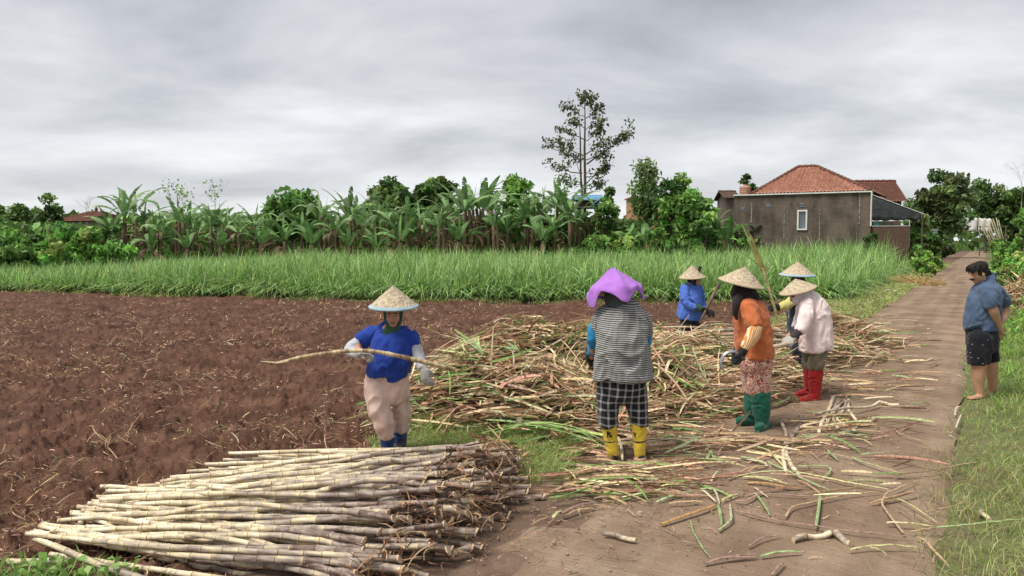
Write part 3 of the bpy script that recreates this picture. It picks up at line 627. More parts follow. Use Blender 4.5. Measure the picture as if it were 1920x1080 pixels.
# trees at the far end of the road
tree('roadside_tree', 'large spreading green tree beyond the brick house awning', 1768, 315, 78, 58, [(.11, .17, .06), (.15, .21, .08), (.18, .24, .10), (.09, .13, .045)], 70, 90, .34, .2, csz=1.0, trunk_r=.2)
tree('roadside_tree', 'dark tree right of the large spreading one, behind the poles', 1852, 335, 112, 40, DARKG, 50, 100, .42, .28, trunk_r=.2)
tree('roadside_tree', 'dark tree at the right edge of the skyline', 1905, 340, 110, 44, DARKG+MIDG[:1], 50, 100, .42, .1, trunk_r=.2)
tree('roadside_tree', 'low dark tree over the lane beside the awning', 1722, 395, 66, 30, DARKG+MIDG[:1], 34, 80, .26, .05, trunk_r=.1)
tree('bush', 'dark bush at the end of the low brick wall', 1742, 432, 58, 24, DARKG+MIDG, 30, 90, .2, 0, 'bushes near the low brick wall', 'bush', trunk_r=.05, parts=('stem', 'foliage'))
tree('bush', 'bush growing against the corner of the brick house', 1632, 418, 44.4, 20, DARKG+MIDG[:1], 24, 80, .12, 0, 'bushes near the low brick wall', 'bush', trunk_r=.04, parts=('stem', 'foliage'))
tree('bush', 'bush in front of the right end of the low brick wall', 1712, 418, 45.5, 20, MIDG, 24, 80, .14, 0, 'bushes near the low brick wall', 'bush', trunk_r=.04, parts=('stem', 'foliage'))
tree('bush', 'dark bush on the left side of the lane before the trees', 1768, 448, 72, 26, DARKG, 24, 80, .25, 0, 'bushes near the low brick wall', 'bush', trunk_r=.04, parts=('stem', 'foliage'))
tree('bush', 'yellow green bush at the corner of the young cane beside the road', 1730, 464, 38, 20, LIGHTG, 26, 80, .13, 0, 'bushes at the corner of the crop', 'bush', trunk_r=.03, parts=('stem', 'foliage'))
tree('bush', 'small bright bush nearest the road at the crop corner', 1755, 480, 40, 12, LIGHTG, 20, 80, .12, 0, 'bushes at the corner of the crop', 'bush', trunk_r=.03, parts=('stem', 'foliage'))
# right-hand hedge
for (u, vt, Y, w, pl, lab) in [(1925, 362, 30, 26, LIGHTG, 'tall leafy creeper-hung shrub at the right edge'), (1906, 432, 34, 30, MIDG, 'green shrub below the tall one at the right edge'), (1885, 455, 42, 26, LIGHTG, 'shrub on the right bank behind the man'),
                            (1898, 470, 27, 34, LIGHTG, 'bright shrub on the right bank level with the head of the man'), (1925, 478, 22, 40, LIGHTG, 'bright low shrub at the right edge above the cane heap'), (1874, 446, 60, 14, MIDG, 'small shrub where the road bends at right'),
                            (1880, 484, 28, 14, MIDG, 'small dark shrub next to the road at right')]:
    tree('shrub', lab, u, vt, Y, w, pl, 34, 100, .10 if Y < 32 else .15, 0, 'shrubs on the bank right of the road', 'shrub', trunk_r=.03, parts=('stem', 'foliage'))
# low creepers on the right bank
n_ = 70000; s = 19+60*RNG.random(n_)**1.5; t_ = RW+.3+RNG.random(n_)**.8*9; X, Y = rpt(s, t_); k = vis(X, Y) & (RNG.random(n_) < np.clip((t_-RW)*1.2-.3, 0, 1)); X, Y, t_ = X[k], Y[k], t_[k]
P = np.stack([X, Y, RNG.random(len(X))*(.15+.9*fbm(X, Y, .6, 3, 8))*np.clip((t_-RW)/1.5, .2, 1.1)+.02], 1)
V, Q, cc = leafcloud(P, .075, pal(len(P), LIGHTG+[(.3, .45, .14)], None, .2), 1.6)
V[:, 0] += 0; props(link('creepers', npmesh('creepers', V, Q, cc), M['leaf']), 'low bright green creepers over the right bank', 'creeper', kind='stuff')
# the tall slender tree
def tall_tree():
    Y = 50; b = at(1097, 460, Y); root = empty('slender_tree', (b.x, Y, 0), 'very tall slender tree with sparse tiered branches, highest on the skyline', 'tree')
    def L(u, v, dy=0): q = at(u, v, Y+dy); return Vector((q.x-b.x, dy, q.z))
    mb = MB(); mb.tube([(0, 0, -.2), L(1096, 420), L(1097, 340), L(1096, 280), L(1097, 230), L(1096, 180)], [.15, .12, .09, .07, .045, .012], 8)
    mb.tube([L(1094, 400), L(1089, 330), L(1088, 260), L(1086, 215)], [.10, .07, .05, .015], 6)
    br = [((1100, 308), (1150, 272), (1181, 240), .07), ((1090, 304), (1055, 285), (1023, 264), .06), ((1092, 325), (1060, 318), (1031, 306), .05), ((1096, 262), (1070, 252), (1044, 240), .045), ((1097, 222), (1112, 212), (1127, 202), .035),
          ((1096, 218), (1078, 206), (1056, 200), .035), ((1097, 262), (1115, 250), (1133, 243), .045), ((1099, 345), (1120, 325), (1142, 310), .05), ((1097, 290), (1118, 275), (1142, 268), .05), ((1097, 205), (1092, 190), (1095, 180), .03), ((1098, 332), (1128, 326), (1140, 306), .04),
          ((1092, 290), (1066, 275), (1050, 268), .04), ((1150, 272), (1165, 262), (1172, 258), .03), ((1099, 300), (1120, 292), (1138, 290), .04), ((1096, 240), (1083, 230), (1073, 226), .03), ((1096, 350), (1075, 345), (1052, 338), .04), ((1097, 245), (1112, 236), (1128, 230), .03),
          ((1096, 350), (1115, 350), (1130, 345), .04), ((1096, 205), (1104, 196), (1110, 186), .03), ((1090, 330), (1078, 300), (1070, 290), .03)]
    pts = []
    for i, (p0, p1, p2, r) in enumerate(br):
        dy = random.uniform(-1.6, 1.6); a, m_, e_ = L(*p0), L(*p1, dy*.5), L(*p2, dy)
        mb.tube([a, a.lerp(m_, .5)+Vector((random.gauss(0, .12), 0, random.gauss(0, .12))), m_, m_.lerp(e_, .5)+Vector((random.gauss(0, .12), 0, random.gauss(0, .10))), e_], [r*.75, r*.65, r*.5, r*.35, .012], 6)
        for f in np.linspace(.45, 1.0, 7):
            q = a.lerp(m_, f*2) if f < .5 else m_.lerp(e_, f*2-1)
            for w in range(2):
                pp = q+Vector((random.gauss(0, .16), random.gauss(0, .2), random.gauss(.05, .14))); pts.append(pp)
                mb.tube([q, pp], [.018, .008], 4)
    cs = np.array([list(p) for p in pts]); per = 8; P = np.repeat(cs, per, 0)+RNG.normal(0, .13, (len(cs)*per, 3))
    V, Q, cc = leafcloud(P, .15, pal(len(P), [(.09, .12, .05), (.13, .16, .07), (.16, .19, .09)], None, .2), 1.5)
    mb.build('trunk', M['bark'], root, smooth=True); link('crown', npmesh('slender_leaves', V, Q, cc), M['leaf'], root)
tall_tree()
def bare_tree(label, u, vt, Y, w, leafy=0):
    b = at(u, 470, Y); top = at(u, vt, Y).z; root = empty('bare_tree', (b.x, Y, 0), label, 'tree', 'bare twiggy trees'); mb = MB(); tips = []
    def grow(p, d, L, r, k):
        q = p+d*L; mb.tube([p, p.lerp(q, .5)+Vector((random.gauss(0, .04*L), 0, 0)), q], [r*.55, r*.45, r*.33], 5)
        if k == 0: tips.append(q); return
        for _ in range(random.choice([2, 3])):
            dd = (d+Vector((random.gauss(0, .45), random.gauss(0, .45), random.gauss(.1, .2)))).normalized(); grow(q, dd, L*random.uniform(.6, .85), r*.6, k-1)
    mb.tube([(0, 0, -.2), (0, 0, top*.55)], [.09, .06], 6); grow(Vector((0, 0, top*.55)), Vector((0, 0, 1)), top*.15, .05, 4)
    mb.build('trunk', M['barkpale'], root)
    if leafy:
        P = np.repeat(np.array([list(t) for t in tips]), leafy, 0); P = P+RNG.normal(0, .2, P.shape); V, Q, cc = leafcloud(P, .12, pal(len(P), LIGHTG, None, .2)); link('crown', npmesh('twig_leaves', V, Q, cc), M['leaf'], root)
bare_tree('pale leafless tree between the tiled roof and the first banana plant', 166, 366, 66, 20)
bare_tree('thin twiggy sapling above the bananas, left of a similar one', 333, 348, 50, 14, 2)
bare_tree('thin twiggy sapling above the bananas, right of a similar one', 405, 345, 50, 20, 2)
bare_tree('bare branched tree reaching above the skyline at the right edge', 1912, 296, 90, 24)

# ---------------------------------------------------------------- HOUSES
def rot_root(name, label, cat, p, ang): return empty(name, p, label, cat, None, ang)
ANG = math.atan2(RN[1], RN[0])
HO = Vector((13.83, 49.99, 0)); HU = Vector((RN[0], RN[1], 0)); HD = Vector((RD[0], RD[1], 0))
def hl(u, v, y=0.0):
    """where the view ray meets the house's plane y (local)"""
    r = ray(u, v); o = Vector((0, 0, H)); pl = HO+HD*y; t = (pl-o).dot(HD)/r.dot(HD); q = o+r*t-HO
    return q.dot(HU), q.z
house = rot_root('brick_house', 'bare grey brown brick house with a hipped orange tile roof', 'house', HO, ANG)
m, t, p, out = _mat('grey_brick'); co = coords(t)
bk = N(t, 'ShaderNodeTexBrick', ins={'Scale': 1.0, 'Brick Width': .24, 'Row Height': .075, 'Mortar Size': .010, 'Color1': rgba((.105, .079, .064)), 'Color2': rgba((.145, .112, .09)), 'Mortar': rgba((.19, .165, .14))})
sx = N(t, 'ShaderNodeSeparateXYZ'); t.links.new(co, sx.inputs[0]); cb = N(t, 'ShaderNodeCombineXYZ'); aa = N(t, 'ShaderNodeMath', operation='ADD'); t.links.new(sx.outputs[0], aa.inputs[0]); t.links.new(sx.outputs[1], aa.inputs[1]); t.links.new(aa.outputs[0], cb.inputs[0]); t.links.new(sx.outputs[2], cb.inputs[1]); t.links.new(cb.outputs[0], bk.inputs['Vector'])
n = N(t, 'ShaderNodeTexNoise', ins={'Scale': 1.1, 'Detail': 8, 'Roughness': .65}); mpp = N(t, 'ShaderNodeMapping'); mpp.inputs['Scale'].default_value = (1, 1, .45); t.links.new(co, mpp.inputs[0]); t.links.new(mpp.outputs[0], n.inputs['Vector'])
st_ = ramp(t, n.outputs[0], [(.36, (.48, .45, .43)), (.55, (1, .98, .95)), (.72, (1.25, 1.12, 1.0))])
mm_ = N(t, 'ShaderNodeVectorMath', operation='MULTIPLY'); t.links.new(bk.outputs[0], mm_.inputs[0]); t.links.new(st_, mm_.inputs[1]); t.links.new(mm_.outputs[0], p.inputs['Base Color']); p.inputs['Roughness'].default_value = .95
bump(t, p, bk.outputs[1], .5, -.02); M['brick'] = m
M['white'] = noise_mat('white_paint', [(.3, (.62, .61, .58)), (.7, (.78, .77, .74))], 5, 5, .6, .1)
M['concrete'] = noise_mat('pale_concrete', [(.3, (.26, .24, .22)), (.7, (.40, .38, .35))], 7, 7, .9, .5)
M['pane'] = noise_mat('window_pane', [(.3, (.10, .12, .14)), (.7, (.14, .165, .19))], 2, 3, .12, .05, spec=.6)
def tile_mat(name, a, b, c):
    m = noise_mat(name, [(.32, a), (.5, b), (.68, c)], 5.5, 8, .85, .5, .02, rnd=.75); return m
M['tile'] = tile_mat('orange_tiles', (.20, .085, .06), (.36, .165, .115), (.52, .29, .215)); M['tile_old'] = tile_mat('old_tiles', (.10, .045, .035), (.16, .07, .05), (.24, .12, .09))
M['column'] = noise_mat('stained_concrete', [(.35, (.11, .09, .075)), (.5, (.20, .18, .16)), (.7, (.33, .31, .28))], 5, 7, .9, .5)
LW, LD, LH = 7.8, 8.0, 4.53
mb = MB(); wx0 = hl(1496, 430)[0]; wx1 = hl(1512, 430)[0]; wz0 = hl(1504, 430)[1]; wz1 = hl(1504, 395)[1]
T_ = .18
mb.box((wx0/2, T_/2, LH/2), (wx0, T_, LH)); mb.box(((wx1+LW)/2, T_/2, LH/2), (LW-wx1, T_, LH)); mb.box(((wx0+wx1)/2, T_/2, wz0/2), (wx1-wx0, T_, wz0)); mb.box(((wx0+wx1)/2, T_/2, (wz1+LH)/2), (wx1-wx0, T_, LH-wz1))
mb.box((T_/2, LD/2+T_/2+.001, LH/2), (T_, LD-T_, LH)); mb.box((LW-T_/2, LD/2+T_/2+.001, LH/2-.1), (T_, LD-T_, LH-.2)); mb.box((LW/2, LD+T_/2+.01, LH/2), (LW, T_, LH))
mb.build('wall', M['brick'], house)
wf = MB(); f_ = .09; cxw = (wx0+wx1)/2; czw = (wz0+wz1)/2; ww = wx1-wx0; wh = wz1-wz0
wf.box((wx0, -.02, czw), (f_, .12, wh+f_)).box((wx1, -.02, czw), (f_, .12, wh+f_)).box((cxw, -.02, wz0), (ww-f_, .12, f_)).box((cxw, -.02, wz1), (ww-f_, .12, f_))
w_ = wf.build('window', M['white'], house); MB().box((cxw, .04, czw), (ww-f_, .02, wh-f_)).build('pane', M['pane'], w_)
for (u, v0, v1) in ((1409, 380, 418), (1470, 388, 448), (1536, 392, 455), (1611, 362, 420)):
    x0, z0 = hl(u, v1); _, z1 = hl(u, v0); MB().box((x0, -.012, (z0+z1)/2), (.08, .03, z1-z0)).build('column', M['column'], house)
for (u, v) in ((1392, 391), (1441, 385), (1504, 384)):
    x0, z0 = hl(u, v); b_ = MB()
    for k in range(3): b_.box((x0, -.01, z0-.09+k*.08), (.26, .03, .045))
    b_.build('vent', noise_mat('vent_blue', [(.3, (.16, .20, .25)), (.7, (.24, .29, .34))], 4), house)
MB().box((LW/2+.02, -.06, LH+.04), (LW+.1, .14, .075)).build('gutter', M['white'], house)
px_, pz0 = hl(1631, 424); MB().tube([(LW+.05, -.08, LH), (LW+.05, -.08, pz0)], .05, 8).build('downpipe', M['white'], house)
# tiled hip roof, real pan-tile relief
def slope(A, B, C_, D_, mb, per=.21, row=.30):
    """quad A,B (eave) C,D (ridge, C over B) ; corrugated"""
    A, B, C_, D_ = map(Vector, (A, B, C_, D_)); nn = (B-A).cross(D_-A).normalized()
    if nn.z < 0: nn = -nn
    wdt = (B-A).length; hgt = ((C_+D_)/2-(A+B)/2).length; nx = int(wdt/per*4); ny = int(hgt/row)
    V = []; Fc = []
    for j in range(ny):
        for q in (0, 1):
            f = (j+q)/ny
            for i in range(nx+1):
                g_ = i/nx; e0 = A.lerp(D_, f); e1 = B.lerp(C_, f); p_ = e0.lerp(e1, g_); xx = (p_-A).dot((B-A).normalized())
                V.append(p_+nn*(.035*math.sin(xx/per*2*math.pi)+(.05 if q == 0 else 0)))
    for r in range(2*ny-1):
        for i in range(nx): b = r*(nx+1)+i; Fc.append((b, b+1, b+nx+2, b+nx+1))
    mb.add(V, Fc)
ex0, ex1 = hl(1408, 362)[0], LW-.05; ez = LH+.1; ey0 = .25; ey1 = LD
dr = 3.2; r0, rz0 = hl(1497, 314, dr); r1, rz1 = hl(1530, 312, dr); rz_ = max(rz0, rz1)
rb = MB(); A, B, C_, D_ = (ex0, ey0, ez), (ex1, ey0, ez), (r1, dr, rz_), (r0, dr, rz_); E_, F_ = (ex0, ey1, ez), (ex1, ey1, ez); C2, D2 = (r1, ey1-dr, rz_), (r0, ey1-dr, rz_)
slope(A, B, C_, D_, rb); slope(B, F_, C2, C_, rb); slope(F_, E_, D2, C2, rb); slope(E_, A, D_, D2, rb); slope(D_, C_, C2, D2, rb)
roof = rb.build('roof', M['tile'], house, smooth=True)
for a_, b_ in ((A, D_), (B, C_), (D_, C_), (D2, E_), (C2, F_)):
    a_, b_ = Vector(a_), Vector(b_); k = max(2, int((b_-a_).length/.3)); c_ = MB()
    for i in range(k): c_.tube([a_.lerp(b_, i/k)+Vector((0, 0, .05)), a_.lerp(b_, (i+1.15)/k)+Vector((0, 0, .03))], [.11, .085], 8)
    c_.build('ridge_tiles', M['tile_old'], roof, smooth=True)
# water tank standing on the wall head
tx, tz = hl(1397, 366, .9); tank = empty('water_tank', HO+HU*tx+HD*.9+Vector((0, 0, LH)), 'faded pinkish orange water tank at the left corner of the brick house', 'water tank', None, ANG); tank.scale = (.78, .78, .72)
pr = [(0, 0), (.44, 0)]
for k in range(5): pr += [(.46, .05+k*.16), (.46, .13+k*.16), (.43, .15+k*.16), (.43, .19+k*.16)]
pr += [(.42, .86), (.25, .93), (.14, .95), (.14, 1.0), (0, 1.0)]
MB().lathe(pr).build('tank_body', noise_mat('faded_orange', [(.3, (.42, .22, .15)), (.7, (.55, .33, .24))], 4, 4, .6), tank, smooth=False)
MB().lathe([(0, 1.001), (.16, 1.001), (.16, 1.06), (0, 1.08)], n=18).build('lid', noise_mat('lid', [(.3, (.32, .17, .12)), (.7, (.42, .24, .17))], 4), tank)
# lean-to awning with shade cloth
aw = MB(); xa, za = LW+.12, hl(1636, 366)[1]; xb, zb_ = hl(1734, 402)
aw.add([(xa, -.3, za), (xb, -.3, zb_), (xb, 6, zb_), (xa, 6, za), (xa, -.3, za+.03), (xb, -.3, zb_+.03), (xb, 6, zb_+.03), (xa, 6, za+.03)], [(0, 1, 2, 3), (4, 7, 6, 5), (0, 4, 5, 1), (1, 5, 6, 2), (2, 6, 7, 3), (3, 7, 4, 0)])
awn = aw.build('awning_roof', M['white'], house)
K = 24; V = []; zc = hl(1680, 413)[1]; xe = hl(1728, 412)[0]; Fc = []
for i in range(K+1):
    f = i/K; x = xa+(xe-xa)*f; zt = za+(zb_-za)*((x-xa)/(xb-xa))-.03; zb2 = zc+.04*math.sin(f*19)+(.05 if f > .8 else 0)
    for j in range(6):
        g_ = j/5; V.append((x, -.24+.05*math.sin(f*31+g_*2)*g_, zt+(min(zb2, zt-.02)-zt)*g_))
for i in range(K):
    for j in range(5): b = i*6+j; Fc.append((b, b+6, b+7, b+1))
sc_ = link('shade_cloth', pymesh('shade_cloth', V, Fc, True), noise_mat('black_net', [(.3, (.022, .024, .028)), (.7, (.055, .06, .068))], 3, 6, .8, .4, stretch=(1, 1, 3)), house); sm = sc_.modifiers.new('thick', 'SOLIDIFY'); sm.thickness = .012
MB().tube([(xa, -.2, zc-.03), (hl(1706, 413)[0], -.2, zc-.03), (hl(1706, 413)[0], -.2, 1.4)], .035, 6).build('pipe_rail', M['white'], house)
MB().tube([(xb-.1, -.1, 0), (xb-.1, -.1, zb_)], .035, 6).build('post', M['bark'], house)
mb = MB(); lx1 = hl(1706, 440)[0]; lz = hl(1660, 425)[1]; mb.box(((LW+.2+lx1)/2, -.35, lz/2), (lx1-LW-.2, .14, lz)); low = empty('brick_wall', HO, 'low reddish brick wall under the awning of the brick house', 'wall', None, ANG); 
m = noise_mat('red_brick', [(.3, (.06, .038, .03)), (.7, (.135, .08, .06))], 9, 7, .95, .8, stretch=(1, 1, 4)); mb.build('brickwork', m, low); MB().box(((LW+.2+lx1)/2, -.35, lz+.03), (lx1-LW-.1, .18, .055)).build('coping', M['concrete'], low)
# things hung to dry under the awning
cx1, cz1 = hl(1642, 417); props(MB().box((0, 0, 0), (.42, .03, .3)).box((.05, .01, -.2), (.24, .03, .14)).build('cloth', noise_mat('teal_cloth', [(.3, (.10, .33, .33)), (.7, (.16, .45, .44))], 6)), 'turquoise cloth hanging under the awning of the brick house', 'cloth').location = HO+HU*(cx1+.05)+HD*.3+Vector((0, 0, cz1-.05))
def simple_house(name, label, cat, corners, ztop, ridge, wallm, tilem, eave=.35):
    """gabled house: p = origin, length along x, depth"""
    (x, y), L, D, ang = corners; o = empty(name, (x, y, 0), label, cat, None, ang); w = MB()
    w.box((L/2, D/2, ztop/2), (L, D, ztop)); w.add([(0, 0, ztop), (0, D, ztop), (0, D/2, ridge-.1), (.2, 0, ztop), (.2, D, ztop), (.2, D/2, ridge-.1)], [(0, 1, 2), (3, 5, 4), (0, 2, 5, 3), (1, 4, 5, 2)])
    w.add([(L-.2, 0, ztop), (L-.2, D, ztop), (L-.2, D/2, ridge-.1), (L, 0, ztop), (L, D, ztop), (L, D/2, ridge-.1)], [(0, 1, 2), (3, 5, 4), (0, 2, 5, 3), (1, 4, 5, 2)])
    w.build('wall', wallm, o); r = MB(); sl = (ridge-ztop)/(D/2); ze = ztop-sl*eave
    slope((-eave, -eave, ze+.08), (L+eave, -eave, ze+.08), (L+eave, D/2, ridge+.08), (-eave, D/2, ridge+.08), r); slope((L+eave, D+eave, ze+.08), (-eave, D+eave, ze+.08), (-eave, D/2, ridge+.08), (L+eave, D/2, ridge+.08), r)
    rr = r.build('roof', tilem, o, smooth=True); c_ = MB(); k = int(L/.35)
    for i in range(k): c_.tube([(-eave+(L+2*eave)*i/k, D/2, ridge+.12), (-eave+(L+2*eave)*(i+1.1)/k, D/2, ridge+.1)], [.12, .09], 8)
    c_.build('ridge_tiles', tilem, rr, smooth=True); d_ = MB(); d_.box((L*.3, -.02, 1.05), (.9, .06, 2.1)).build('door', M['bark'], o); d_ = MB(); d_.box((L*.65, -.02, 1.5), (1.1, .06, 1.0)).build('window', M['pane'], o)
    return o
M['tile_dark'] = tile_mat('dark_tiles', (.07, .045, .038), (.11, .07, .055), (.16, .11, .09))
simple_house('old_house', 'old house with a weathered brown tile roof behind the awning', 'house', ((at(1606, 400, 57).x, 57), 3.0, 5.0, ANG*.25), at(1650, 376, 57).z, at(1650, 343, 59.5).z, M['brick'], M['tile_old'])
simple_house('far_house', 'far house with a dull brown roof showing left of the water tank', 'house', ((at(1363, 400, 70).x, 70), .8, 5.5, -.1), at(1350, 372, 70).z, at(1350, 361, 72.7).z, M['brick'], M['tile_dark'])
hr = empty('far_house', (at(150, 400, 76).x, 76, 0), 'far house with a hipped brown tile roof among the dark trees at left', 'house'); MB().box((0, 3, at(150, 412, 76).z/2-.1), (4.2, 5, at(150, 412, 76).z-.2)).build('wall', M['concrete'], hr)
zz0, zz1 = at(150, 415, 76).z, at(150, 394, 76).z; r = MB(); a1, b1, c1_, d1, e1, f1 = (-2.9, 0, zz0), (2.9, 0, zz0), (.5, 3, zz1), (-.5, 3, zz1), (-2.9, 6, zz0), (2.9, 6, zz0)
slope(a1, b1, c1_, d1, r); slope(b1, f1, c1_, c1_, r); slope(f1, e1, d1, c1_, r); slope(e1, a1, d1, d1, r); r.build('roof', M['tile_old'], hr, smooth=True)
MB().tube([(0, 3, zz1), (0, 3, zz1+.25), (0, 3, zz1+.45)], [.12, .16, .04], 8).build('finial', M['tile_old'], hr)
oh = empty('far_house', (at(1228, 400, 66).x, 66, 0), 'sliver of an orange walled house between the slim and the bushy trees', 'house'); MB().box((0, 2, at(1228, 372, 66).z/2), (3.6, 4, at(1228, 372, 66).z)).build('wall', noise_mat('orange_wall', [(.3, (.42, .19, .11)), (.7, (.5, .25, .15))], 3), oh); MB().box((0, 1.9, at(1228, 371, 66).z+.06), (3.9, 4.4, .12)).build('roof', M['tile'], oh)
# stilt hut with blue sheet roof
hx = at(1102, 440, 49); hut = empty('hut', (hx.x, 49.5, 0), 'raised wooden hut with blue roof sheets behind the tall slender tree', 'hut', None, -.15); s_ = 49/F
zf_, zt_, zp_ = at(1100, 390, 49).z, at(1100, 374, 49).z, at(1100, 364, 49).z; hm = noise_mat('hut_boards', [(.3, (.16, .10, .07)), (.7, (.28, .19, .13))], 5, 6, .9, .5, stretch=(6, 1, 1))
for dx_ in (-.5, .65): 
    for dy_ in (-.4, 1): MB().tube([(dx_, dy_, 0), (dx_, dy_, zf_)], .07, 7).build('post', M['bark'], hut)
MB().box((.05, .3, zf_+.04), (1.7, 1.9, .08)).build('floor', M['concrete'], hut); MB().box((.0, .35, (zf_+zt_)/2+.03), (1.3, 1.4, zt_-zf_-.03)).build('wall', hm, hut)
r = MB(); r.add([(-1.0, -.9, zt_-.02), (1.0, -.9, zt_-.05), (.9, .35, zp_), (-.9, .35, zp_), (-1.0, 1.5, zt_), (1.0, 1.5, zt_)], [(0, 1, 2, 3), (3, 2, 5, 4)])
ro = r.build('roof', noise_mat('blue_sheet', [(.3, (.10, .27, .50)), (.7, (.22, .42, .62))], 4, 4, .5, .3), hut); q = ro.modifiers.new('t', 'SOLIDIFY'); q.thickness = .05
bt = MB()
for k in range(2): bt.lathe([(0, 0), (.2, 0), (.22, .1), (.2, .18), (.22, .28), (.2, .40), (.1, .46), (0, .46)], (.55+.0*k, -.55+.5*k, zf_+.081), 14)
props(bt.build('water_drum', noise_mat('blue_drum', [(.3, (.02, .07, .34)), (.7, (.03, .10, .42))], 3, 3, .4), None, True), 'bright blue plastic drum on the floor of the raised hut', 'drum').matrix_world = Matrix.Translation(hut.location)@Matrix.Rotation(-.15, 4, 'Z')
# gate post, white sheets and leaning poles at the far end
gp = at(1752, 470, 60); g_ = empty('gate_post', (gp.x, 60, 0), 'pale blue gate post beside the lane in front of the dark bush', 'post'); MB().box((0, 0, 1.25), (.26, .26, 2.5)).build('shaft', noise_mat('pale_blue', [(.3, (.28, .34, .42)), (.7, (.38, .45, .52))], 4), g_); MB().box((0, 0, 2.56), (.34, .34, .12)).build('cap', M['concrete'], g_); MB().box((.1, -.14, .6), (.14, .03, .9)).build('sign_plate', noise_mat('navy', [(.3, (.02, .04, .14)), (.7, (.03, .06, .2))], 4), g_)
for (u, v, w, lab) in ((1812, 420, 20, 'white tarpaulin sheet hung behind the large spreading tree'), (1846, 421, 11, 'smaller white sheet right of the larger white tarpaulin')):
    q = at(u, v, 95); V = []; Fc = []
    for i in range(13):
        for j in range(7): V.append(((i/12-.5)*2*w/F*95, .08*math.sin(i*.9+j*.4), (3-j)/6*1.5+.05*math.sin(i*1.3)-.04*i/6))
    for i in range(12):
        for j in range(6): b = i*7+j; Fc.append((b, b+7, b+8, b+1))
    o = props(link('tarpaulin', pymesh('tarp', V, Fc, True), M['white']), lab, 'tarpaulin', 'white sheets at the end of the road'); o.location = q; sm = o.modifiers.new('t', 'SOLIDIFY'); sm.thickness = .02
M['bamboo'] = noise_mat('weathered_bamboo', [(.3, (.30, .25, .18)), (.7, (.46, .40, .30))], 5, 5, .7, .3)
pl = MB(); 
for i, (u0, v0, u1, v1) in enumerate([(1856, 447, 1834, 413), (1860, 446, 1838, 412), (1865, 446, 1843, 411), (1869, 446, 1848, 412), (1868, 440, 1853, 412), (1874, 440, 1858, 411), (1878, 440, 1862, 410), (1880, 441, 1868, 408), (1885, 440, 1872, 412)]):
    Yp = 86+.3*i; a, b = at(u0, v0, Yp), at(u1, v1, Yp+.8); a.z = min(a.z, 2.0); m_ = MB(); o = a.copy(); o.z = 0
    e_ = (b-a); a0 = Vector((a.x-e_.x/max(e_.z, .1)*a.z, a.y, 0)); m_.tube([(0, 0, 0), (b-a0)*.5+Vector((0, 0, .02)), b-a0], [.065, .055, .045], 7)
    q = m_.build('bamboo_pole', M['bamboo'], smooth=True); q.location = a0; props(q, 'long pale bamboo pole leaning in the row at the end of the road', 'pole', 'bamboo poles leaning at the end of the road')
MB_r = MB(); MB_r.tube([at(1832, 425, 88.3), at(1890, 425, 88.5)], .05, 6).tube([(at(1838, 425, 88.4).x, 88.4, 0), (at(1838, 425, 88.4).x, 88.4, 3.4)], .06, 6).tube([(at(1886, 425, 88.4).x, 88.4, 0), (at(1886, 425, 88.4).x, 88.4, 3.4)], .06, 6)
props(MB_r.build('pole_rack', M['bark']), 'rough rail on two posts that the bamboo poles lean on', 'rack')
# straw dump, litter and trash heap along the verges
def strawpile(name, label, u, v, rx, ry, h, n, pl_, Lr, cat, wr=(.003, .007), az=None, core=None):
    c = gnd(u, v); ang = RNG.random(n)*6.28; q = RNG.random(n)**.5; X = c.x+np.cos(ang)*q*rx; Y = c.y+np.sin(ang)*q*ry; Z = .02+h*(1-q**2)*RNG.random(n)**.3
    P = bits(X, Y, Z, RNG.uniform(*Lr, n), RNG.uniform(*wr, n), pal(n, pl_, None, .17), 5, 1.3, .35, az=az)
    r_ = empty(name, (0, 0, 0), label, cat) if False else None
    V, Q, cc = P; o = link(name, npmesh(name, V, Q, cc), M['straw']); return props(o, label, cat, kind='stuff')
strawpile('straw_pile', 'flattened golden straw pile on the grass verge', 1700, 532, .95, 2.4, .16, 4200, [(.46, .33, .15), (.55, .42, .21), (.36, .25, .12)], (.12, .4), 'straw')
strawpile('leaf_heap', 'loose heap of dry cane tops on the grass behind the man', 1915, 588, .75, .7, .62, 1500, TR[:4]+[TR[8]], (.2, .75), 'leaf litter', (.006, .014))
random.seed(3)
for (u, v, sz, lab) in ((1664, 547, .16, 'crumpled white plastic bag on the verge near the straw pile'), (1677, 548, .12, 'small white plastic scrap right of the crumpled bag on the verge'), (1804, 466, .5, 'white litter beside the far end of the road')):
    c = gnd(u, v, .03); m_ = bmesh.new(); bmesh.ops.create_icosphere(m_, subdivisions=3, radius=sz/2)
    for w in m_.verts: w.co *= 1+.5*mnoise.noise(w.co*14/sz*.15+Vector((u, 0, 0))); w.co.z = max(w.co.z*.5, -.02)+.04
    me = bpy.data.meshes.new('scrap'); m_.to_mesh(me); o = link('plastic_scrap', me, M['white']); o.location = c; props(o, lab, 'litter')
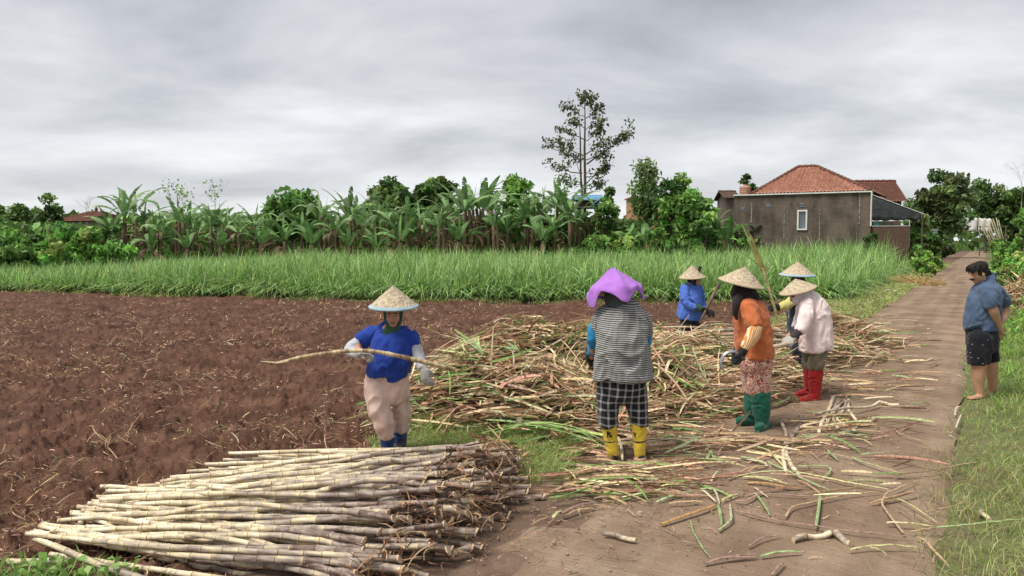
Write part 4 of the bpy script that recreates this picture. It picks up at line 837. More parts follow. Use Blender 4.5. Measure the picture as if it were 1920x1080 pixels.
# ---------------------------------------------------------------- SUGARCANE
def cane_mat(name, seed, tipside=True):
    """skin banded by internodes: waxy grey-violet, yellow where the sheath came off, pale rings; colour by length along x"""
    m, t, p, out = _mat(name); a = N(t, 'ShaderNodeTexCoord'); oi = N(t, 'ShaderNodeObjectInfo')
    off = N(t, 'ShaderNodeMath', operation='MULTIPLY', ins={1: 57.0}); t.links.new(oi.outputs['Random'], off.inputs[0])
    cbn = N(t, 'ShaderNodeCombineXYZ'); 
    for i in range(3): t.links.new(off.outputs[0], cbn.inputs[i])
    ad_ = N(t, 'ShaderNodeVectorMath', operation='ADD'); t.links.new(a.outputs['Object'], ad_.inputs[0]); t.links.new(cbn.outputs[0], ad_.inputs[1])
    at_ = N(t, 'ShaderNodeAttribute', attribute_name='col')      # r: internode phase 0..1, g: internode random, b: 0 butt .. 1 tip
    sp_ = N(t, 'ShaderNodeSeparateColor'); t.links.new(at_.outputs['Color'], sp_.inputs[0])
    mpn = N(t, 'ShaderNodeMapping'); mpn.inputs['Scale'].default_value = (4, 22, 22); t.links.new(ad_.outputs[0], mpn.inputs[0])
    n = N(t, 'ShaderNodeTexNoise', ins={'Scale': 1.3, 'Detail': 7, 'Roughness': .62}); t.links.new(mpn.outputs[0], n.inputs['Vector'])
    sm_ = N(t, 'ShaderNodeMath', operation='MULTIPLY_ADD', ins={1: .20}); t.links.new(sp_.outputs[1], sm_.inputs[0])
    sb = N(t, 'ShaderNodeMath', operation='ADD', ins={1: -.18}); t.links.new(n.outputs[0], sb.inputs[0]); t.links.new(sb.outputs[0], sm_.inputs[2])
    s2 = N(t, 'ShaderNodeMath', operation='MULTIPLY_ADD', ins={1: .36}); t.links.new(sp_.outputs[2], s2.inputs[0]); t.links.new(sm_.outputs[0], s2.inputs[2])
    s3 = N(t, 'ShaderNodeMath', operation='MULTIPLY_ADD', ins={1: .14}); t.links.new(oi.outputs['Random'], s3.inputs[0]); t.links.new(s2.outputs[0], s3.inputs[2])
    body = ramp(t, s3.outputs[0], [(.28, (.06, .036, .028)), (.42, (.16, .105, .085)), (.53, (.30, .25, .22)), (.62, (.43, .37, .30)), (.70, (.58, .49, .32)), (.82, (.74, .66, .48)), (.97, (.82, .76, .61))])
    # dark growth rings with a pale band on the internode beside them
    rg = ramp(t, sp_.outputs[0], [(0.0, (.30, .22, .16)), (.03, (.38, .28, .20)), (.06, (1.25, 1.16, .95)), (.13, (1.10, 1.06, .98)), (.22, (1, 1, 1)), (.96, (.95, .92, .88)), (1.0, (.5, .4, .32))])
    mu = N(t, 'ShaderNodeVectorMath', operation='MULTIPLY'); t.links.new(body, mu.inputs[0]); t.links.new(rg, mu.inputs[1])
    # smears of soil
    nd = N(t, 'ShaderNodeTexNoise', ins={'Scale': 9, 'Detail': 5}); t.links.new(ad_.outputs[0], nd.inputs['Vector'])
    mr_ = N(t, 'ShaderNodeMapRange', ins={1: .55, 2: .70, 3: 0, 4: .55}); t.links.new(nd.outputs[0], mr_.inputs[0])
    mxc = N(t, 'ShaderNodeMix', data_type='RGBA'); t.links.new(mr_.outputs[0], mxc.inputs[0]); t.links.new(mu.outputs[0], mxc.inputs[6]); mxc.inputs[7].default_value = (.17, .105, .075, 1)
    t.links.new(mxc.outputs[2], p.inputs['Base Color']); p.inputs['Roughness'].default_value = .55; p.inputs['Specular IOR Level'].default_value = .35
    bump(t, p, n.outputs[0], .35, .006)
    return m
M['cane'] = cane_mat('cane_skin', 0)
M['canecut'] = noise_mat('cut_cane_end', [(.3, (.50, .33, .20)), (.7, (.72, .56, .38))], 60, 5, .8, .3)
def cane_mesh(i, L=2.6, r0=.021, r1=.013, bend=.12, node=.15, sweep=1, wob=.5):
    """stalk along +x from butt (0) to tip (L); rings every node"""
    rs = random.Random(900+i); xs = []; x = 0; nodes = []
    rnd = rs.random()
    while x < L:
        step = node*rs.uniform(.7, 1.25)*(1 if x > .25 else .6); x1 = min(L, x+step*rs.uniform(.8, 1.25)); rnd = min(1, max(0, rs.gauss(.5, .28)))
        for f in (0, .03, .08, .14, .35, .65, .90, .97): xs.append((x+(x1-x)*f, f, rnd))
        x = x1
    xs.append((L, 1, rnd)); K = len(xs); n = 8; V = []; C = []; kx = [rs.gauss(0, 1) for _ in range(6)]; knee = [0]
    for (x, f, rnd) in xs:
        f0 = x/L; r = (r0+(r1-r0)*f0)
        r *= 1.13 if f < .05 or f > .95 else (1.0 if .1 < f < .9 else 1.05)
        y = bend*(f0*(1-f0))*4*sweep+wob*.03*math.sin(f0*7+kx[0])*kx[1]; z = wob*.02*math.sin(f0*8+kx[2])*kx[3]
        q = math.floor(x/node); y += wob*.004*(1 if q % 2 else -1)
        for j in range(n):
            a = 2*math.pi*j/n; V.append((x, y+r*math.cos(a), z+r*math.sin(a))); C.append((f, rnd, f0))
    Q = []
    for k in range(K-1):
        for j in range(n): Q.append((k*n+j, (k+1)*n+j, (k+1)*n+(j+1) % n, k*n+(j+1) % n))
    me = npmesh('cane_%d' % i, np.array(V), np.array(Q), np.array(C), smooth=True); me.materials.append(M['cane'])
    cut = []
    for xx, k, s_ in ((0, 0, -1), (L, K-1, 1)):
        rg = [V[k*n+j] for j in range(n)]; cut.append(([(v[0]+s_*.001+ (.5*(v[2])*s_), v[1], v[2]) for v in rg], s_))
    ends = []
    for rg, s_ in cut:
        cv = []; cf = []; b = 0; cv += rg+[(p_[0]-s_*.012, p_[1], p_[2]) for p_ in rg]; cf.append(tuple(b+j for j in (range(n) if s_ > 0 else range(n-1, -1, -1))))
        for j in range(n): jj = (j+1) % n; cf.append((b+j, b+n+j, b+n+jj, b+jj))
        mc = pymesh('cane_end_%d' % i, cv, cf); mc.materials.append(M['canecut']); ends.append(mc)
    return me, ends
CM = [cane_mesh(i, L=2.75, r0=random.Random(i).uniform(.0165, .0225), bend=random.Random(i+50).uniform(-.10, .13), wob=random.Random(i+70).uniform(.4, 1.0)) for i in range(12)]
def place(o, a, b, roll=0, Lm=2.75):
    a, b = Vector(a), Vector(b); d = b-a; s = d.length/Lm; X = d.normalized(); Z = Vector((0, 0, 1)); Yv = Z.cross(X).normalized(); Z = X.cross(Yv)
    R = Matrix((X, Yv, Z)).transposed()@Matrix.Rotation(roll, 3, 'X')
    o.matrix_world = Matrix.Translation(a)@R.to_4x4()@Matrix.Diagonal((s, 1, 1, 1))
def cane(a, b, mesh=None, roll=0, label=None, group=None, name='sugarcane_stalk', ends=True, Lm=2.75, fat=1.0):
    me, mc = mesh or random.choice(CM); o = bpy.data.objects.new(name, me); COL.objects.link(o); place(o, a, b, roll, Lm)
    if fat != 1.0: o.matrix_world = o.matrix_world@Matrix.Diagonal((1, fat, fat, 1))
    props(o, label, 'sugarcane', group)
    for e_ in mc: q = bpy.data.objects.new('cut_end', e_); COL.objects.link(q); q.parent = o
    return o
# the big stack in front: butts right, tips fanned out left
random.seed(21)
def bez(p, t):
    n = len(p)-1; t = min(max(t, 0), 1)*n; i = min(int(t), n-1); f = t-i; return p[i][0]*(1-f)+p[i+1][0]*f, p[i][1]*(1-f)+p[i+1][1]*f
BUTT = [(-.05, 6.40), (.0, 6.1), (.04, 5.7), (.0, 5.3), (-.12, 4.9), (-.22, 4.55), (-.42, 4.2), (-.62, 3.85)]
TIP = [(-2.2, 6.4), (-2.38, 5.95), (-2.60, 5.5), (-2.84, 5.3), (-2.78, 5.0), (-2.86, 4.65), (-2.80, 4.35), (-2.7, 3.95)]
def stack_h(s): return .04+.38*math.sin(math.pi*min(1, max(0, s)))**(1.25 if s < .5 else .6)
LAB = 'peeled sugarcane stalk in the big stack lying in front of the workers'
cnt = 0
for layer in range(9):
    z = .03+layer*.042; n = 40
    for k in range(n):
        s = (k+.5+random.uniform(-.35, .35))/n; hmax = stack_h(s)
        if z > hmax+.01: continue
        top = z > hmax-.075
        if not top and not (layer % 3 == 0 and s > .25) and random.random() < .62: continue
        bx, by = bez(BUTT, s); tx_, ty_ = bez(TIP, min(1, max(0, s*(1-.27*s)+random.gauss(0, .055))))
        bx += random.gauss(-.03, .10)-layer*.030; by += random.gauss(0, .03); tx_ += max(-.06, random.gauss(.12, .20))+layer*.02+(random.random() < .15)*.3; ty_ += random.gauss(0, .05)
        zb = z+random.uniform(-.01, .012); zt = .035+(z-.03)*random.uniform(.10, .30)+random.uniform(0, .02)
        o = cane((bx, by, zb), (tx_, ty_, zt), roll=random.choice([0, math.pi])+random.gauss(0, .15), label=LAB, group='sugarcane stalks in the front stack'); cnt += 1
        if random.random() < .12: o.matrix_world = o.matrix_world@Matrix.Diagonal((random.uniform(.7, .9), 1, 1, 1))
print('stack canes', cnt)
# individually readable canes of the stack
for (a, b, lab, za, zb2, f) in [((940, 838), (430, 850), 'long pale stalk along the far edge of the front stack', .16, .10, .95),
        ((958, 842), (600, 848), 'stalk with a knobbly brown butt reaching furthest right at the back of the stack', .15, .14, .9),
        ((870, 846), (700, 862), 'short brown stalk slanting across the top back of the stack', .26, .30, .9),
        ((886, 1029), (818, 1038), 'short peeled yellow cane piece on the road beside the stack', .075, .075, 1.0),
        ((152, 992), (150, 962), 'short pale stub standing on end at the left of the stack', .04, .10, .9),
        ((110, 1052), (15, 1053), 'pale stalk tip poking out of the weeds at bottom left', .05, .04, 1.0),
        ((300, 1100), (62, 1010), 'pale yellow stalk nearest the bottom left corner of the stack', .10, .06, 1.0)]:
    p0, p1 = gnd(*a, za), gnd(*b, zb2); cane(p0, p1, label=lab, fat=f, mesh=(cane_mesh(300+int(a[0]), L=(p1-p0).length, r0=.02, r1=.016, bend=0, wob=.3)), Lm=(p1-p0).length)
# rootlets and shredded sheath hanging at the butts
n_ = 700; s_a = RNG.random(n_); P = []
bb = np.array([bez(BUTT, q) for q in s_a]); hh_ = np.array([stack_h(q) for q in s_a]); zz = RNG.random(n_)*hh_
P = bits(bb[:, 0]-.06+RNG.normal(0, .10, n_)-zz*.35, bb[:, 1]+RNG.normal(0, .05, n_), zz+.02, RNG.uniform(.04, .22, n_), RNG.uniform(.0015, .008, n_), pal(n_, [(.20, .11, .07), (.30, .18, .11), (.14, .08, .05), (.42, .28, .17)], None, .2), 5, 1.6, .35, .6)
props(link('root_shreds', npmesh('root_shreds', *P), M['straw']), 'brown rootlets and shredded sheaths at the butts of the front stack', 'plant debris', kind='stuff')
# dark earth and trash under the stack so no light passes under it
# second bundle behind, near the small woman in blue
random.seed(8)
for k in range(34):
    v0 = random.uniform(612, 652); a = gnd(1480+random.gauss(0, 25), v0+18, .05); z = random.uniform(.15, .50)
    a = at(1475+random.gauss(0, 30), 640, random.uniform(11.0, 12.3)); a.z = z; b = Vector((a.x-2.6+random.gauss(0, .25), a.y+random.gauss(-.1, .15), z+random.gauss(.03, .03)))
    cane(a, b, roll=random.choice([0, math.pi]), label='pale sugarcane stalk in the low bundle in front of the small woman in blue', group='sugarcane stalks in the far bundle')
# planting setts in the middle of the road
def sett(pts, r, label, group=None, name='cane_piece', z=.07, zs=None, seed=0):
    """cane piece through picture points, lying on the road"""
    P_ = [gnd(u, v, (zs[i] if zs else z)) for i, (u, v) in enumerate(pts)]; o0 = P_[0].copy(); me, mc = cane_mesh(500+seed, L=2.0, r0=r, r1=r*.85, bend=0, wob=.5, node=.13*2.0/sum((P_[i+1]-P_[i]).length for i in range(len(P_)-1)))
    tot = [0]
    for i in range(len(P_)-1): tot.append(tot[-1]+(P_[i+1]-P_[i]).length)
    def pos(x):
        q = x/2.0*tot[-1]; q = min(max(q, 0), tot[-1])
        for i in range(len(tot)-1):
            if q <= tot[i+1]+1e-9:
                f = (q-tot[i])/(tot[i+1]-tot[i]); p0 = P_[max(i-1, 0)]; p1, p2 = P_[i], P_[i+1]; p3 = P_[min(i+2, len(P_)-1)]
                c = .5*((2*p1)+(p2-p0)*f+(2*p0-5*p1+4*p2-p3)*f*f+(3*p1-p0-3*p2+p3)*f**3); return c
    for mesh in (me, *mc):
        for v in mesh.vertices:
            c = pos(v.co.x); d = (pos(min(2.0, v.co.x+.05))-pos(max(0, v.co.x-.05))).normalized(); sd = Vector((0, 0, 1)).cross(d).normalized(); up = d.cross(sd)
            v.co = c-o0+sd*v.co.y+up*v.co.z
        mesh.update()
    o = link(name, me, None); o.location = o0; [link('cut_end', e_, None, o) for e_ in mc]; props(o, label, 'cane piece', group); return o
def Z4(x, y): return (1400+x/3.177, 740+y/3.177)
def Z3(x, y): return (950+x/3.84, 820+y/3.84)
G1 = 'short cane pieces laid side by side on the road'
for i, (pts, r, lab) in enumerate([
        ([(520, 20), (485, 90), (455, 160), (432, 232)], .019, 'leftmost speckled cane piece in the row laid on the road, pale at its near end'),
        ([(585, 30), (528, 90), (520, 150), (548, 208)], .016, 'brown bent cane piece in the middle of the row laid on the road'),
        ([(598, 45), (555, 100), (550, 150), (585, 190)], .015, 'curved cane piece right of the brown bent one in the row on the road'),
        ([(607, 32), (610, 90), (635, 135), (663, 172)], .017, 'palest cane piece, rightmost in the row laid on the road'),
        ([(560, 30), (500, 120), (470, 190)], .013, 'thin dark cane piece behind the speckled one in the row on the road'),
        ([(484, 100), (478, 160), (490, 195)], .010, 'short splintered cane piece in the row on the road')]):
    sett([Z4(*p_) for p_ in pts], r, lab, G1, seed=i)
sett([Z4(205, 162), Z4(228, 230), Z4(220, 340), Z4(245, 470)], .016, 'thinner of the two long speckled cane pieces lying side by side on the road', 'two long cane pieces on the road', seed=11)
sett([Z4(322, 125), Z4(262, 260), Z4(262, 380), Z4(302, 485)], .020, 'thicker of the two long speckled cane pieces lying side by side on the road', 'two long cane pieces on the road', seed=12)
sett([Z4(405, 112), Z4(560, 90), Z4(740, 62), Z4(800, 45)], .014, 'long thin brown stalk lying across the row of short cane pieces', seed=13, z=.11)
sett([Z4(800, 45), Z4(860, 60), Z4(905, 62)], .018, 'thick greenish stalk end beside the long thin brown stalk', seed=14)
sett([Z4(590, 230), Z4(650, 208)], .017, 'short pale yellow stub on the road behind the green strip', seed=15)
sett([Z4(1388, 690), Z4(1438, 742)], .016, 'short whitish cane stub lying in the grass at right', seed=16, z=.05)
sett([Z4(270, 858), Z4(400, 845), Z4(490, 830)], .018, 'pale greenish cane piece near the bottom middle of the road', seed=17)
sett([Z4(475, 812), Z4(560, 850), Z4(620, 882)], .021, 'thick pale cane piece with a hollow end near the bottom of the road', seed=18)
sett([Z3(705, 690), Z3(820, 718), Z3(930, 742)], .016, 'short reddish brown hollow cane piece alone on the open road', seed=19)
# single leaves, sheaths and sticks on the road
LC = {'g': (.33, .42, .20), 'y': (.55, .52, .26), 't': (.48, .34, .21), 'o': (.47, .28, .12), 'p': (.34, .22, .18), 'w': (.62, .54, .40), 'd': (.24, .15, .10)}
LN = {'g': ('cane_leaf', 'green cane leaf strip', 'leaf'), 'y': ('cane_leaf', 'yellow green cane leaf strip', 'leaf'), 't': ('leaf_sheath', 'tan dry leaf sheath', 'leaf'), 'o': ('leaf_sheath', 'orange brown dry leaf sheath', 'leaf'), 'p': ('cane_stick', 'purplish brown cane stick', 'stick'), 'w': ('leaf_sheath', 'bleached dry leaf sheath', 'leaf'), 'd': ('dry_twig', 'thin dark dry stem', 'stick')}
def litter(k, wpx, pts, label, tip=None):
    P_ = [gnd(u, v, .066) for u, v in pts]; Ym = sum(p_.y for p_ in P_)/len(P_); w = wpx/F*Ym/2*.82
    D = []; 
    for i in range(len(P_)-1):
        for j in range(4): D.append(P_[i].lerp(P_[i+1], j/4))
    D.append(P_[-1]); D = [(D[max(i-1, 0)]+D[i]*2+D[min(i+1, len(D)-1)])/4 for i in range(len(D))]
    n = len(D); V = []; Fc = []; cols = []; rs = random.Random(int(pts[0][0]*7+pts[0][1])); c0 = np.array(LC[k]); c1 = np.array(LC[tip]) if tip else c0*rs.uniform(.8, 1.2)
    for i, p_ in enumerate(D):
        d = (D[min(i+1, n-1)]-D[max(i-1, 0)]); d.z = 0; d = d.normalized() if d.length > 1e-6 else Vector((1, 0, 0)); sd = Vector((-d.y, d.x, 0)); f = i/(n-1)
        ww = w*(1.0 if f < .75 else 1.0-.55*(f-.75)/.25); lift = .012*math.sin(f*3.1)+.006*rs.random()
        cc = (c0*(1-f)+c1*f)*rs.uniform(.9, 1.1)
        sec = [(-1, .0), (-.92, .6), (-.4, .85), (0, .55), (.4, .95), (.92, .6), (1, 0), (0, -.15)]
        for (a_, h_) in sec: V.append(p_-P_[0]+sd*ww*a_+Vector((0, 0, lift+h_*min(ww, .008)))); cols.append(cc*(1.2 if abs(a_) > .9 else .92 if a_ == 0 else 1))
    m_ = 8
    for i in range(n-1):
        for j in range(m_): Fc.append((i*m_+j, (i+1)*m_+j, (i+1)*m_+(j+1) % m_, i*m_+(j+1) % m_))
    nm, _, cat = LN[k]; o = link(nm, npmesh(nm, np.array([list(v) for v in V]), np.array(Fc), np.array(cols)), M['straw']); o.location = P_[0]; props(o, label, cat); return o
LIT = [  # colour, width px, zoom-4 points, what sets it apart
 ('g', 5, [(120, 400), (240, 465), (370, 530), (500, 575)], 'long green leaf strip running past the near ends of the two long cane pieces'),
 ('y', 5, [(270, 460), (450, 500), (620, 540), (860, 570)], 'long yellow green leaf strip trailing right from the two long cane pieces'),
 ('g', 7, [(440, 600), (425, 720), (410, 812)], 'upright looking broad green leaf strip in the middle of the road', 'g'),
 ('t', 4, [(440, 595), (360, 545), (300, 510)], 'tan leaf stem joined to the top of the broad green strip'),
 ('g', 6, [(40, 575), (90, 650), (140, 722)], 'double green leaf strip at left of the broad green one'),
 ('w', 4, [(45, 555), (75, 585), (130, 620)], 'bleached sheath crossing the top of the double green strip'),
 ('t', 5, [(230, 735), (265, 680), (440, 640), (620, 600), (800, 580)], 'long tan stem with a bent left end in the middle of the road'),
 ('o', 9, [(0, 525), (120, 540), (220, 560), (330, 565)], 'wide orange brown dry sheath left of the broad green strip'),
 ('p', 4, [(0, 595), (140, 605), (300, 615), (420, 610)], 'thin purplish stick just below the wide orange sheath'),
 ('p', 4, [(0, 720), (210, 765), (420, 800), (700, 835), (1000, 850)], 'very long thin brown stem running across the road near the bottom'),
 ('t', 5, [(940, 838), (850, 730), (800, 660), (830, 600), (930, 555), (1020, 510)], 'curved tan stem bowed to the left on the right half of the road'),
 ('t', 6, [(1010, 850), (1060, 880), (1110, 940), (1210, 1030)], 'tan stem running down to the grass edge at bottom right'),
 ('w', 6, [(825, 768), (960, 780), (1120, 795)], 'bleached stalk with a brown end at right of the road', 'y'),
 ('g', 6, [(1120, 797), (1250, 795), (1400, 780), (1520, 765), (1660, 742)], 'long pale green leaf reaching from the road into the right grass'),
 ('t', 4, [(965, 820), (1080, 815), (1130, 798)], 'tan twig under the long pale green leaf'),
 ('y', 3, [(860, 605), (960, 660), (1160, 782)], 'thin straight yellow green stem slanting down to the right grass'),
 ('y', 6, [(605, 930), (720, 915), (860, 912), (1030, 912)], 'straight pale green stalk strip near the bottom right of the road'),
 ('y', 3, [(725, 912), (780, 935), (840, 960)], 'short thin strip branching from the straight pale green one'),
 ('p', 5, [(5, 915), (90, 870), (210, 840)], 'folded purplish sheath at the bottom middle of the road'),
 ('p', 5, [(-130, 985), (-20, 970), (80, 965)], 'purplish stick with a green end at the very bottom of the road'),
 ('g', 5, [(85, 968), (200, 955), (335, 937)], 'green leaf end continuing the purplish stick at the bottom'),
 ('p', 7, [(150, 1085), (190, 1040), (225, 1005)], 'dark purplish stick touching the bottom edge of the picture'),
 ('g', 5, [(620, 375), (700, 415), (800, 445), (912, 470)], 'green strip with a tan end behind the curved tan stem', 't'),
 ('d', 3, [(915, 474), (1050, 472), (1150, 460), (1390, 400)], 'long thin dark stem reaching into the right grass'),
 ('t', 4, [(1130, 460), (1220, 440), (1390, 402)], 'tan blade lying along the long thin dark stem'),
 ('g', 5, [(670, 362), (790, 358), (925, 347)], 'straight green strip behind the green one with the tan end', 'p'),
 ('p', 4, [(280, 312), (500, 316), (768, 322)], 'straight purplish stick crossing the road behind the two green strips'),
 ('g', 5, [(465, 312), (485, 350), (545, 395)], 'short green strip hanging from the straight purplish stick'),
 ('g', 5, [(545, 232), (640, 252), (755, 264)], 'green strip with a tan left end beside the short pale stub'),
 ('y', 3, [(630, 262), (700, 280), (750, 304)], 'thin yellow strip under the green one beside the pale stub'),
 ('t', 3, [(640, 212), (740, 226), (830, 232)], 'thin tan stem right of the short pale stub'),
 ('t', 3, [(875, 200), (900, 240), (960, 258), (1065, 285)], 'fine curved stem on the empty right part of the road'),
 ('t', 4, [(720, 182), (750, 160), (782, 130)], 'small forked twig on the empty part of the road'),
 ('w', 4, [(1245, 205), (1262, 165), (1278, 120)], 'bleached curled leaf at the right edge of the road'),
 ('w', 4, [(1242, 130), (1245, 90), (1275, 70)], 'curled leaf at the right edge of the road above the bleached one'),
 ('g', 4, [(290, 430), (470, 432), (510, 455), (435, 525)], 'kinked green strip right of the two long cane pieces'),
 ('t', 3, [(160, 365), (290, 352), (385, 350), (435, 400)], 'thin tan stem ending in a kink right of the two long cane pieces'),
 ('t', 3, [(420, 345), (540, 370), (640, 385)], 'thin tan stem between the kinked green strip and the green one with a tan end'),
 ('t', 3, [(325, 235), (380, 262), (440, 285)], 'short tan stem between the cane pieces on the road'),
 ('d', 3, [(895, 675), (940, 710), (988, 745)], 'small dark twig right of the curved tan stem'),
 ('t', 4, [(1000, 712), (1050, 755), (1120, 790)], 'tan twig meeting the long pale green leaf'),
 ('t', 3, [(1050, 705), (1200, 688), (1350, 632)], 'thin tan stem reaching into the right grass below the dark one'),
 ('d', 3, [(1100, 610), (1150, 645), (1220, 662)], 'forked thin twig at the right edge of the road'),
 ('g', 6, [(0, 300), (130, 340), (230, 440)], 'green strip passing under the two long cane pieces', 'y'),
 ('y', 6, [(0, 490), (110, 505), (250, 538)], 'pale yellow green stalk above the wide orange sheath'),
 ('w', 5, [(0, 390), (90, 410), (130, 430)], 'bleached sheath at the left edge of the two long cane pieces'),
 ('t', 5, [(0, 470), (60, 440), (128, 428)], 'tan folded sheath near the left edge of the two long cane pieces'),
 ('p', 4, [(1110, 1015), (1115, 985), (1125, 960)], 'small forked end of the tan stem at bottom right'),
 ('d', 3, [(935, 140), (990, 142), (1050, 158)], 'faint dark stem on the road below the man')]
for it in LIT:
    k, w, pts, lab = it[:4]; litter(k, w, [Z4(*p_) for p_ in pts], lab, it[4] if len(it) > 4 else None)
LIT3 = [
 ('o', 9, [(1100, 632), (1250, 590), (1420, 535), (1528, 490)], 'wide orange brown leaf slanting up to the right on the open road', None),
 ('g', 4, [(1320, 600), (1345, 700), (1400, 800), (1475, 885)], 'curved thin green leaf at the bottom middle of the road', None),
 ('g', 7, [(1520, 490), (1540, 570), (1550, 650)], 'green leaf strip hanging from the wide orange leaf', None),
 ('g', 6, [(1520, 682), (1620, 612), (1612, 540), (1605, 475)], 'kinked green and white strip right of the one hanging from the orange leaf', 'w'),
 ('p', 9, [(1415, 915), (1550, 890), (1820, 865)], 'thick purplish stalk with a green end near the bottom middle', None),
 ('g', 7, [(1820, 865), (1930, 850), (2130, 830)], 'green end of the thick purplish stalk near the bottom middle', None),
 ('p', 8, [(380, 555), (520, 505), (670, 470)], 'purplish stick with a frayed green tip lying alone left of the road middle', None),
 ('y', 8, [(330, 588), (365, 560), (400, 538)], 'frayed green tip of the purplish stick left of the road middle', 'g'),
 ('t', 4, [(175, 636), (250, 610), (320, 575)], 'thin tan twig left of the frayed green tip', None),
 ('t', 4, [(430, 560), (530, 535), (640, 520)], 'thin tan stem under the purplish stick', None),
 ('t', 6, [(990, 350), (1130, 390), (1270, 435)], 'tan leaf bundle pointing right in front of the yellow socks', None),
 ('t', 6, [(890, 250), (940, 320), (1000, 370)], 'tan frayed leaf just in front of the yellow socks', None),
 ('w', 5, [(945, 180), (945, 250), (950, 320)], 'bleached straight sheath standing out between the yellow socks', None),
 ('w', 7, [(800, 0), (825, 80), (835, 175)], 'pale sheath strip beside the left yellow sock', None),
 ('t', 7, [(640, 160), (780, 190), (960, 212)], 'tan stick lying under the sandals of the woman in stripes', None),
 ('y', 6, [(1080, 365), (1180, 355), (1310, 340)], 'yellow green stalk lying in front of the yellow socks', None),
 ('t', 6, [(1160, 485), (1280, 480), (1420, 470)], 'tan sheath below the leaf bundle', None),
 ('t', 7, [(1050, 310), (1200, 350), (1350, 395)], 'wide tan sheath above the leaf bundle', None),
 ('p', 5, [(1300, 360), (1440, 345), (1580, 330)], 'purplish stick pointing at the wide orange sheath', None),
 ('y', 6, [(1545, 465), (1610, 440), (1685, 415)], 'pale green stub beside the kinked strip', None),
 ('g', 7, [(1680, 145), (1780, 170), (1880, 205)], 'pale green stalk below the leaf litter', None),
 ('t', 5, [(1590, 310), (1730, 240), (1880, 205)], 'tan folded sheath below the pale green stalk', None),
 ('y', 7, [(1695, 290), (1800, 305), (1930, 325)], 'pale yellow stalk above the orange sheath', None),
 ('w', 5, [(1400, 385), (1440, 420), (1510, 475)], 'bleached strip meeting the orange leaf', None),
 ('w', 5, [(1480, 365), (1510, 420), (1535, 490)], 'bleached kinked strip next to the one meeting the orange leaf', None),
 ('g', 6, [(1390, 375), (1500, 390), (1610, 425)], 'green stalk strip above the kinked bleached strip', None),
 ('g', 6, [(1780, 395), (1830, 470), (1900, 570)], 'pair of green strips pointing down at right of the orange leaf', None),
 ('p', 5, [(1640, 530), (1760, 570), (1920, 605)], 'purplish stem starting right of the kinked green and white strip', None),
 ('p', 6, [(1640, 465), (1720, 480), (1860, 395)], 'purplish bent stick over the pale stub', None),
 ('d', 3, [(740, 505), (820, 440), (950, 390)], 'thin dark twig in front of the sandals', None),
 ('d', 3, [(1110, 655), (1180, 690), (1260, 735)], 'thin dark stem below the wide orange leaf', None),
 ('y', 6, [(540, 355), (600, 350), (665, 338)], 'yellow green piece with a frayed left end near the grass patch', None),
 ('y', 6, [(550, 222), (600, 232), (655, 240)], 'short yellow green stub near the left sandal', None),
 ('t', 5, [(1000, 105), (1200, 95), (1420, 60)], 'long tan stick behind the right sandal', None),
 ('g', 6, [(1000, 190), (1100, 185), (1230, 175)], 'green leaf lying right of the right sandal', None),
 ('t', 5, [(1150, 225), (1250, 195), (1350, 170)], 'tan stick under the green leaf right of the sandals', None),
 ('p', 5, [(1400, 210), (1520, 190), (1640, 168)], 'straight purplish stick right of the green leaf', None),
 ('g', 6, [(1420, 190), (1460, 140), (1480, 90)], 'green leaf tuft in the litter edge, left blade', None),
 ('g', 5, [(1500, 175), (1475, 130), (1450, 95)], 'green leaf tuft in the litter edge, right blade', None),
 ('w', 5, [(1470, 325), (1500, 280), (1530, 240)], 'small white piece with a green frayed end', 'g')]
for k, w, pts, lab, tp in LIT3: litter(k, w, [Z3(*p_) for p_ in pts], lab, tp)
# litter fan of longer sheaths thinning out to the right between the heaps and the open road
n_ = 3700; U = RNG.uniform(1060, 1750, n_); Vv = RNG.uniform(590, 940, n_)
k = (Vv > 590+np.abs(U-1560)*.05) & (U < 1765-(Vv-590)*.15) & (RNG.random(n_) < np.clip(1.15-(U-1250)/520-np.maximum(Vv-700, 0)/520-(Vv > 850)*.42, .05, 1)); U, Vv = U[k], Vv[k]
rr = [gnd(a, b, .05) for a, b in zip(U, Vv)]; X = np.array([q.x for q in rr]); Y = np.array([q.y for q in rr]); k = clear_feet(X, Y); X, Y = X[k], Y[k]; n_ = len(X)
P = bits(X, Y, on_ground_z(X, Y)+.004+RNG.random(n_)*.02, RNG.uniform(.10, .62, n_), RNG.uniform(.004, .014, n_), pal(n_, TR, TW, .16), 6, .32, .05, .2, az=RNG.normal(-.05, .5, n_))
props(link('cane_trash', npmesh('trash_fan', *P), M['straw']), 'loose sheaths and leaf tops spread over the left half of the road', 'leaf litter', kind='stuff')
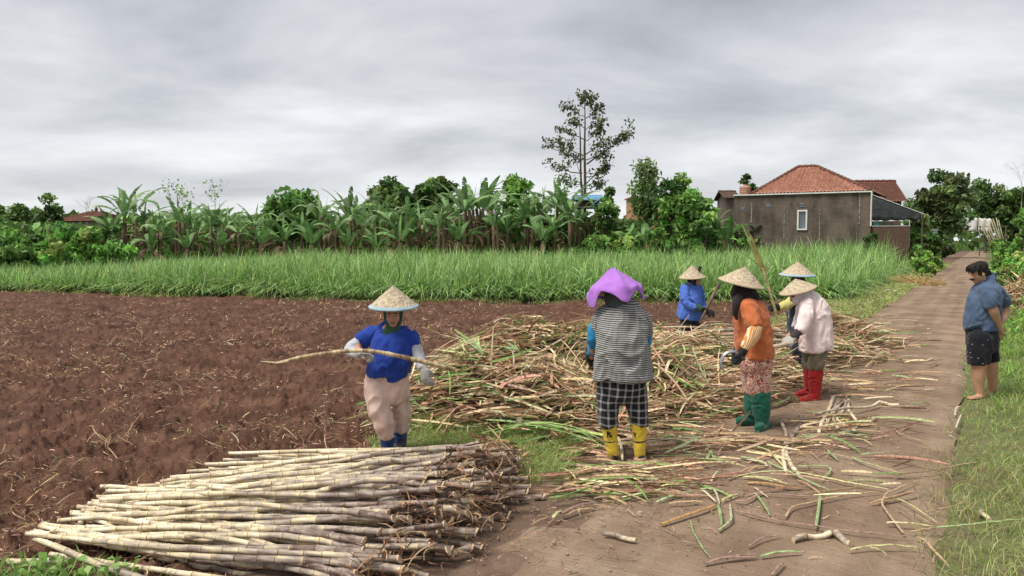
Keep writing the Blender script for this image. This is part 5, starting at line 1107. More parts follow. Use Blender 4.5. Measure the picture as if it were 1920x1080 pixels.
# fresh green tops lying at the front of the heap
for (pts, lab) in (([(905, 800), (980, 802), (1060, 806), (1120, 815)], 'upper of the bright green cane tops lying on the grass patch'), ([(930, 812), (1000, 806), (1090, 822), (1130, 832)], 'lower of the bright green cane tops lying on the grass patch'), ([(900, 792), (990, 796), (1100, 796)], 'straight bright green leaf behind the two cane tops')):
    P_ = [gnd(u, v, .12) for u, v in pts]; C = np.array([[list(P_[0].lerp(P_[-1], 0))]]); n_ = 5; K = 8; t = np.linspace(0, 1, K); pa = np.array([list(p_) for p_ in P_]); tt = np.linspace(0, 1, len(pa))
    base = np.stack([np.interp(t, tt, pa[:, i]) for i in range(3)], 1); C = np.repeat(base[None], n_, 0); C[:, :, 1] += (RNG.normal(0, .09, n_)[:, None])*t[None]; C[:, :, 2] += (RNG.uniform(0, .10, n_)[:, None])*np.sin(t*3.1)[None]; C[:, :, 0] += RNG.normal(0, .08, n_)[:, None]
    o0 = C[0, 0].copy(); P = ribbons(C-o0, np.tile(np.array([0, .9, .4]), (n_, 1))[:, None, :], np.tile(.007*np.clip(1.2-t, .15, 1), (n_, 1)), pal(n_, [(.22, .36, .10), (.30, .42, .15)], None, .12), fold=.5)
    o = link('fallen_leaf', npmesh('fallen_leaf', *P), M['blade']); o.location = Vector(o0); props(o, lab, 'leaf', 'fresh cane tops on the grass patch')
# long standing trash blades on the heap
for (a, b, w, k, lab) in [((925, 800), (945, 745), 12, 'w', 'tall pale dry leaf sticking up in front of the heap'), ((920, 705), (925, 612), 9, 'w', 'pale sheath standing up at the top left of the heap'), ((905, 665), (880, 625), 14, 'g', 'broad green leaf tuft rising at the top left of the heap'),
        ((975, 660), (945, 632), 15, 'g', 'broad pale green leaf folded over the top of the heap'), ((880, 668), (845, 645), 9, 'y', 'green leaf pointing left off the heap'), ((858, 720), (852, 655), 6, 'w', 'thin bleached stem rising at the left shoulder of the heap'), ((1395, 420), (1397, 425), 3, 'd', None)]:
    if lab is None: continue
    Yb = 7.9; A = at(*a, Yb); B = at(*b, Yb+.1); n_ = 1 if k == 'w' else 9; t = np.linspace(0, 1, 8); C = np.array([[list(A.lerp(B, q)) for q in t]]*n_); ln = RNG.uniform(.45, 1.25, n_)[:, None, None] if n_ > 1 else 1.0; C = C[:, :1]+(C-C[:, :1])*ln; C[:, :, 0] += RNG.normal(0, .13 if n_ > 1 else 0, n_)[:, None]*t**1.6; C[:, :, 2] -= (RNG.random(n_) if n_ > 1 else np.zeros(1))[:, None]*.12*t**2.5; C[:, :, 1] += RNG.normal(0, .10 if n_ > 1 else .02, n_)[:, None]*t
    o0 = C[0, 0].copy(); P = ribbons(C-o0, np.tile(np.array([.9, .3, .1]), (n_, 1))[:, None, :], np.tile(min(w, 4.5)/F*Yb/2*np.clip(1.3-t*.9, .2, 1), (n_, 1)), pal(n_, [LC[k]], None, .12), fold=.3); o = link('standing_leaf', npmesh('standing_leaf', *P), M['straw']); o.location = Vector(o0); props(o, lab, 'leaf')
# weeds at the bottom left corner, in front of the stack tips
n_ = 600; c = gnd(85, 1092); X = c.x+RNG.normal(0, .22, n_); Y = c.y+RNG.normal(-.06, .09, n_)
P1 = blades(np.stack([X, Y, np.zeros(n_)], 1), RNG.uniform(.05, .16, n_), RNG.random(n_)*6.28, RNG.uniform(.3, 1.1, n_), np.full(n_, .004), pal(n_, [(.22, .38, .09), (.28, .42, .12), (.15, .28, .06)], None, .15), 5, .4)
n2_ = 150; P = np.stack([c.x+RNG.normal(0, .24, n2_), c.y+RNG.normal(-.06, .09, n2_), RNG.uniform(.03, .13, n2_)], 1); P2 = leafcloud(P, .045, pal(n2_, [(.20, .36, .08), (.27, .44, .12)], None, .15), 1.3, .6)
props(link('weeds', npmesh('weed_clump', *merge([P1, P2])), M['blade']), 'bright green weeds in the bottom left corner', 'weeds', kind='stuff')
# ---------------------------------------------------------------- PEOPLE
def cat_rom(P, res):
    P = [np.array(p_, float) for p_ in P]; out = []
    n = len(P)
    for i in range(n-1):
        p0, p1, p2, p3 = P[max(i-1, 0)], P[i], P[i+1], P[min(i+2, n-1)]
        for k in range(res):
            f = k/res; out.append(.5*((2*p1)+(p2-p0)*f+(2*p0-5*p1+4*p2-p3)*f*f+(3*p1-p0-3*p2+p3)*f**3))
    out.append(P[-1]); return np.array(out)
def loft(pts, rad, side=(1, 0, 0), n=18, res=4, cap='round', sq=1.0):
    """closed tube of elliptical sections; rad (a,b): a along side, b across"""
    rad = [(r, r) if not isinstance(r, (tuple, list)) else r for r in rad]
    D = cat_rom([tuple(p_)+tuple(r) for p_, r in zip(pts, rad)], res); C = D[:, :3]; Rr = np.maximum(D[:, 3:], .001)
    T = np.gradient(C, axis=0); T /= np.linalg.norm(T, axis=1, keepdims=True)+1e-9
    caps = cap if isinstance(cap, tuple) else (cap, cap); rings = []
    def ring(c, t, a, b):
        s = np.array(side, float); s = s-t*s.dot(t)
        if np.linalg.norm(s) < .15: s = np.array((.1, 1, .2)); s = s-t*s.dot(t)
        s /= np.linalg.norm(s); q = np.cross(t, s); th = np.linspace(0, 2*np.pi, n, endpoint=False)
        cs, sn = np.cos(th), np.sin(th)
        if sq != 1: cs = np.sign(cs)*np.abs(cs)**sq; sn = np.sign(sn)*np.abs(sn)**sq
        return c+np.outer(cs*a, s)+np.outer(sn*b, q)
    if caps[0] == 'round':
        m_ = min(Rr[0])
        for ph in (80, 55, 28): f = math.radians(ph); rings.append(ring(C[0]-T[0]*m_*math.sin(f), T[0], Rr[0][0]*math.cos(f), Rr[0][1]*math.cos(f)))
    for i in range(len(C)): rings.append(ring(C[i], T[i], Rr[i][0], Rr[i][1]))
    if caps[1] == 'round':
        m_ = min(Rr[-1])
        for ph in (28, 55, 80): f = math.radians(ph); rings.append(ring(C[-1]+T[-1]*m_*math.sin(f), T[-1], Rr[-1][0]*math.cos(f), Rr[-1][1]*math.cos(f)))
    V = np.concatenate(rings); k = len(rings); Fc = [tuple(range(n-1, -1, -1)), tuple((k-1)*n+j for j in range(n))]
    for i in range(k-1):
        for j in range(n): jj = (j+1) % n; Fc.append((i*n+j, i*n+jj, (i+1)*n+jj, (i+1)*n+j))
    return V, Fc
def ell(c, r, R=None, n=16):
    V = []; Fc = []; m_ = n//2
    for i in range(1, m_):
        for j in range(n): a = math.pi*i/m_; b = 2*math.pi*j/n; V.append((math.sin(a)*math.cos(b)*r[0], math.sin(a)*math.sin(b)*r[1], math.cos(a)*r[2]))
    V.append((0, 0, r[2])); V.append((0, 0, -r[2])); t_, b_ = len(V)-2, len(V)-1
    for i in range(m_-2):
        for j in range(n): jj = (j+1) % n; Fc.append((i*n+j, (i+1)*n+j, (i+1)*n+jj, i*n+jj))
    for j in range(n): jj = (j+1) % n; Fc.append((t_, j, jj)); Fc.append((b_, (m_-2)*n+jj, (m_-2)*n+j))
    V = np.array(V)
    if R is not None: V = V@np.array(R).T
    return V+np.array(c), Fc
def fuse(name, shapes, root, mat, vox=.009, smooth=5, fold=0, fscale=(9, 9, 5), seed=0, vcolor=None, parent=None, fine=0):
    """one continuous surface from overlapping closed shapes, with folds along its normals"""
    base = root.location; mb = MB()
    for V, Fc in shapes: mb.add([Vector(v)-base for v in V], Fc)
    me = pymesh('tmp', mb.V, mb.F); o = bpy.data.objects.new('tmp', me); COL.objects.link(o)
    r = o.modifiers.new('r', 'REMESH'); r.mode = 'VOXEL'; r.voxel_size = vox; r.adaptivity = 0
    if smooth: s_ = o.modifiers.new('s', 'SMOOTH'); s_.factor = .5; s_.iterations = smooth
    dg = bpy.context.evaluated_depsgraph_get(); me2 = bpy.data.meshes.new_from_object(o.evaluated_get(dg)); bpy.data.objects.remove(o)
    me2.name = name
    if fold:
        nr = [v.normal.copy() for v in me2.vertices]; off = Vector((seed*3.7, seed*1.3, seed*7.1)); sc = Vector(fscale)
        for v, q in zip(me2.vertices, nr):
            p_ = Vector((v.co.x*sc.x, v.co.y*sc.y, v.co.z*sc.z))+off
            w = mnoise.noise(p_+Vector((0, 0, 1.5*mnoise.noise(p_*.6)))); rid = 1-abs(w)*2.4
            p2 = Vector((v.co.x*17, v.co.y*17, v.co.z*10))+off; w2 = mnoise.noise(p2+Vector((1.2*w, 0, 1.2*w)))
            v.co += q*fold*1.35*(w*.9+.6*max(rid, -.4)-.1+.34*(1-abs(w2)*3)*.7)
    for p_ in me2.polygons: p_.use_smooth = True
    me2.materials.clear()
    return link(name, me2, mat, parent or root)
def hand(w, d, nrm, side, curl=.5, s=1.0, thumb=1, fat=1.0):
    """w wrist, d forward, nrm towards the palm, side to the index finger"""
    w, d, nrm, side = Vector(w), Vector(d).normalized(), Vector(nrm), Vector(side)
    nrm = (nrm-d*nrm.dot(d)).normalized(); side = d.cross(nrm)*(1 if d.cross(nrm).dot(side) > 0 else -1); out = []
    out.append(loft([w-d*.02*s, w+d*.03*s, w+d*.085*s], [(.026*s*fat, .018*s*fat), (.038*s*fat, .016*s*fat), (.040*s*fat, .013*s*fat)], side=tuple(side)))
    for i, (o_, L) in enumerate(((.030, .070), (.010, .078), (-.011, .072), (-.031, .056))):
        p_ = w+d*.075*s+side*o_*s; pts = [p_]; a = curl*.35; dd = d+side*(.10-.07*i)
        for seg, f in enumerate((.45, .32, .25)):
            dr_ = (dd*math.cos(a)+nrm*math.sin(a)).normalized(); p_ = p_+dr_*L*f*s*1.15; pts.append(p_); a += curl*(1.0 if seg == 0 else .8)*(1+.07*i)
        out.append(loft(pts, [.0105*s*fat, .0098*s*fat, .0088*s*fat, .0078*s*fat], n=10, res=3))
    p_ = w+d*.02*s+side*.026*s*thumb; q = p_+(side*.75*thumb+d*.75+nrm*.25).normalized()*.038*s; e_ = q+(side*.25*thumb+d*.8+nrm*(.2+curl*.4)).normalized()*.034*s
    out.append(loft([p_, q, e_], [.014*s*fat, .0115*s*fat, .009*s*fat], n=10, res=3)); return out
def head(c, fwd, up, s=1.0, neck=None):
    """skull, jaw, brow, nose, lips and ears; c is the middle of the head"""
    c = Vector(c); fwd = Vector(fwd).normalized(); up = Vector(up); up = (up-fwd*up.dot(fwd)).normalized(); rt = fwd.cross(up)
    R = Matrix((rt, fwd, up)).transposed(); P = lambda x, y, z: c+rt*x*s+fwd*y*s+up*z*s; e = lambda x, y, z, a, b, d: ell(P(x, y, z), (a*s, b*s, d*s), R)
    sh = [e(0, -.012, .028, .074, .092, .085), e(0, .022, -.025, .060, .068, .078), e(0, .045, -.080, .034, .034, .030), e(.034, .052, -.028, .024, .024, .028), e(-.034, .052, -.028, .024, .024, .028), e(0, .072, .022, .046, .016, .011),
          loft([P(0, .083, .012), P(0, .100, -.012), P(0, .108, -.027)], [(.008*s, .010*s), (.011*s, .013*s), (.015*s, .012*s)], side=tuple(rt), n=10), e(.012, .096, -.030, .008, .010, .007), e(-.012, .096, -.030, .008, .010, .007),
          e(0, .084, -.050, .024, .012, .007), e(0, .080, -.060, .021, .012, .007)]
    for q in (-1, 1): sh.append(e(q*.077, -.008, -.012, .010, .020, .031))
    n0 = P(0, -.015, -.05); neck = Vector(neck) if neck is not None else P(0, -.03, -.17)
    sh.append(loft([n0, n0.lerp(neck, .5), neck], [(.054*s, .056*s), (.050*s, .054*s), (.060*s, .058*s)], side=tuple(rt)))
    return sh, P, R
def face_parts(P, R, s, root, body, browc='dark_hair', tash=False):
    for q in (-1, 1):
        for nm, pos, r, mt in (('eye', (q*.029, .0765, .004), (.0125, .008, .006), 'eye_white'), ('iris', (q*.029, .0835, .004), (.0058, .003, .0055), 'eye_dark'), ('eyebrow', (q*.030, .084, .027), (.020, .006, .0045), browc)):
            V, Fc = ell(P(*pos), tuple(x*s for x in r), R, 10); MB().add([Vector(v)-root.location for v in V], Fc).build(nm, M[mt], body, smooth=True)
    V, Fc = ell(P(0, .0925, -.0545), (.022*s, .006*s, .008*s), R, 12); MB().add([Vector(v)-root.location for v in V], Fc).build('lips', M['lips'], body, smooth=True)
M['skin'] = noise_mat('skin', [(.3, (.42, .22, .14)), (.7, (.54, .30, .195))], 14, 5, .55, .15, .003, spec=.35)
M['skin2'] = noise_mat('skin_tanned', [(.3, (.42, .225, .14)), (.7, (.54, .31, .205))], 12, 5, .5, .15, .003, spec=.4)
M['lips'] = noise_mat('lips', [(.3, (.20, .07, .05)), (.7, (.25, .10, .07))], 30, 3, .5, .1)
M['eye_white'] = noise_mat('eye_white', [(.3, (.45, .42, .38)), (.7, (.5, .47, .43))], 30, 2, .3, .05)
M['eye_dark'] = noise_mat('eye_iris', [(.3, (.02, .012, .008)), (.7, (.03, .02, .012))], 30, 2, .2, .05)
M['dark_hair'] = noise_mat('dark_hair', [(.3, (.006, .005, .005)), (.7, (.022, .018, .016))], 60, 6, .65, 1.0, .01, (1, 1, .3), spec=.25)
def cloth(name, a, b, scale=5, rough=.9, bmp=.35, bdist=.012, bs=14, dirt=None, dz=None):
    m = noise_mat(name, [(.3, a), (.7, b)], scale, 7, rough, bmp, bdist, bscale=bs, spec=.15); t = m.node_tree; p = [x for x in t.nodes if x.type == 'BSDF_PRINCIPLED'][0]
    p.inputs['Sheen Weight'].default_value = .15
    if dirt:
        src = p.inputs['Base Color'].links[0].from_socket; co = coords(t); n = N(t, 'ShaderNodeTexNoise', ins={'Scale': 7, 'Detail': 6}); t.links.new(co, n.inputs['Vector'])
        mr = N(t, 'ShaderNodeMapRange', ins={1: .52, 2: .66, 3: 0, 4: .75}); t.links.new(n.outputs[0], mr.inputs[0]); fac = mr.outputs[0]
        if dz:
            sx = N(t, 'ShaderNodeSeparateXYZ'); t.links.new(co, sx.inputs[0]); m2_ = N(t, 'ShaderNodeMapRange', ins={1: dz[0], 2: dz[1], 3: 1, 4: .08}); t.links.new(sx.outputs[2], m2_.inputs[0]); mm = N(t, 'ShaderNodeMath', operation='MULTIPLY'); t.links.new(fac, mm.inputs[0]); t.links.new(m2_.outputs[0], mm.inputs[1]); fac = mm.outputs[0]
        mx = N(t, 'ShaderNodeMix', data_type='RGBA'); t.links.new(fac, mx.inputs[0]); t.links.new(src, mx.inputs[6]); mx.inputs[7].default_value = rgba(dirt); t.links.new(mx.outputs[2], p.inputs['Base Color'])
    return m
def striped(name, a, b, freq, duty=.5, axis=(0, 0, 1), warp=.01):
    m = cloth(name, a, a); t = m.node_tree; p = [x for x in t.nodes if x.type == 'BSDF_PRINCIPLED'][0]; src = p.inputs['Base Color'].links[0].from_socket
    co = coords(t); n = N(t, 'ShaderNodeTexNoise', ins={'Scale': 5, 'Detail': 3}); t.links.new(co, n.inputs['Vector'])
    d = N(t, 'ShaderNodeVectorMath', operation='DOT_PRODUCT'); t.links.new(co, d.inputs[0]); d.inputs[1].default_value = axis
    w = N(t, 'ShaderNodeMath', operation='MULTIPLY_ADD', ins={1: warp*4}); t.links.new(n.outputs[0], w.inputs[0]); t.links.new(d.outputs['Value'], w.inputs[2])
    f = N(t, 'ShaderNodeMath', operation='MULTIPLY', ins={1: freq}); t.links.new(w.outputs[0], f.inputs[0]); fr = N(t, 'ShaderNodeMath', operation='FRACT'); t.links.new(f.outputs[0], fr.inputs[0]); g_ = N(t, 'ShaderNodeMath', operation='LESS_THAN', ins={1: duty}); t.links.new(fr.outputs[0], g_.inputs[0])
    mx = N(t, 'ShaderNodeMix', data_type='RGBA'); t.links.new(g_.outputs[0], mx.inputs[0]); t.links.new(src, mx.inputs[6]); mx.inputs[7].default_value = rgba(b); t.links.new(mx.outputs[2], p.inputs['Base Color']); return m
def checked(name, dark, mid, light, fx, fz):
    m = cloth(name, dark, dark); t = m.node_tree; p = [x for x in t.nodes if x.type == 'BSDF_PRINCIPLED'][0]; co = coords(t)
    n = N(t, 'ShaderNodeTexNoise', ins={'Scale': 4, 'Detail': 2}); t.links.new(co, n.inputs['Vector']); ad_ = N(t, 'ShaderNodeMixRGB'); ad_.blend_type = 'ADD'; ad_.inputs[0].default_value = .05; t.links.new(co, ad_.inputs[1]); t.links.new(n.outputs[1], ad_.inputs[2])
    sx = N(t, 'ShaderNodeSeparateXYZ'); t.links.new(ad_.outputs[0], sx.inputs[0]); outs = []
    for ax, fq in ((0, fx), (2, fz)):
        f = N(t, 'ShaderNodeMath', operation='MULTIPLY', ins={1: fq}); t.links.new(sx.outputs[ax], f.inputs[0]); fr = N(t, 'ShaderNodeMath', operation='FRACT'); t.links.new(f.outputs[0], fr.inputs[0]); g_ = N(t, 'ShaderNodeMath', operation='LESS_THAN', ins={1: .26}); t.links.new(fr.outputs[0], g_.inputs[0]); outs.append(g_.outputs[0])
    s_ = N(t, 'ShaderNodeMath', operation='ADD'); t.links.new(outs[0], s_.inputs[0]); t.links.new(outs[1], s_.inputs[1]); hf = N(t, 'ShaderNodeMath', operation='MULTIPLY', ins={1: .5}); t.links.new(s_.outputs[0], hf.inputs[0])
    r = N(t, 'ShaderNodeValToRGB'); r.color_ramp.interpolation = 'CONSTANT'; cr = r.color_ramp; cr.elements[0].color = rgba(dark); cr.elements[1].position = .4; cr.elements[1].color = rgba(mid); e_ = cr.elements.new(.8); e_.color = rgba(light); t.links.new(hf.outputs[0], r.inputs[0]); t.links.new(r.outputs[0], p.inputs['Base Color']); return m
def spotted(name, base, spot, scale, thr=.12, kind='F1'):
    m = cloth(name, base, base); t = m.node_tree; p = [x for x in t.nodes if x.type == 'BSDF_PRINCIPLED'][0]; co = coords(t)
    v = N(t, 'ShaderNodeTexVoronoi', ins={'Scale': scale, 'Randomness': .35 if kind == 'F1' else 1}); t.links.new(co, v.inputs['Vector'])
    l_ = N(t, 'ShaderNodeMath', operation='LESS_THAN', ins={1: thr}); t.links.new(v.outputs['Distance'], l_.inputs[0]); mx = N(t, 'ShaderNodeMix', data_type='RGBA'); t.links.new(l_.outputs[0], mx.inputs[0]); mx.inputs[6].default_value = rgba(base); mx.inputs[7].default_value = rgba(spot); t.links.new(mx.outputs[2], p.inputs['Base Color']); return m
def batik(name, a, b):
    m = cloth(name, a, a); t = m.node_tree; p = [x for x in t.nodes if x.type == 'BSDF_PRINCIPLED'][0]; co = coords(t); n = N(t, 'ShaderNodeTexNoise', ins={'Scale': 16, 'Detail': 1, 'Distortion': 1.2}); t.links.new(co, n.inputs['Vector'])
    f = N(t, 'ShaderNodeMath', operation='MULTIPLY', ins={1: 7.0}); t.links.new(n.outputs[0], f.inputs[0]); fr = N(t, 'ShaderNodeMath', operation='FRACT'); t.links.new(f.outputs[0], fr.inputs[0]); g_ = N(t, 'ShaderNodeMath', operation='LESS_THAN', ins={1: .46}); t.links.new(fr.outputs[0], g_.inputs[0])
    mx = N(t, 'ShaderNodeMix', data_type='RGBA'); t.links.new(g_.outputs[0], mx.inputs[0]); mx.inputs[6].default_value = rgba(a); mx.inputs[7].default_value = rgba(b); t.links.new(mx.outputs[2], p.inputs['Base Color']); return m
# woven conical hat: radial splints and rings in the bump
m, t, p, out = _mat('woven_bamboo'); co = coords(t); sx = N(t, 'ShaderNodeSeparateXYZ'); t.links.new(co, sx.inputs[0]); an = N(t, 'ShaderNodeMath', operation='ARCTAN2'); t.links.new(sx.outputs[1], an.inputs[0]); t.links.new(sx.outputs[0], an.inputs[1])
a1 = N(t, 'ShaderNodeMath', operation='MULTIPLY', ins={1: 38}); t.links.new(an.outputs[0], a1.inputs[0]); s1 = N(t, 'ShaderNodeMath', operation='SINE'); t.links.new(a1.outputs[0], s1.inputs[0])
z1 = N(t, 'ShaderNodeMath', operation='MULTIPLY', ins={1: 420}); t.links.new(sx.outputs[2], z1.inputs[0]); s2 = N(t, 'ShaderNodeMath', operation='SINE'); t.links.new(z1.outputs[0], s2.inputs[0]); pr_ = N(t, 'ShaderNodeMath', operation='MULTIPLY'); t.links.new(s1.outputs[0], pr_.inputs[0]); t.links.new(s2.outputs[0], pr_.inputs[1])
n = N(t, 'ShaderNodeTexNoise', ins={'Scale': 40, 'Detail': 8}); t.links.new(co, n.inputs['Vector']); cc_ = N(t, 'ShaderNodeMath', operation='MULTIPLY_ADD', ins={1: .09}); t.links.new(pr_.outputs[0], cc_.inputs[0]); t.links.new(n.outputs[0], cc_.inputs[2])
t.links.new(ramp(t, cc_.outputs[0], [(.34, (.38, .29, .19)), (.5, (.52, .42, .29)), (.64, (.66, .56, .41))]), p.inputs['Base Color']); p.inputs['Roughness'].default_value = .7; bump(t, p, cc_.outputs[0], .8, .03); M['weave'] = m
M['hatrim'] = cloth('hat_rim_blue', (.22, .36, .46), (.42, .52, .56)); M['hatrim2'] = cloth('hat_rim_straw', (.42, .33, .22), (.52, .42, .29))
def hat(root, c, axis, r=.20, h=.15, rim='hatrim2', conc=.35):
    """conical hat; c = centre of the brim plane"""
    z = Vector(axis).normalized(); x = z.orthogonal().normalized(); y = z.cross(x); R = Matrix((x, y, z)).transposed(); prof = []
    for k in range(11):
        f = k/10; prof.append((max(r*f, .002), h*(1-f)**(1+conc*.5)+.012*math.sin(f*3.1)))
    prof += [(r+.004, -.004), (r-.002, -.010)]
    for k in range(9, -1, -1): f = k/10; prof.append((max(r*f-.006, .002), h*(1-f)**(1+conc*.5)-.012))
    o = MB().lathe(prof, n=48).build('hat', M['weave'], root, smooth=True); o.matrix_local = Matrix.Translation(Vector(c)-root.location)@R.to_4x4()
    q = MB().lathe([(r*.93, h*(.07)**1.17+.008), (r*1.0, .004), (r+.008, -.002), (r+.006, -.012), (r*.93, -.004+.0)], n=48).build('rim', M[rim], o, smooth=True)
    return o
class Fig:
    def __init__(s, label, Y, foot, group='people sorting sugarcane'):
        g0 = gnd(*foot); s.Y = Y; p_ = at(foot[0], foot[1], Y); s.root = empty('person', (p_.x, Y, 0), label, 'person'); s.k = Y/F
    def J(s, u, v, dz=0): return tuple(at(u, v, s.Y+dz))
    def L(s, pts, side=(1, 0, 0), cap='round', sq=1.0, n=18):
        """pts: (u, v, dz, half width in px of the photo, depth in metres or None)"""
        P = [s.J(a, b, c) for a, b, c, *_ in pts]; R = [(q[3]*(s.Y+q[2])/F, (q[4] if len(q) > 4 and q[4] else q[3]*(s.Y+q[2])/F)) for q in pts]; return loft(P, R, side, cap=cap, sq=sq, n=n)
def boots(f, name, mat, items, sole=True):
    """each boot its own part; items: (shaft pts, toe direction px list)"""
    for sh_, ft in items: fuse(name, [f.L(sh_), f.L(ft, side=(0, 1, .0))], f.root, mat, .007, 2, .009, (8, 8, 15), 3)

# --- A: woman in a blue T-shirt holding a cane, front left
f = Fig('woman in a bright blue shirt and pink trousers holding a long cane', 6.4, (738, 872)); A = f
hs, P, R = head(f.J(737, 588, -.02), (.10, -1, -.22), (0, -.1, 1), .93, f.J(735, 622, .03))
body = fuse('body', hs+[f.L([(734, 622, .02, 22, .09), (732, 650, .02, 27, .10), (730, 690, .03, 25, .10), (728, 715, .03, 27, .11)]), f.L([(697, 625, .03, 12), (670, 648, -.06, 9), (674, 660, -.20, 7)]), f.L([(767, 625, .03, 12), (783, 662, -.02, 9), (795, 695, -.12, 7)]),
                  f.L([(710, 715, .0, 18), (718, 790, .0, 12), (724, 860, .03, 8)]), f.L([(745, 715, .1, 16), (752, 780, .19, 10), (750, 855, .21, 7.5)])], f.root, M['skin'], .007, 3)
face_parts(P, R, .93, f.root, body)
M['green_scarf'] = cloth('green_scarf', (.022, .055, .032), (.045, .10, .06))
fuse('headscarf', [ell(P(0, -.028, .03), (.083, .088, .09), R), loft([P(-.066, .012, .0), P(-.06, .03, -.05), P(-.035, .06, -.105), P(0, .068, -.118), P(.035, .06, -.105), P(.06, .03, -.05), P(.066, .012, 0)], [.014]*7), f.L([(734, 606, .02, 12), (735, 622, -.0, 20, .085)])], f.root, M['green_scarf'], .007, 4, .004, (20, 20, 14))
M['blue_shirt'] = cloth('blue_shirt', (.014, .040, .25), (.022, .060, .34), bmp=.8, bdist=.025, bs=9)
fuse('shirt', [f.L([(735, 609, .03, 14, .07), (734, 615, .03, 24, .085), (734, 625, .03, 33, .105), (735, 642, .01, 38, .135), (734, 668, .0, 39, .145), (728, 690, .0, 38, .145), (727, 703, .0, 37, .145)], cap=('round', 'flat'), sq=.9), f.L([(733, 690, .0, 30, .12), (741, 712, .0, 25, .11)], cap='flat'),
               f.L([(709, 624, .03, 11), (694, 629, .01, 14), (675, 642, -.04, 14)], cap=('round', 'flat')), f.L([(758, 623, .03, 11), (770, 633, .02, 13), (778, 648, .0, 12.5)], cap=('round', 'flat'))], f.root, M['blue_shirt'], .008, 3, .019, (7, 7, 4), 2)
M['grey_sleeve'] = cloth('grey_sleeve', (.40, .41, .45), (.56, .57, .61)); M['grey_glove'] = cloth('grey_glove', (.28, .27, .255), (.46, .44, .41), bs=40)
fuse('arm_sleeve', [f.L([(677, 640, -.02, 12), (668, 646, -.05, 12.2), (657, 655, -.12, 11.5), (664, 662, -.18, 9), (676, 664, -.23, 8)], cap='flat')], f.root, M['grey_sleeve'], .007, 3, .004, (14, 14, 14), 5)
fuse('arm_sleeve', [f.L([(778, 648, .0, 10.5), (783, 662, -.03, 11), (789, 680, -.09, 9.5), (793, 692, -.14, 8)], cap='flat')], f.root, M['grey_sleeve'], .007, 3, .006, (14, 14, 14), 6)
fuse('glove', hand(f.J(674, 664, -.22), (.9, -.25, -.05), (0, -.2, -1), (0, -1, .2), 1.25, 1.0, 1, 1.25), f.root, M['grey_glove'], .0045, 2)
fuse('glove', hand(f.J(793, 691, -.14), (.30, -.35, -.9), (.55, .5, -.3), (.8, -.4, .1), .55, 1.0, 1, 1.25), f.root, M['grey_glove'], .0045, 2)
M['pink_trousers'] = cloth('dusty_pink_trousers', (.62, .43, .36), (.78, .58, .50), 4, dirt=(.46, .31, .25), dz=(.3, 1.2))
fuse('trousers', [f.L([(727, 694, .03, 36, .12), (726, 712, .03, 38.5, .13), (725, 733, .04, 36, .13)]), f.L([(708, 722, .0, 23, .115), (711, 758, -.03, 20.5, .11), (719, 788, -.03, 17.5, .095), (725, 806, -.01, 15.5, .08), (727, 818, .0, 12.5, .062)], cap=('round', 'flat')),
                  f.L([(746, 722, .10, 20, .115), (752, 760, .17, 17, .10), (755, 788, .19, 15.5, .09), (753, 806, .20, 12, .07)], cap=('round', 'flat'))], f.root, M['pink_trousers'], .008, 3, .021, (6, 6, 4.5), 4)
M['navy_boot'] = cloth('navy_rubber', (.012, .04, .14), (.022, .07, .22), dirt=(.16, .10, .07), dz=(.0, .5), rough=.6); M['navy_boot'].node_tree.nodes
boots(f, 'boot', M['navy_boot'], [([(727, 812, .0, 15, .07), (727, 840, .01, 12, .055), (727, 868, .03, 10, .05)], [(727, 872, .05, 6, .05), (725, 878, -.08, 7, .045), (724, 880, -.16, 5, .035)]), ([(752, 802, .20, 12, .065), (751, 830, .21, 10.5, .057), (750, 862, .21, 9, .05)], [(750, 864, .2, 6, .05), (752, 869, .07, 7, .045), (753, 872, 0, 5, .035)])])
hat(f.root, f.J(738, 573, -.02), (0, -.10, 1), .192, .165, 'hatrim')

# --- B: woman in stripes, seen from behind
f = Fig('woman seen from behind in a striped tunic, checked trousers and yellow socks', 6.35, (1170, 868))
hs, P, R = head(f.J(1152, 545, .12), (-.35, 1, -.75), (0, .5, 1), .93, f.J(1160, 580, .03))
body = fuse('body', hs+[f.L([(1163, 578, .02, 26, .09), (1166, 610, .0, 34, .12), (1168, 660, .0, 34, .12), (1167, 720, .0, 35, .13)]), f.L([(1132, 590, .05, 11), (1117, 635, .12, 9), (1107, 672, .25, 7)]), f.L([(1203, 590, .05, 11), (1208, 635, .15, 9), (1190, 670, .32, 7)]),
                  f.L([(1147, 720, .0, 19), (1143, 770, .0, 12), (1147, 850, .0, 9)]), f.L([(1190, 720, .0, 19), (1196, 770, .0, 12), (1200, 848, .0, 9)])], f.root, M['skin'], .008, 3)
face_parts(P, R, .93, f.root, body)
M['stripes'] = striped('striped_jersey', (.075, .075, .078), (.42, .42, .41), 60, .44, (.05, .0, 1), .008)
fuse('tunic', [f.L([(1160, 562, .05, 17, .08), (1163, 573, .04, 29, .11), (1165, 588, .02, 40, .14), (1166, 606, .01, 45, .15), (1168, 640, -.01, 48, .165), (1167, 680, .0, 51, .18), (1167, 710, .0, 55, .19)], cap=('round', 'flat'), sq=.85),
               f.L([(1139, 586, .04, 14), (1126, 598, .06, 16), (1120, 615, .09, 16)], cap=('round', 'flat')), f.L([(1190, 586, .04, 14), (1204, 600, .07, 15.5), (1208, 624, .14, 14.5)], cap=('round', 'flat'))], f.root, M['stripes'], .009, 3, .022, (5.5, 5.5, 4), 7)
M['sky_sleeve'] = cloth('sky_blue_sleeve', (.02, .20, .42), (.04, .30, .54)); M['black_glove'] = cloth('black_glove', (.012, .012, .014), (.035, .034, .036), bs=40)
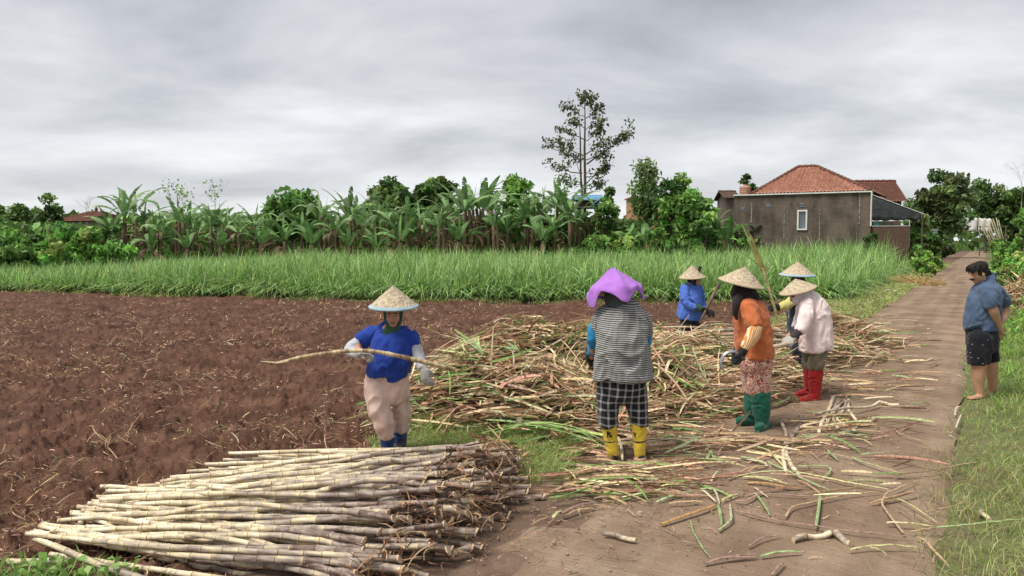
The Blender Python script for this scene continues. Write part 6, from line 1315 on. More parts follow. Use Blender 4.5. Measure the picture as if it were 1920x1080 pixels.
fuse('arm_sleeve', [f.L([(1119, 611, .10, 14.5), (1115, 632, .13, 15), (1113, 650, .18, 11), (1108, 664, .22, 9)], cap='flat')], f.root, M['sky_sleeve'], .008, 3, .008, (12, 12, 12), 2)
fuse('arm_sleeve', [f.L([(1210, 620, .12, 14), (1206, 645, .2, 13), (1192, 664, .30, 10)], cap='flat')], f.root, M['sky_sleeve'], .008, 3, .008, (12, 12, 12), 3)
fuse('glove', [f.L([(1108, 655, .22, 10), (1106, 672, .26, 9.5)])]+hand(f.J(1106, 670, .26), (.10, .45, -.75), (1, .2, 0), (0, 1, .3), .9, 1.0, 1, 1.3), f.root, M['black_glove'], .005, 2)
fuse('glove', hand(f.J(1190, 666, .32), (-.3, .5, -.75), (-1, .2, 0), (0, 1, .3), .9, 1.0, 1, 1.3), f.root, M['black_glove'], .005, 2)
M['checks'] = checked('checked_cotton', (.012, .012, .014), (.17, .17, .18), (.36, .36, .37), 17, 17)
fuse('trousers', [f.L([(1167, 700, .0, 46, .15), (1167, 725, .0, 46, .15)]), f.L([(1145, 715, .0, 25, .12), (1141, 750, .0, 22, .10), (1141, 785, .0, 18.5, .085), (1142, 800, .0, 17, .08)], cap=('round', 'flat')), f.L([(1188, 715, .0, 25, .12), (1193, 750, .0, 22, .10), (1198, 785, .0, 18, .085), (1198, 797, .0, 16.5, .08)], cap=('round', 'flat'))], f.root, M['checks'], .008, 4, .009, (7, 7, 5), 9)
M['yellow_sock'] = cloth('yellow_sock', (.60, .42, .03), (.74, .55, .07), dirt=(.42, .28, .07), dz=(.0, .35), bmp=.3); M['tan_sandal'] = cloth('tan_foot_cover', (.42, .25, .15), (.56, .37, .24)); M['black_mark'] = cloth('dark_knit', (.02, .02, .025), (.03, .03, .035))
sk = []
for (pts, side_) in (([(1143, 795, .0, 16, .072), (1145, 822, .0, 13, .055), (1149, 848, .0, 11, .05), (1150, 858, .02, 10, .05)], -1), ([(1198, 793, .0, 15.5, .072), (1199, 822, .0, 12.5, .055), (1199, 848, .0, 11, .05), (1199, 858, .02, 10, .05)], 1)):
    s_ = fuse('sock', [f.L(pts, cap=('flat', 'round'))], f.root, M['yellow_sock'], .006, 2, .003, (10, 10, 12), 4); sk.append(s_)
    # knitted ring and dark heel patch
    for v0 in (826,):
        u0 = pts[1][0]; fuse('band', [f.L([(u0+.3, v0-1.4, 0, 13.2, .0565), (u0+.4, v0+1.4, 0, 13.0, .056)], cap='flat')], f.root, M['black_mark'], .004, 0, parent=s_)
    V, Fc = ell(f.J(pts[3][0]+3, 858, -.032), (.030, .022, .024)); MB().add([Vector(v)-f.root.location for v in V], Fc).build('heel_patch', M['black_mark'], s_, smooth=True)
for (a, b) in (([(1152, 862, .03, 11, .03), (1138, 861, .06, 13, .035), (1122, 858, .10, 8, .028)], 1), ([(1199, 862, -.03, 12, .028), (1200, 861, .05, 13, .032), (1201, 856, .15, 10, .03)], 1)):
    fuse('foot_cover', [f.L(a, side=(0, 1, 0) if a[0][0] < 1180 else (1, 0, 0))], f.root, M['tan_sandal'], .006, 3, .003, (14, 14, 14))
def mark(txt, sock, u, v, dy, size, dx=0):
    cu = bpy.data.curves.new('mark', 'FONT'); cu.body = txt; cu.size = size; cu.extrude = .002; cu.offset = .002; cu.align_x = 'CENTER'; o = bpy.data.objects.new('tmp', cu); COL.objects.link(o)
    me = bpy.data.meshes.new_from_object(o.evaluated_get(bpy.context.evaluated_depsgraph_get())); bpy.data.objects.remove(o); q = link('knitted_mark', me, M['black_mark'], sock); q.rotation_euler = (math.pi/2, 0, 0); q.location = Vector(f.J(u, v, dy))-f.root.location+Vector((dx, 0, 0)); return q
mark('N', sk[0], 1142.5, 820, -.060, .060); mark('Y', sk[0], 1143, 818.5, -.062, .060); mark('Y', sk[1], 1190, 819, -.049, .05)
M['lilac'] = cloth('lilac_cloth', (.33, .13, .50), (.43, .19, .62), bmp=.8, bdist=.025, bs=7); M['lilac_in'] = cloth('lilac_cloth_shade', (.16, .05, .26), (.22, .08, .34))
# conical hat under the cloth, cloth draped over it with corners hanging
hc = Vector(f.J(1153, 545, .06)); hz_ax = Vector((-.10, .20, 1)).normalized(); hat(f.root, hc, hz_ax, .192, .135)
K = 72; Rn = 16; V = []; Fc = []; zx = hz_ax.orthogonal().normalized(); zx = (Vector((1, 0, 0))-hz_ax*hz_ax.x).normalized(); zy = hz_ax.cross(zx)
for i in range(Rn+1):
    for j in range(K):
        th = 2*math.pi*j/K; ff = i/Rn; dg_ = lambda c0: math.exp(-(((th-c0+math.pi) % (2*math.pi)-math.pi)/.42)**2); ext = .232+.13*dg_(math.radians(198))+.12*dg_(math.radians(-80))+.10*dg_(math.radians(-8))+.08*dg_(math.radians(90)); rr_ = ext*ff
        zt = .172*(1-min(1, rr_/.212))**1.05 if rr_ < .212 else -(rr_-.212)*1.0
        cf_ = min(abs(((th-c0+math.pi) % (2*math.pi))-math.pi) for c0 in (3.456, -1.396, -.14, 1.571)); zt += .026*math.exp(-(cf_/.16)**2)*math.sin(ff*math.pi)**.7 - .012*math.sin(ff*math.pi); rr2 = min(rr_, .224+.014*math.sin(3*th)+.008*math.sin(8*th)); V.append(hc+zx*(rr2*math.cos(th))+zy*(rr2*math.sin(th))+hz_ax*(zt+.012)+zx*(.016*mnoise.noise(Vector((3*math.cos(th), 3*math.sin(th), ff*4))))+hz_ax*(.022*ff*mnoise.noise(Vector((2.2*math.cos(th)+5, 2.2*math.sin(th), ff*5)))+.006*math.sin(9*th+3*ff)*ff))
for i in range(Rn):
    for j in range(K): jj = (j+1) % K; Fc.append((i*K+j, i*K+jj, (i+1)*K+jj, (i+1)*K+j))
o = link('hat_cloth', pymesh('hat_cloth', [v-f.root.location for v in V], Fc, True), M['lilac'], f.root); sm = o.modifiers.new('t', 'SOLIDIFY'); sm.thickness = .006; sm.offset = -1; sb = o.modifiers.new('s', 'SUBSURF'); sb.levels = 1; sb.render_levels = 1
fuse('headscarf', [ell(P(0, -.03, .02), (.086, .092, .095), R), f.L([(1154, 546, .10, 21, .11), (1157, 560, .05, 24, .12), (1161, 574, .03, 24, .11)])], f.root, cloth('grey_scarf', (.05, .06, .065), (.10, .12, .125)), .008, 4, .004)

# --- C: small woman in blue, far
f = Fig('small distant woman in a blue long sleeved top and black trousers', 12.2, (1294, 672))
hs, P, R = head(f.J(1304, 524, -.02), (.75, -.6, -.35), (0, 0, 1), .93, f.J(1298, 540, .0))
body = fuse('body', hs+[f.L([(1297, 538, 0, 14, .08), (1295, 565, 0, 15, .09), (1292, 600, 0, 15, .10)]), f.L([(1283, 542, -.05, 6), (1290, 568, -.12, 5), (1315, 580, -.22, 4)]), f.L([(1308, 542, .1, 6), (1312, 568, .05, 5), (1326, 584, -.1, 4)]),
                  f.L([(1286, 600, 0, 10), (1288, 640, 0, 7), (1290, 667, 0, 5)]), f.L([(1303, 600, .05, 9), (1303, 640, .05, 6.5), (1303, 666, .05, 5)])], f.root, M['skin'], .009, 3)
face_parts(P, R, .93, f.root, body)
fuse('top', [f.L([(1299, 532, 0, 8, .06), (1298, 540, 0, 15, .10), (1296, 560, -.02, 19, .14), (1294, 580, -.02, 22, .17), (1292, 597, -.01, 23, .17)], cap=('round', 'flat')), f.L([(1285, 541, -.06, 9), (1284, 558, -.12, 8.5), (1292, 571, -.2, 7.5), (1306, 577, -.25, 6.5)], cap=('round', 'flat')), f.L([(1308, 541, .08, 8), (1314, 560, .05, 8), (1316, 577, -.02, 7), (1322, 582, -.1, 6)], cap=('round', 'flat'))], f.root, cloth('mid_blue_top', (.055, .125, .46), (.09, .18, .58), bmp=.8, bdist=.025, bs=8), .010, 4, .018, (5, 5, 5), 3)
for q in ([(1303, 575, -.24, 7.5), (1316, 581, -.27, 6.5)], [(1318, 580, -.06, 6.5), (1325, 584, -.12, 6)]): fuse('arm_sleeve', [f.L(q, cap='flat')], f.root, M['green_scarf'], .008, 2)
fuse('glove', hand(f.J(1315, 580, -.27), (.9, -.2, -.25), (0, -.6, -.5), (0, -1, .5), .9, 1.0, 1, 1.35), f.root, M['black_glove'], .006, 2)
fuse('glove', hand(f.J(1325, 584, -.12), (.9, -.3, -.25), (0, .6, -.5), (0, -1, .5), .9, 1.0, 1, 1.35), f.root, M['black_glove'], .006, 2)
fuse('trousers', [f.L([(1293, 590, 0, 20, .15), (1293, 608, 0, 20, .15)]), f.L([(1285, 605, 0, 12, .12), (1288, 640, 0, 9.5, .085), (1290, 662, 0, 8, .07)], cap=('round', 'flat')), f.L([(1303, 605, .05, 10.5, .11), (1304, 640, .05, 8, .08), (1304, 662, .05, 7, .07)], cap=('round', 'flat'))], f.root, cloth('black_trousers', (.012, .011, .012), (.035, .030, .030)), .010, 4, .012, (6, 6, 5), 1)
boots(f, 'boot', M['black_glove'], [([(1290, 655, 0, 7), (1290, 669, 0, 5)], [(1290, 671, .03, 3, .04), (1296, 672, -.1, 3, .035)]), ([(1304, 655, .05, 7), (1304, 668, .05, 5)], [(1304, 670, .08, 3, .04), (1310, 671, -.05, 3, .035)])])
hat(f.root, f.J(1298, 519, -.02), (-.06, -.10, 1), .196, .185)
fuse('hat_scarf', [loft([P(-.09, -.10, -.06), P(-.075, -.03, .10), P(-.02, -.0, .225), P(.05, .03, .10), P(.08, .03, -.03), P(.03, .06, -.12), P(-.02, .05, -.14), P(-.08, -.02, -.10), P(-.09, -.10, -.06)], [(.030, .008)]*9, side=tuple(R.col[1])), ell(P(0, -.04, -.03), (.082, .078, .10), R), loft([P(0, .02, -.14), P(.02, .05, -.22), P(.03, .05, -.32)], [.03, .025, .012])], f.root, M['black_glove'], .007, 2)

# --- D: woman in orange, profile to the left
f = Fig('woman in an orange jumper, red patterned trousers and green boots holding a sickle', 7.4, (1418, 805))
hs, P, R = head(f.J(1394, 545, .0), (-1, .45, -.30), (-.2, 0, 1), .93, f.J(1404, 572, .02))
body = fuse('body', hs+[f.L([(1406, 572, 0, 18, .13), (1412, 610, 0, 22, .13), (1416, 665, 0, 22, .13)]), f.L([(1408, 585, -.18, 10), (1418, 620, -.24, 8), (1392, 660, -.26, 6)]), f.L([(1403, 585, .16, 9), (1398, 620, .2, 7), (1382, 650, .15, 6)]),
                  f.L([(1424, 670, -.06, 15), (1424, 735, -.06, 10), (1428, 795, -.05, 7)]), f.L([(1408, 670, .1, 15), (1408, 735, .1, 10), (1412, 775, .12, 7)])], f.root, M['skin'], .008, 3)
face_parts(P, R, .93, f.root, body)
M['orange'] = cloth('orange_jumper', (.45, .125, .042), (.58, .18, .07), bmp=.8, bdist=.025, bs=9)
fuse('jumper', [f.L([(1400, 562, .0, 15, .08), (1404, 573, 0, 24, .15), (1408, 592, 0, 30, .18), (1412, 620, 0, 32, .18), (1415, 645, 0, 34, .185), (1417, 668, 0, 33, .18)], cap=('round', 'flat'), side=(1, 0, 0)), f.L([(1414, 655, 0, 33, .17), (1398, 676, 0, 13, .10)], cap='flat'),
                f.L([(1404, 577, -.14, 15), (1410, 595, -.20, 14), (1415, 613, -.24, 12.5)], cap=('round', 'flat')), f.L([(1399, 580, .14, 14), (1395, 600, .18, 13), (1392, 620, .2, 11)], cap=('round', 'flat'))], f.root, M['orange'], .008, 3, .020, (6, 6, 5), 5)
M['stripe_sleeve'] = striped('striped_oversleeve', (.60, .26, .07), (.80, .66, .46), 62, .4, (.9, .3, -.35), .004)
fuse('arm_sleeve', [f.L([(1416, 612, -.24, 13.5), (1411, 630, -.26, 12.5), (1401, 645, -.27, 10.5), (1395, 656, -.27, 8)], cap='flat')], f.root, M['stripe_sleeve'], .007, 3, .006, (12, 12, 12), 5)
fuse('arm_sleeve', [f.L([(1392, 616, .2, 11), (1386, 640, .17, 9), (1381, 652, .15, 7.5)], cap='flat')], f.root, M['stripe_sleeve'], .008, 3)
fuse('glove', [f.L([(1398, 650, -.27, 8.5), (1391, 662, -.27, 9)])]+hand(f.J(1392, 660, -.27), (-.35, -.1, -.85), (-.7, .5, .1), (-.8, -.3, .4), 1.15, 1.05, 1, 1.4), f.root, M['black_glove'], .005, 2)
fuse('glove', hand(f.J(1381, 652, .15), (-.4, -.1, -.8), (.8, -.2, 0), (-.5, -.5, 0), .9, 1, 1, 1.3), f.root, M['black_glove'], .006, 2)
M['batik'] = batik('batik_cotton', (.60, .44, .36), (.33, .07, .045))
fuse('trousers', [f.L([(1417, 660, 0, 28, .16), (1417, 680, 0, 29, .165)]), f.L([(1423, 674, -.06, 22, .12), (1424, 705, -.06, 21, .115), (1422, 734, -.06, 18, .10), (1421, 744, -.06, 14, .08)], cap=('round', 'flat')), f.L([(1408, 674, .09, 19, .12), (1409, 705, .09, 17, .11), (1409, 736, .1, 14, .09)], cap=('round', 'flat'))], f.root, M['batik'], .008, 4, .013, (7, 7, 5), 2)
M['green_boot'] = cloth('green_boot_cloth', (.010, .095, .060), (.022, .150, .096), dirt=(.13, .115, .075), dz=(.0, .55), rough=.7, bmp=.7)
boots(f, 'boot', M['green_boot'], [([(1426, 738, -.06, 17.5, .09), (1427, 760, -.06, 17, .085), (1428, 780, -.05, 14, .07), (1428, 792, -.05, 10, .055), (1428, 800, -.05, 12, .06)], [(1438, 800, .02, 9, .045), (1428, 802, -.08, 9, .05), (1421, 804, -.18, 6, .04)]),
                                   ([(1409, 740, .1, 13, .075), (1408, 760, .1, 12.5, .07), (1411, 782, .12, 11, .06)], [(1414, 788, .13, 6, .045), (1398, 788, .10, 6, .045), (1384, 789, .08, 4, .035)])])
M['blackscarf'] = cloth('black_scarf', (.014, .010, .012), (.035, .024, .03))
fuse('headscarf', [ell(P(0, -.012, .018), (.088, .104, .105), R), ell(P(0, .03, -.055), (.072, .075, .07), R), f.L([(1393, 552, 0, 22, .105), (1401, 566, 0, 25, .12), (1404, 576, .0, 24, .15)]), f.L([(1384, 560, -.10, 9), (1378, 575, -.14, 7), (1381, 598, -.16, 3)])], f.root, M['blackscarf'], .008, 4, .009, (9, 9, 9), 8)
hat(f.root, f.J(1390, 530, .0), (.20, -.12, 1), .205, .155, 'hatrim2')

# --- F: woman in pink coat, bending left
f = Fig('woman in a pale pink coat and red boots bending forward under a tilted conical hat', 8.75, (1522, 750))
hs, P, R = head(f.J(1494, 550, -.02), (-1, -.15, -.75), (-.5, 0, 1), .93, f.J(1515, 566, .0))
body = fuse('body', hs+[f.L([(1514, 566, 0, 15, .12), (1528, 595, 0, 19, .12), (1529, 650, 0, 18, .12)]), f.L([(1515, 572, -.16, 8), (1508, 608, -.22, 7), (1483, 636, -.28, 5)]), f.L([(1510, 572, .14, 8), (1500, 605, .16, 7), (1478, 632, .05, 5)]),
                  f.L([(1532, 650, -.07, 12), (1530, 700, -.07, 8), (1530, 742, -.06, 6)]), f.L([(1522, 650, .1, 12), (1520, 700, .1, 8), (1520, 735, .12, 6)])], f.root, M['skin'], .008, 3)
face_parts(P, R, .93, f.root, body)
M['pink_coat'] = cloth('pale_pink_coat', (.80, .64, .63), (.90, .76, .74), 4, dirt=(.52, .42, .40), dz=(.55, 1.3), bmp=.8, bdist=.025, bs=8)
fuse('coat', [f.L([(1505, 556, 0, 11, .07), (1514, 562, 0, 19, .12), (1525, 580, 0, 25, .17), (1529, 610, 0, 27, .19), (1529, 636, 0, 28, .20), (1530, 656, 0, 28, .20)], cap=('round', 'flat')), f.L([(1512, 570, -.14, 12), (1511, 592, -.20, 11.5), (1505, 612, -.23, 10), (1498, 622, -.25, 8.5)], cap=('round', 'flat')), f.L([(1508, 572, .14, 11), (1502, 595, .16, 10), (1495, 615, .12, 8.5)], cap=('round', 'flat'))], f.root, M['pink_coat'], .009, 3, .021, (5.5, 5.5, 4.5), 6)
M['dk_sleeve'] = cloth('dark_oversleeve', (.03, .025, .028), (.07, .06, .06))
fuse('arm_sleeve', [f.L([(1499, 620, -.25, 8), (1491, 628, -.27, 7.2), (1484, 634, -.28, 6.5)], cap='flat')], f.root, M['dk_sleeve'], .007, 3); fuse('arm_sleeve', [f.L([(1496, 612, .12, 7.5), (1482, 630, .06, 6)], cap='flat')], f.root, M['dk_sleeve'], .008, 3)
fuse('glove', hand(f.J(1486, 633, -.28), (-.75, -.1, -.45), (.1, .5, -.8), (0, -1, -.3), 1.2, 1.0, 1, 1.4), f.root, M['grey_glove'], .005, 2); fuse('glove', hand(f.J(1482, 630, .06), (-.75, -.3, -.4), (0, -.2, -1), (0, -1, 0), 1.2, 1, 1, 1.4), f.root, M['grey_glove'], .006, 2)
fuse('trousers', [f.L([(1528, 645, 0, 21, .15), (1528, 658, 0, 21, .15)]), f.L([(1532, 655, -.07, 15, .11), (1530, 680, -.07, 15, .10), (1529, 692, -.07, 12, .08)], cap=('round', 'flat')), f.L([(1520, 655, .1, 13, .11), (1518, 680, .1, 13, .10), (1518, 692, .1, 10, .08)], cap=('round', 'flat'))], f.root, cloth('olive_trousers', (.11, .095, .065), (.19, .165, .115), dirt=(.24, .18, .13)), .009, 4, .014, (7, 7, 9), 2)
M['red_boot'] = cloth('red_boot_cloth', (.25, .010, .010), (.40, .022, .020), dirt=(.20, .09, .06), dz=(.0, .5), rough=.65, bmp=.7)
boots(f, 'boot', M['red_boot'], [([(1530, 688, -.07, 12.5, .075), (1529, 712, -.07, 12, .07), (1528, 735, -.06, 10, .06), (1527, 746, -.06, 10, .055)], [(1534, 748, -.04, 5, .05), (1516, 749, -.10, 6, .05), (1502, 751, -.14, 3.5, .035)]), ([(1518, 692, .1, 11, .07), (1518, 712, .1, 10, .065), (1518, 730, .12, 8.5, .055)], [(1520, 737, .14, 5, .05), (1508, 738, .08, 5.5, .05), (1496, 741, .04, 3, .035)])])
sc_ = spotted('flowered_scarf', (.66, .64, .70), (.42, .03, .05), 11, .30); fuse('headscarf', [ell(P(0, -.02, .01), (.092, .105, .105), R), ell(P(0, .03, -.05), (.07, .07, .07), R), f.L([(1499, 548, 0, 18, .11), (1508, 560, 0, 15, .12), (1514, 566, 0, 13, .13)])], f.root, sc_, .008, 4, .006, (10, 10, 10), 1)
for (u, v, r_) in ((1512, 537, .030), (1504, 534, .022), (1517, 543, .018)):
    V, Fc = ell(f.J(u, v, -.105), (r_, .012, r_*.8)); MB().add([Vector(x)-f.root.location for x in V], Fc).build('flower_print', noise_mat('red_print', [(.4, (.40, .01, .02)), (.7, (.5, .03, .04))], 40), f.root, smooth=True)
hat(f.root, f.J(1496, 543, -.02), (-.28, -.06, 1), .195, .125)
bpy.context.view_layer.update()

# --- E: woman with yellow sleeves behind her
f = Fig('woman half hidden behind the pink coat, in a dark apron with yellow sleeves', 10.5, (1498, 698))
hs, P, R = head(f.J(1495, 530, 0), (-1, -.3, -.2), (0, 0, 1), .93, f.J(1497, 550, 0))
body = fuse('body', hs+[f.L([(1497, 550, 0, 14, .12), (1498, 590, 0, 16, .12), (1500, 640, 0, 16, .13)]), f.L([(1488, 556, -.15, 8), (1478, 575, -.2, 6.5), (1460, 577, -.2, 5)]), f.L([(1508, 556, .15, 8), (1502, 590, .15, 6.5), (1490, 615, .0, 5)]), f.L([(1494, 640, -.06, 11), (1496, 665, -.06, 8), (1498, 690, -.05, 6)]), f.L([(1508, 640, .08, 11), (1508, 665, .08, 8), (1508, 688, .1, 6)])], f.root, M['skin'], .009, 3)
face_parts(P, R, .93, f.root, body); M['yel_sl'] = cloth('yellow_sleeves', (.50, .46, .15), (.64, .58, .25))
fuse('blouse', [f.L([(1496, 545, 0, 9, .07), (1497, 553, 0, 15, .14), (1499, 580, 0, 19, .17), (1500, 620, 0, 19, .17), (1500, 648, 0, 19, .17)], cap=('round', 'flat')), f.L([(1492, 558, -.14, 10), (1482, 567, -.18, 9), (1470, 574, -.2, 8), (1461, 576, -.2, 6.5)], cap=('round', 'flat')), f.L([(1508, 556, .14, 10), (1505, 585, .14, 8.5), (1492, 610, .05, 7)], cap=('round', 'flat'))], f.root, M['yel_sl'], .010, 4, .014, (7, 7, 6), 3)
fuse('apron', [f.L([(1490, 566, -.02, 11, .17), (1491, 600, -.02, 13, .17), (1492, 632, -.02, 12, .16)], cap='flat')], f.root, cloth('navy_apron', (.025, .035, .07), (.05, .065, .12)), .010, 3, .01)
fuse('glove', [f.L([(1464, 576, -.2, 7), (1456, 576, -.2, 6.5)])]+hand(f.J(1459, 576, -.2), (-.9, -.1, -.05), (0, .5, -.6), (0, -.2, 1), 1.3, 1, 1, 1.4), f.root, M['black_glove'], .006, 2); fuse('glove', hand(f.J(1490, 612, .03), (-.7, -.3, -.5), (0, 0, -1), (0, -1, 0), .9, 1, 1, 1.3), f.root, M['black_glove'], .006, 2)
fuse('trousers', [f.L([(1500, 640, 0, 17, .14), (1500, 652, 0, 17, .14)]), f.L([(1496, 648, -.06, 12, .1), (1497, 670, -.06, 10, .08), (1498, 684, -.05, 9, .07)], cap=('round', 'flat')), f.L([(1507, 648, .08, 12, .1), (1508, 684, .1, 9, .07)], cap=('round', 'flat'))], f.root, cloth('navy_trousers', (.02, .026, .045), (.04, .05, .08)), .009, 3, .01)
boots(f, 'boot', M['black_glove'], [([(1498, 680, -.05, 8), (1498, 694, -.05, 6)], [(1500, 697, -.03, 3.5, .045), (1486, 698, -.08, 3, .04)]), ([(1508, 680, .1, 8), (1508, 690, .1, 6)], [(1510, 693, .12, 3.5, .045), (1497, 694, .08, 3, .04)])])
fuse('headscarf', [ell(P(0, -.015, .015), (.088, .10, .10), R), f.L([(1496, 536, 0, 13, .10), (1497, 552, 0, 12, .12)])], f.root, M['dk_sleeve'], .009, 3)
hat(f.root, f.J(1495, 515, 0), (.02, -.06, 1), .225, .175, 'hatrim')

# --- G: man in a blue T-shirt
f = Fig('man in a slate blue T-shirt and spotted shorts with hands behind his back', 9.05, (1845, 745))
hs, P, R = head(f.J(1834, 512, 0), (-1, -.05, -.34), (-.30, 0, 1), 1.0, f.J(1852, 536, .02))
sk2 = hs+[f.L([(1851, 542, 0, 13, .09), (1846, 570, 0, 22, .13), (1842, 620, 0, 23, .14)]),
     f.L([(1851, 552, -.11, 9), (1861, 578, -.20, 9), (1866, 592, -.18, 8.5), (1872, 612, -.12, 6.5), (1877, 624, -.06, 5.5)]), f.L([(1866, 552, .10, 8.5), (1884, 572, .19, 8.5), (1883, 592, .16, 8), (1872, 608, .05, 6.5), (1868, 616, -.02, 5.8)]),
     f.L([(1836, 670, -.10, 15, .09), (1835, 700, -.10, 11.5, .068), (1835, 722, -.09, 9.5, .055), (1838, 742, -.09, 7, .042)]), f.L([(1856, 665, .09, 15, .09), (1859, 692, .09, 11, .07), (1861, 714, .10, 9, .055), (1858, 736, .12, 7, .045)]),
     loft([f.J(1840, 743, -.08), f.J(1831, 745, -.12), f.J(1818, 747, -.16)], [(.04, .032), (.045, .028), (.04, .016)], side=(0, 1, 0)), loft([f.J(1861, 738, .12), f.J(1852, 740, .1), f.J(1840, 742, .06)], [(.04, .03), (.045, .026), (.04, .016)], side=(0, 1, 0))]
sk2 += hand(f.J(1876, 621, -.07), (.25, .25, -.85), (-.3, .8, .1), (.8, .2, .2), .6, 1.0); sk2 += hand(f.J(1870, 612, .0), (.15, -.45, -.7), (.3, .6, -.3), (.7, .2, .3), 1.0, 1.0)
body = fuse('body', sk2, f.root, M['skin2'], .0055, 3)
face_parts(P, R, 1.0, f.root, body)
V, Fc = loft([P(-.034, .084, -.044), P(-.014, .104, -.040), P(0, .108, -.039), P(.014, .104, -.040), P(.034, .084, -.044)], [(.007, .004), (.010, .006), (.010, .006), (.010, .006), (.006, .004)], side=tuple(R.col[2])); MB().add([Vector(x)-f.root.location for x in V], Fc).build('moustache', M['dark_hair'], body, smooth=True)
hr_ = [ell(P(0, -.030, .052), (.088, .092, .074), R), ell(P(0, .040, .080), (.072, .050, .034), R), ell(P(0, -.080, -.005), (.066, .040, .060), R)]
hr_.append(ell(P(0, -.042, .062), (.084, .086, .066), R)); [hr_.append(ell(P(q*.068, -.022, .012), (.018, .052, .056), R)) for q in (-1, 1)]; [hr_.append(ell(P(q*.070, .030, .015), (.010, .014, .034), R)) for q in (-1, 1)]; hr_.append(ell(P(0, .048, .090), (.070, .052, .030), R)); hr_.append(ell(P(0, -.088, -.03), (.058, .034, .066), R))
random.seed(6)
for k in range(110):
    th = random.uniform(-2.6, 2.6); ph = random.uniform(.15, 1.2); d = Vector((math.sin(th)*math.cos(ph), math.cos(th)*math.cos(ph), math.sin(ph))); 
    if d.y > .75 and d.z < .45: continue
    a = P(d.x*.078, -.018+d.y*.088, .040+d.z*.070); b = P(d.x*.094, -.015+d.y*.112, .046+d.z*.078); c = P(d.x*.100, -.010+d.y*.126+.006, .036+d.z*.060-.012); hr_.append(loft([a, b, c], [.013, .010, .004], n=8, res=2))
for k in range(12):
    x = random.uniform(-.06, .06); hr_.append(loft([P(x, .045, .103), P(x*1.1, .080, .086), P(x*1.2+random.gauss(0, .008), .090, .058), P(x*1.35+random.gauss(0, .012), .088, random.uniform(.022, .044))], [.013, .011, .008, .003], n=8, res=2))
for k in range(12):
    x = random.uniform(-.06, .06); hr_.append(loft([P(x, -.085, .04), P(x*1.1, -.112, -.03), P(x, -.115, -.085)], [.018, .015, .005], n=8, res=2))
fuse('hair', hr_, f.root, M['dark_hair'], .0065, 2)
M['slate'] = cloth('slate_blue_shirt', (.058, .092, .158), (.088, .132, .215), bmp=.6, bdist=.02, bs=9)
fuse('shirt', [f.L([(1854, 525, .0, 11.5, .062), (1853, 531, .0, 15, .10), (1851, 539, 0, 20, .15), (1848, 555, 0, 27, .18), (1844, 580, 0, 30, .18), (1841, 600, 0, 31, .175), (1841, 618, 0, 29.5, .165)], cap=('round', 'flat')), f.L([(1838, 560, 0, 22, .13), (1834, 592, 0, 22, .14), (1836, 612, 0, 20, .12)]),
               f.L([(1850, 547, -.13, 14), (1856, 560, -.18, 14), (1861, 576, -.20, 12.8)], cap=('round', 'flat')), f.L([(1866, 546, .12, 13), (1878, 560, .17, 12), (1884, 570, .2, 11)], cap=('round', 'flat'))], f.root, M['slate'], .008, 3, .017, (6, 6, 5), 4)
M['spot_short'] = spotted('spotted_shorts', (.012, .013, .018), (.42, .42, .42), 19, .11)
fuse('shorts', [f.L([(1841, 612, 0, 28, .155), (1842, 640, 0, 28, .16)]), f.L([(1838, 635, -.09, 23, .11), (1836, 660, -.10, 21.5, .105), (1835, 683, -.10, 19, .095)], cap=('round', 'flat')), f.L([(1852, 635, .09, 19, .11), (1855, 658, .09, 16, .10), (1857, 677, .09, 14.5, .09)], cap=('round', 'flat'))], f.root, M['spot_short'], .008, 4, .010, (7, 7, 5), 3)
V = [];
q = Vector(f.J(1877, 619, -.075)); MB().lathe([(.031, -.006), (.034, 0), (.031, .006), (.028, 0), (.031, -.006)], tuple(q-f.root.location), 20, Matrix.Rotation(.4, 3, 'X')).build('wristband', cloth('orange_band', (.5, .2, .06), (.6, .28, .1)), f.root, smooth=True)

# ---------------------------------------------------------------- THINGS IN HAND
# cane held by the woman in blue
def held(name, pts, radii, mat, label, cat, ring=True, extra=None):
    D = cat_rom([tuple(p_)+(r,) for p_, r in zip(pts, radii)], 8); o0 = Vector(D[0][:3]); mb = MB(); L = 0; rr = []; pp = []
    for i in range(len(D)):
        pp.append(Vector(D[i][:3])-o0); rr.append(D[i][3]*(1.18 if ring and i % 5 == 0 else 1))
    mb.tube(pp, rr, 10); o = mb.build(name, mat, None, True); o.location = o0; props(o, label, cat); return o
JA = A.J
held('sugarcane_stalk', [JA(541, 675, -.32), JA(575, 668, -.31), JA(640, 659, -.30), JA(690, 658, -.30), JA(740, 666, -.28), JA(800, 680, -.22), JA(853, 693, -.15)], [.011, .014, .015, .016, .017, .018, .017], noise_mat('held_cane', [(.35, (.16, .10, .07)), (.5, (.42, .32, .18)), (.65, (.62, .52, .32))], 6, 6, .6, .3, stretch=(4, 1, 1)), 'long sugarcane held across her body by the woman in the bright blue shirt', 'sugarcane')
P_ = [Vector(JA(542, 675, -.32)), Vector(JA(520, 680, -.34)), Vector(JA(489, 677, -.35))]; t = np.linspace(0, 1, 9); pa = np.array([list(q) for q in P_]); base = np.stack([np.interp(t, [0, .45, 1], pa[:, i]) for i in range(3)], 1)[None]
Vv, Q, cc = ribbons(base-base[0, 0], np.array([[[0, .4, .9]]]), .011*np.clip(1.1-t, .1, 1)[None], np.array([(.62, .50, .32)]), fold=.5); o = link('leaf_sheath', npmesh('held_sheath', Vv, Q, cc), M['straw'], [x for x in bpy.data.objects if x.get('label') == 'long sugarcane held across her body by the woman in the bright blue shirt'][0])
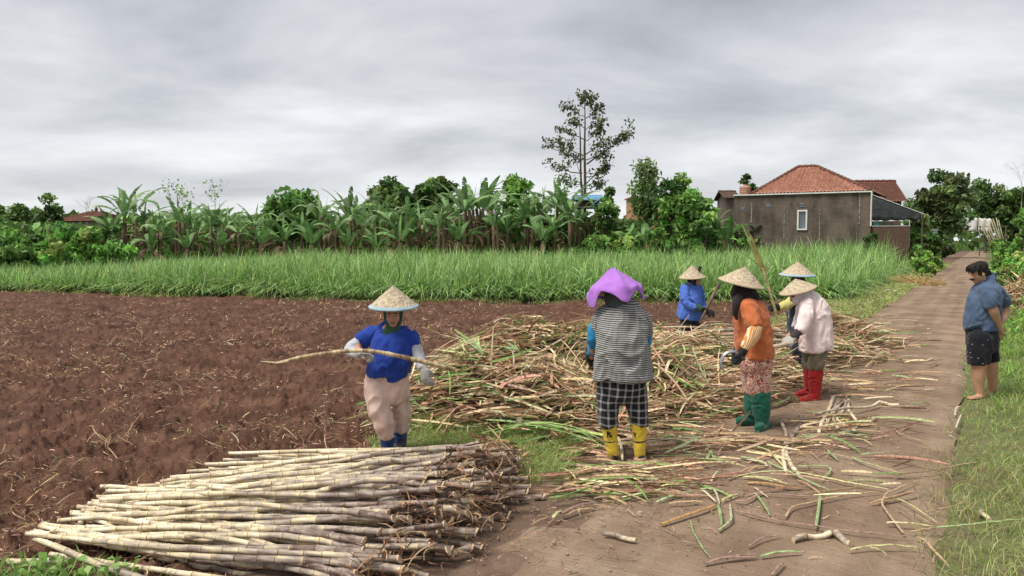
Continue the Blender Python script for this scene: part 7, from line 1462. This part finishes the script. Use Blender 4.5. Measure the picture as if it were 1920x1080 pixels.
# sickle
M['steel'] = noise_mat('worn_steel', [(.3, (.34, .36, .38)), (.7, (.58, .60, .62))], 20, 4, .35, .1); M['steel'].node_tree.nodes
for n_ in M['steel'].node_tree.nodes:
    if n_.type == 'BSDF_PRINCIPLED': n_.inputs['Metallic'].default_value = .7
fD = Fig.__new__(Fig); fD.Y = 7.4; fD.k = fD.Y/F
sk_p = [(1381, 659), (1368, 660), (1358, 666), (1352.5, 677), (1352.5, 688), (1359, 698)]; D = cat_rom([fD.J(u, v, -.30) for u, v in sk_p], 5); W = np.interp(np.linspace(0, 1, len(D)), [0, .4, .8, 1], [.010, .017, .014, .002])
o0 = Vector(D[0]); T = np.gradient(D, axis=0); T /= np.linalg.norm(T, axis=1, keepdims=True); Nn = np.cross(T, np.array([0, 1., 0])); V = []; Fc = []
for i in range(len(D)):
    for (a_, b_) in ((-1, 0), (.6, -.003), (1, 0), (.6, .003)): V.append(Vector(D[i]+Nn[i]*W[i]*a_)+Vector((0, b_, 0))-o0)
for i in range(len(D)-1):
    for j in range(4): k = (j+1) % 4; Fc.append((i*4+j, i*4+k, (i+1)*4+k, (i+1)*4+j))
si = empty('sickle', o0, 'curved steel sickle in the black glove of the woman in orange', 'sickle'); link('blade', pymesh('blade', V, Fc, True), M['steel'], si)
MB().tube([Vector(fD.J(1378, 659, -.30))-o0, Vector(fD.J(1388, 668, -.30))-o0, Vector(fD.J(1396, 674, -.29))-o0], [.010, .015, .014], 10).build('handle', M['bark'], si, smooth=True)
# tall cane carried by the half hidden woman
fE = Fig.__new__(Fig); fE.Y = 10.5
tc_ = held('sugarcane_stalk', [fE.J(1456, 592, -.27), fE.J(1452, 575, -.27), fE.J(1440, 535, -.25), fE.J(1430, 502, -.22)], [.018, .018, .017, .014], noise_mat('green_cane', [(.35, (.20, .16, .07)), (.6, (.42, .36, .18))], 6, 6, .6, .3), 'tall leafy sugarcane held upright by the half hidden woman with yellow sleeves', 'sugarcane')
o0 = tc_.location
for (pts, w, c_) in (([(1430, 502), (1418, 478), (1405, 448), (1391, 420)], .040, (.36, .36, .12)), ([(1431, 505), (1424, 480), (1416, 460), (1408, 440)], .035, (.45, .30, .10)), ([(1432, 510), (1422, 496), (1405, 482), (1388, 471)], .014, (.14, .18, .06)), ([(1431, 500), (1424, 475), (1412, 455), (1402, 430)], .022, (.30, .40, .12)), ([(1438, 525), (1436, 505), (1426, 485)], .025, (.42, .22, .09))):
    pa = np.array([fE.J(u, v, -.22) for u, v in pts]); t = np.linspace(0, 1, 10); base = np.stack([np.interp(t, np.linspace(0, 1, len(pts)), pa[:, i]) for i in range(3)], 1)[None]-np.array(o0)
    V, Q, cc = ribbons(base, np.array([[[.8, .5, .2]]]), w*np.clip(1.25-t, .1, 1)[None]*.8, np.array([c_]), fold=.5); link('leaf', npmesh('cane_leaf_top', V, Q, cc), M['blade'], tc_)
# dark stalk of the small woman
fC = Fig.__new__(Fig); fC.Y = 12.2
held('sugarcane_stalk', [fC.J(1312, 606, -.30), fC.J(1322, 585, -.31), fC.J(1336, 556, -.28), fC.J(1350, 530, -.25)], [.014, .020, .026, .024], noise_mat('dark_cane', [(.35, (.06, .04, .03)), (.6, (.20, .14, .10))], 6, 6, .6, .3), 'dark slanting sugarcane held by the small woman in mid blue', 'sugarcane')
fF = Fig.__new__(Fig); fF.Y = 8.75
held('sugarcane_stalk', [fF.J(1484, 640, -.30), fF.J(1462, 648, -.32), fF.J(1440, 652, -.34)], [.022, .024, .023], noise_mat('pale_cane', [(.35, (.36, .27, .20)), (.6, (.56, .46, .34))], 6, 6, .6, .3), 'pale sugarcane being lifted by the woman in the pink coat', 'sugarcane')
fB = Fig.__new__(Fig); fB.Y = 6.35
held('sugarcane_stalk', [fB.J(1098, 640, .30), fB.J(1103, 665, .27), fB.J(1112, 690, .26)], [.012, .016, .016], noise_mat('brown_cane', [(.35, (.12, .07, .05)), (.6, (.26, .17, .12))], 6, 6, .6, .3), 'short brown cane in the black glove of the woman in stripes', 'sugarcane')
# motorbike seen end on behind the man
mbp = at(1856, 450, 19.0); mo = empty('motorbike', (mbp.x, 19.0, 0), 'dark motorbike parked on the grass behind the man, only its handlebar showing', 'motorbike', None, -.50)
M['rubber'] = noise_mat('rubber', [(.3, (.012, .012, .012)), (.7, (.03, .03, .03))], 20, 4, .8, .3); M['plastic'] = noise_mat('navy_plastic', [(.3, (.02, .03, .06)), (.7, (.035, .05, .10))], 3, 3, .35, .05); M['chrome'] = M['steel']
for y_ in (-.6, .62):
    w_ = MB().lathe([(.20, -.04), (.26, -.045), (.29, -.02), (.29, .02), (.26, .045), (.20, .04), (.20, -.04)], (0, y_, .29), 24, Matrix.Rotation(math.pi/2, 3, 'Y')).build('wheel', M['rubber'], mo, smooth=True)
    rm = MB().lathe([(.02, -.03), (.2, -.02), (.2, .02), (.02, .03)], (0, y_, .29), 20, Matrix.Rotation(math.pi/2, 3, 'Y')); rm.build('rim', M['chrome'], w_)
V, Fc = loft([(0, -.42, .75), (0, -.30, .55), (0, .1, .42), (0, .45, .52), (0, .85, .68)], [(.10, .12), (.14, .10), (.12, .12), (.12, .12), (.05, .05)]); MB().add(V, Fc).build('body_shell', M['plastic'], mo, smooth=True)
V, Fc = loft([(0, -.05, .70), (0, .35, .76), (0, .80, .80)], [(.11, .045), (.13, .05), (.09, .035)]); MB().add(V, Fc).build('seat', M['rubber'], mo, smooth=True)
MB().tube([(0, -.60, .29), (0, -.50, .62), (0, -.42, .96)], [.035, .035, .03], 8).build('fork', M['chrome'], mo); V, Fc = loft([(0, -.50, .84), (0, -.46, .96), (0, -.40, 1.02)], [(.13, .07), (.15, .08), (.10, .05)]); MB().add(V, Fc).build('front_cowl', M['plastic'], mo, smooth=True)
MB().tube([(-.29, -.30, 1.00), (-.14, -.40, 1.02), (0, -.42, 1.0), (.14, -.40, 1.02), (.29, -.30, 1.00)], [.018, .013, .013, .013, .018], 8).build('handlebar', M['rubber'], mo, smooth=True)
for sx_ in (-1, 1): m_ = MB().tube([(sx_*.22, -.34, 1.0), (sx_*.25, -.34, 1.05)], .007, 6); V, Fc = ell((sx_*.28, -.34, 1.06), (.055, .018, .028)); m_.add(V, Fc); m_.build('mirror', M['rubber'], mo, smooth=True)
V, Fc = ell((0, -.53, .93), (.06, .03, .05)); MB().add(V, Fc).build('headlight', M['pane'], mo, smooth=True)
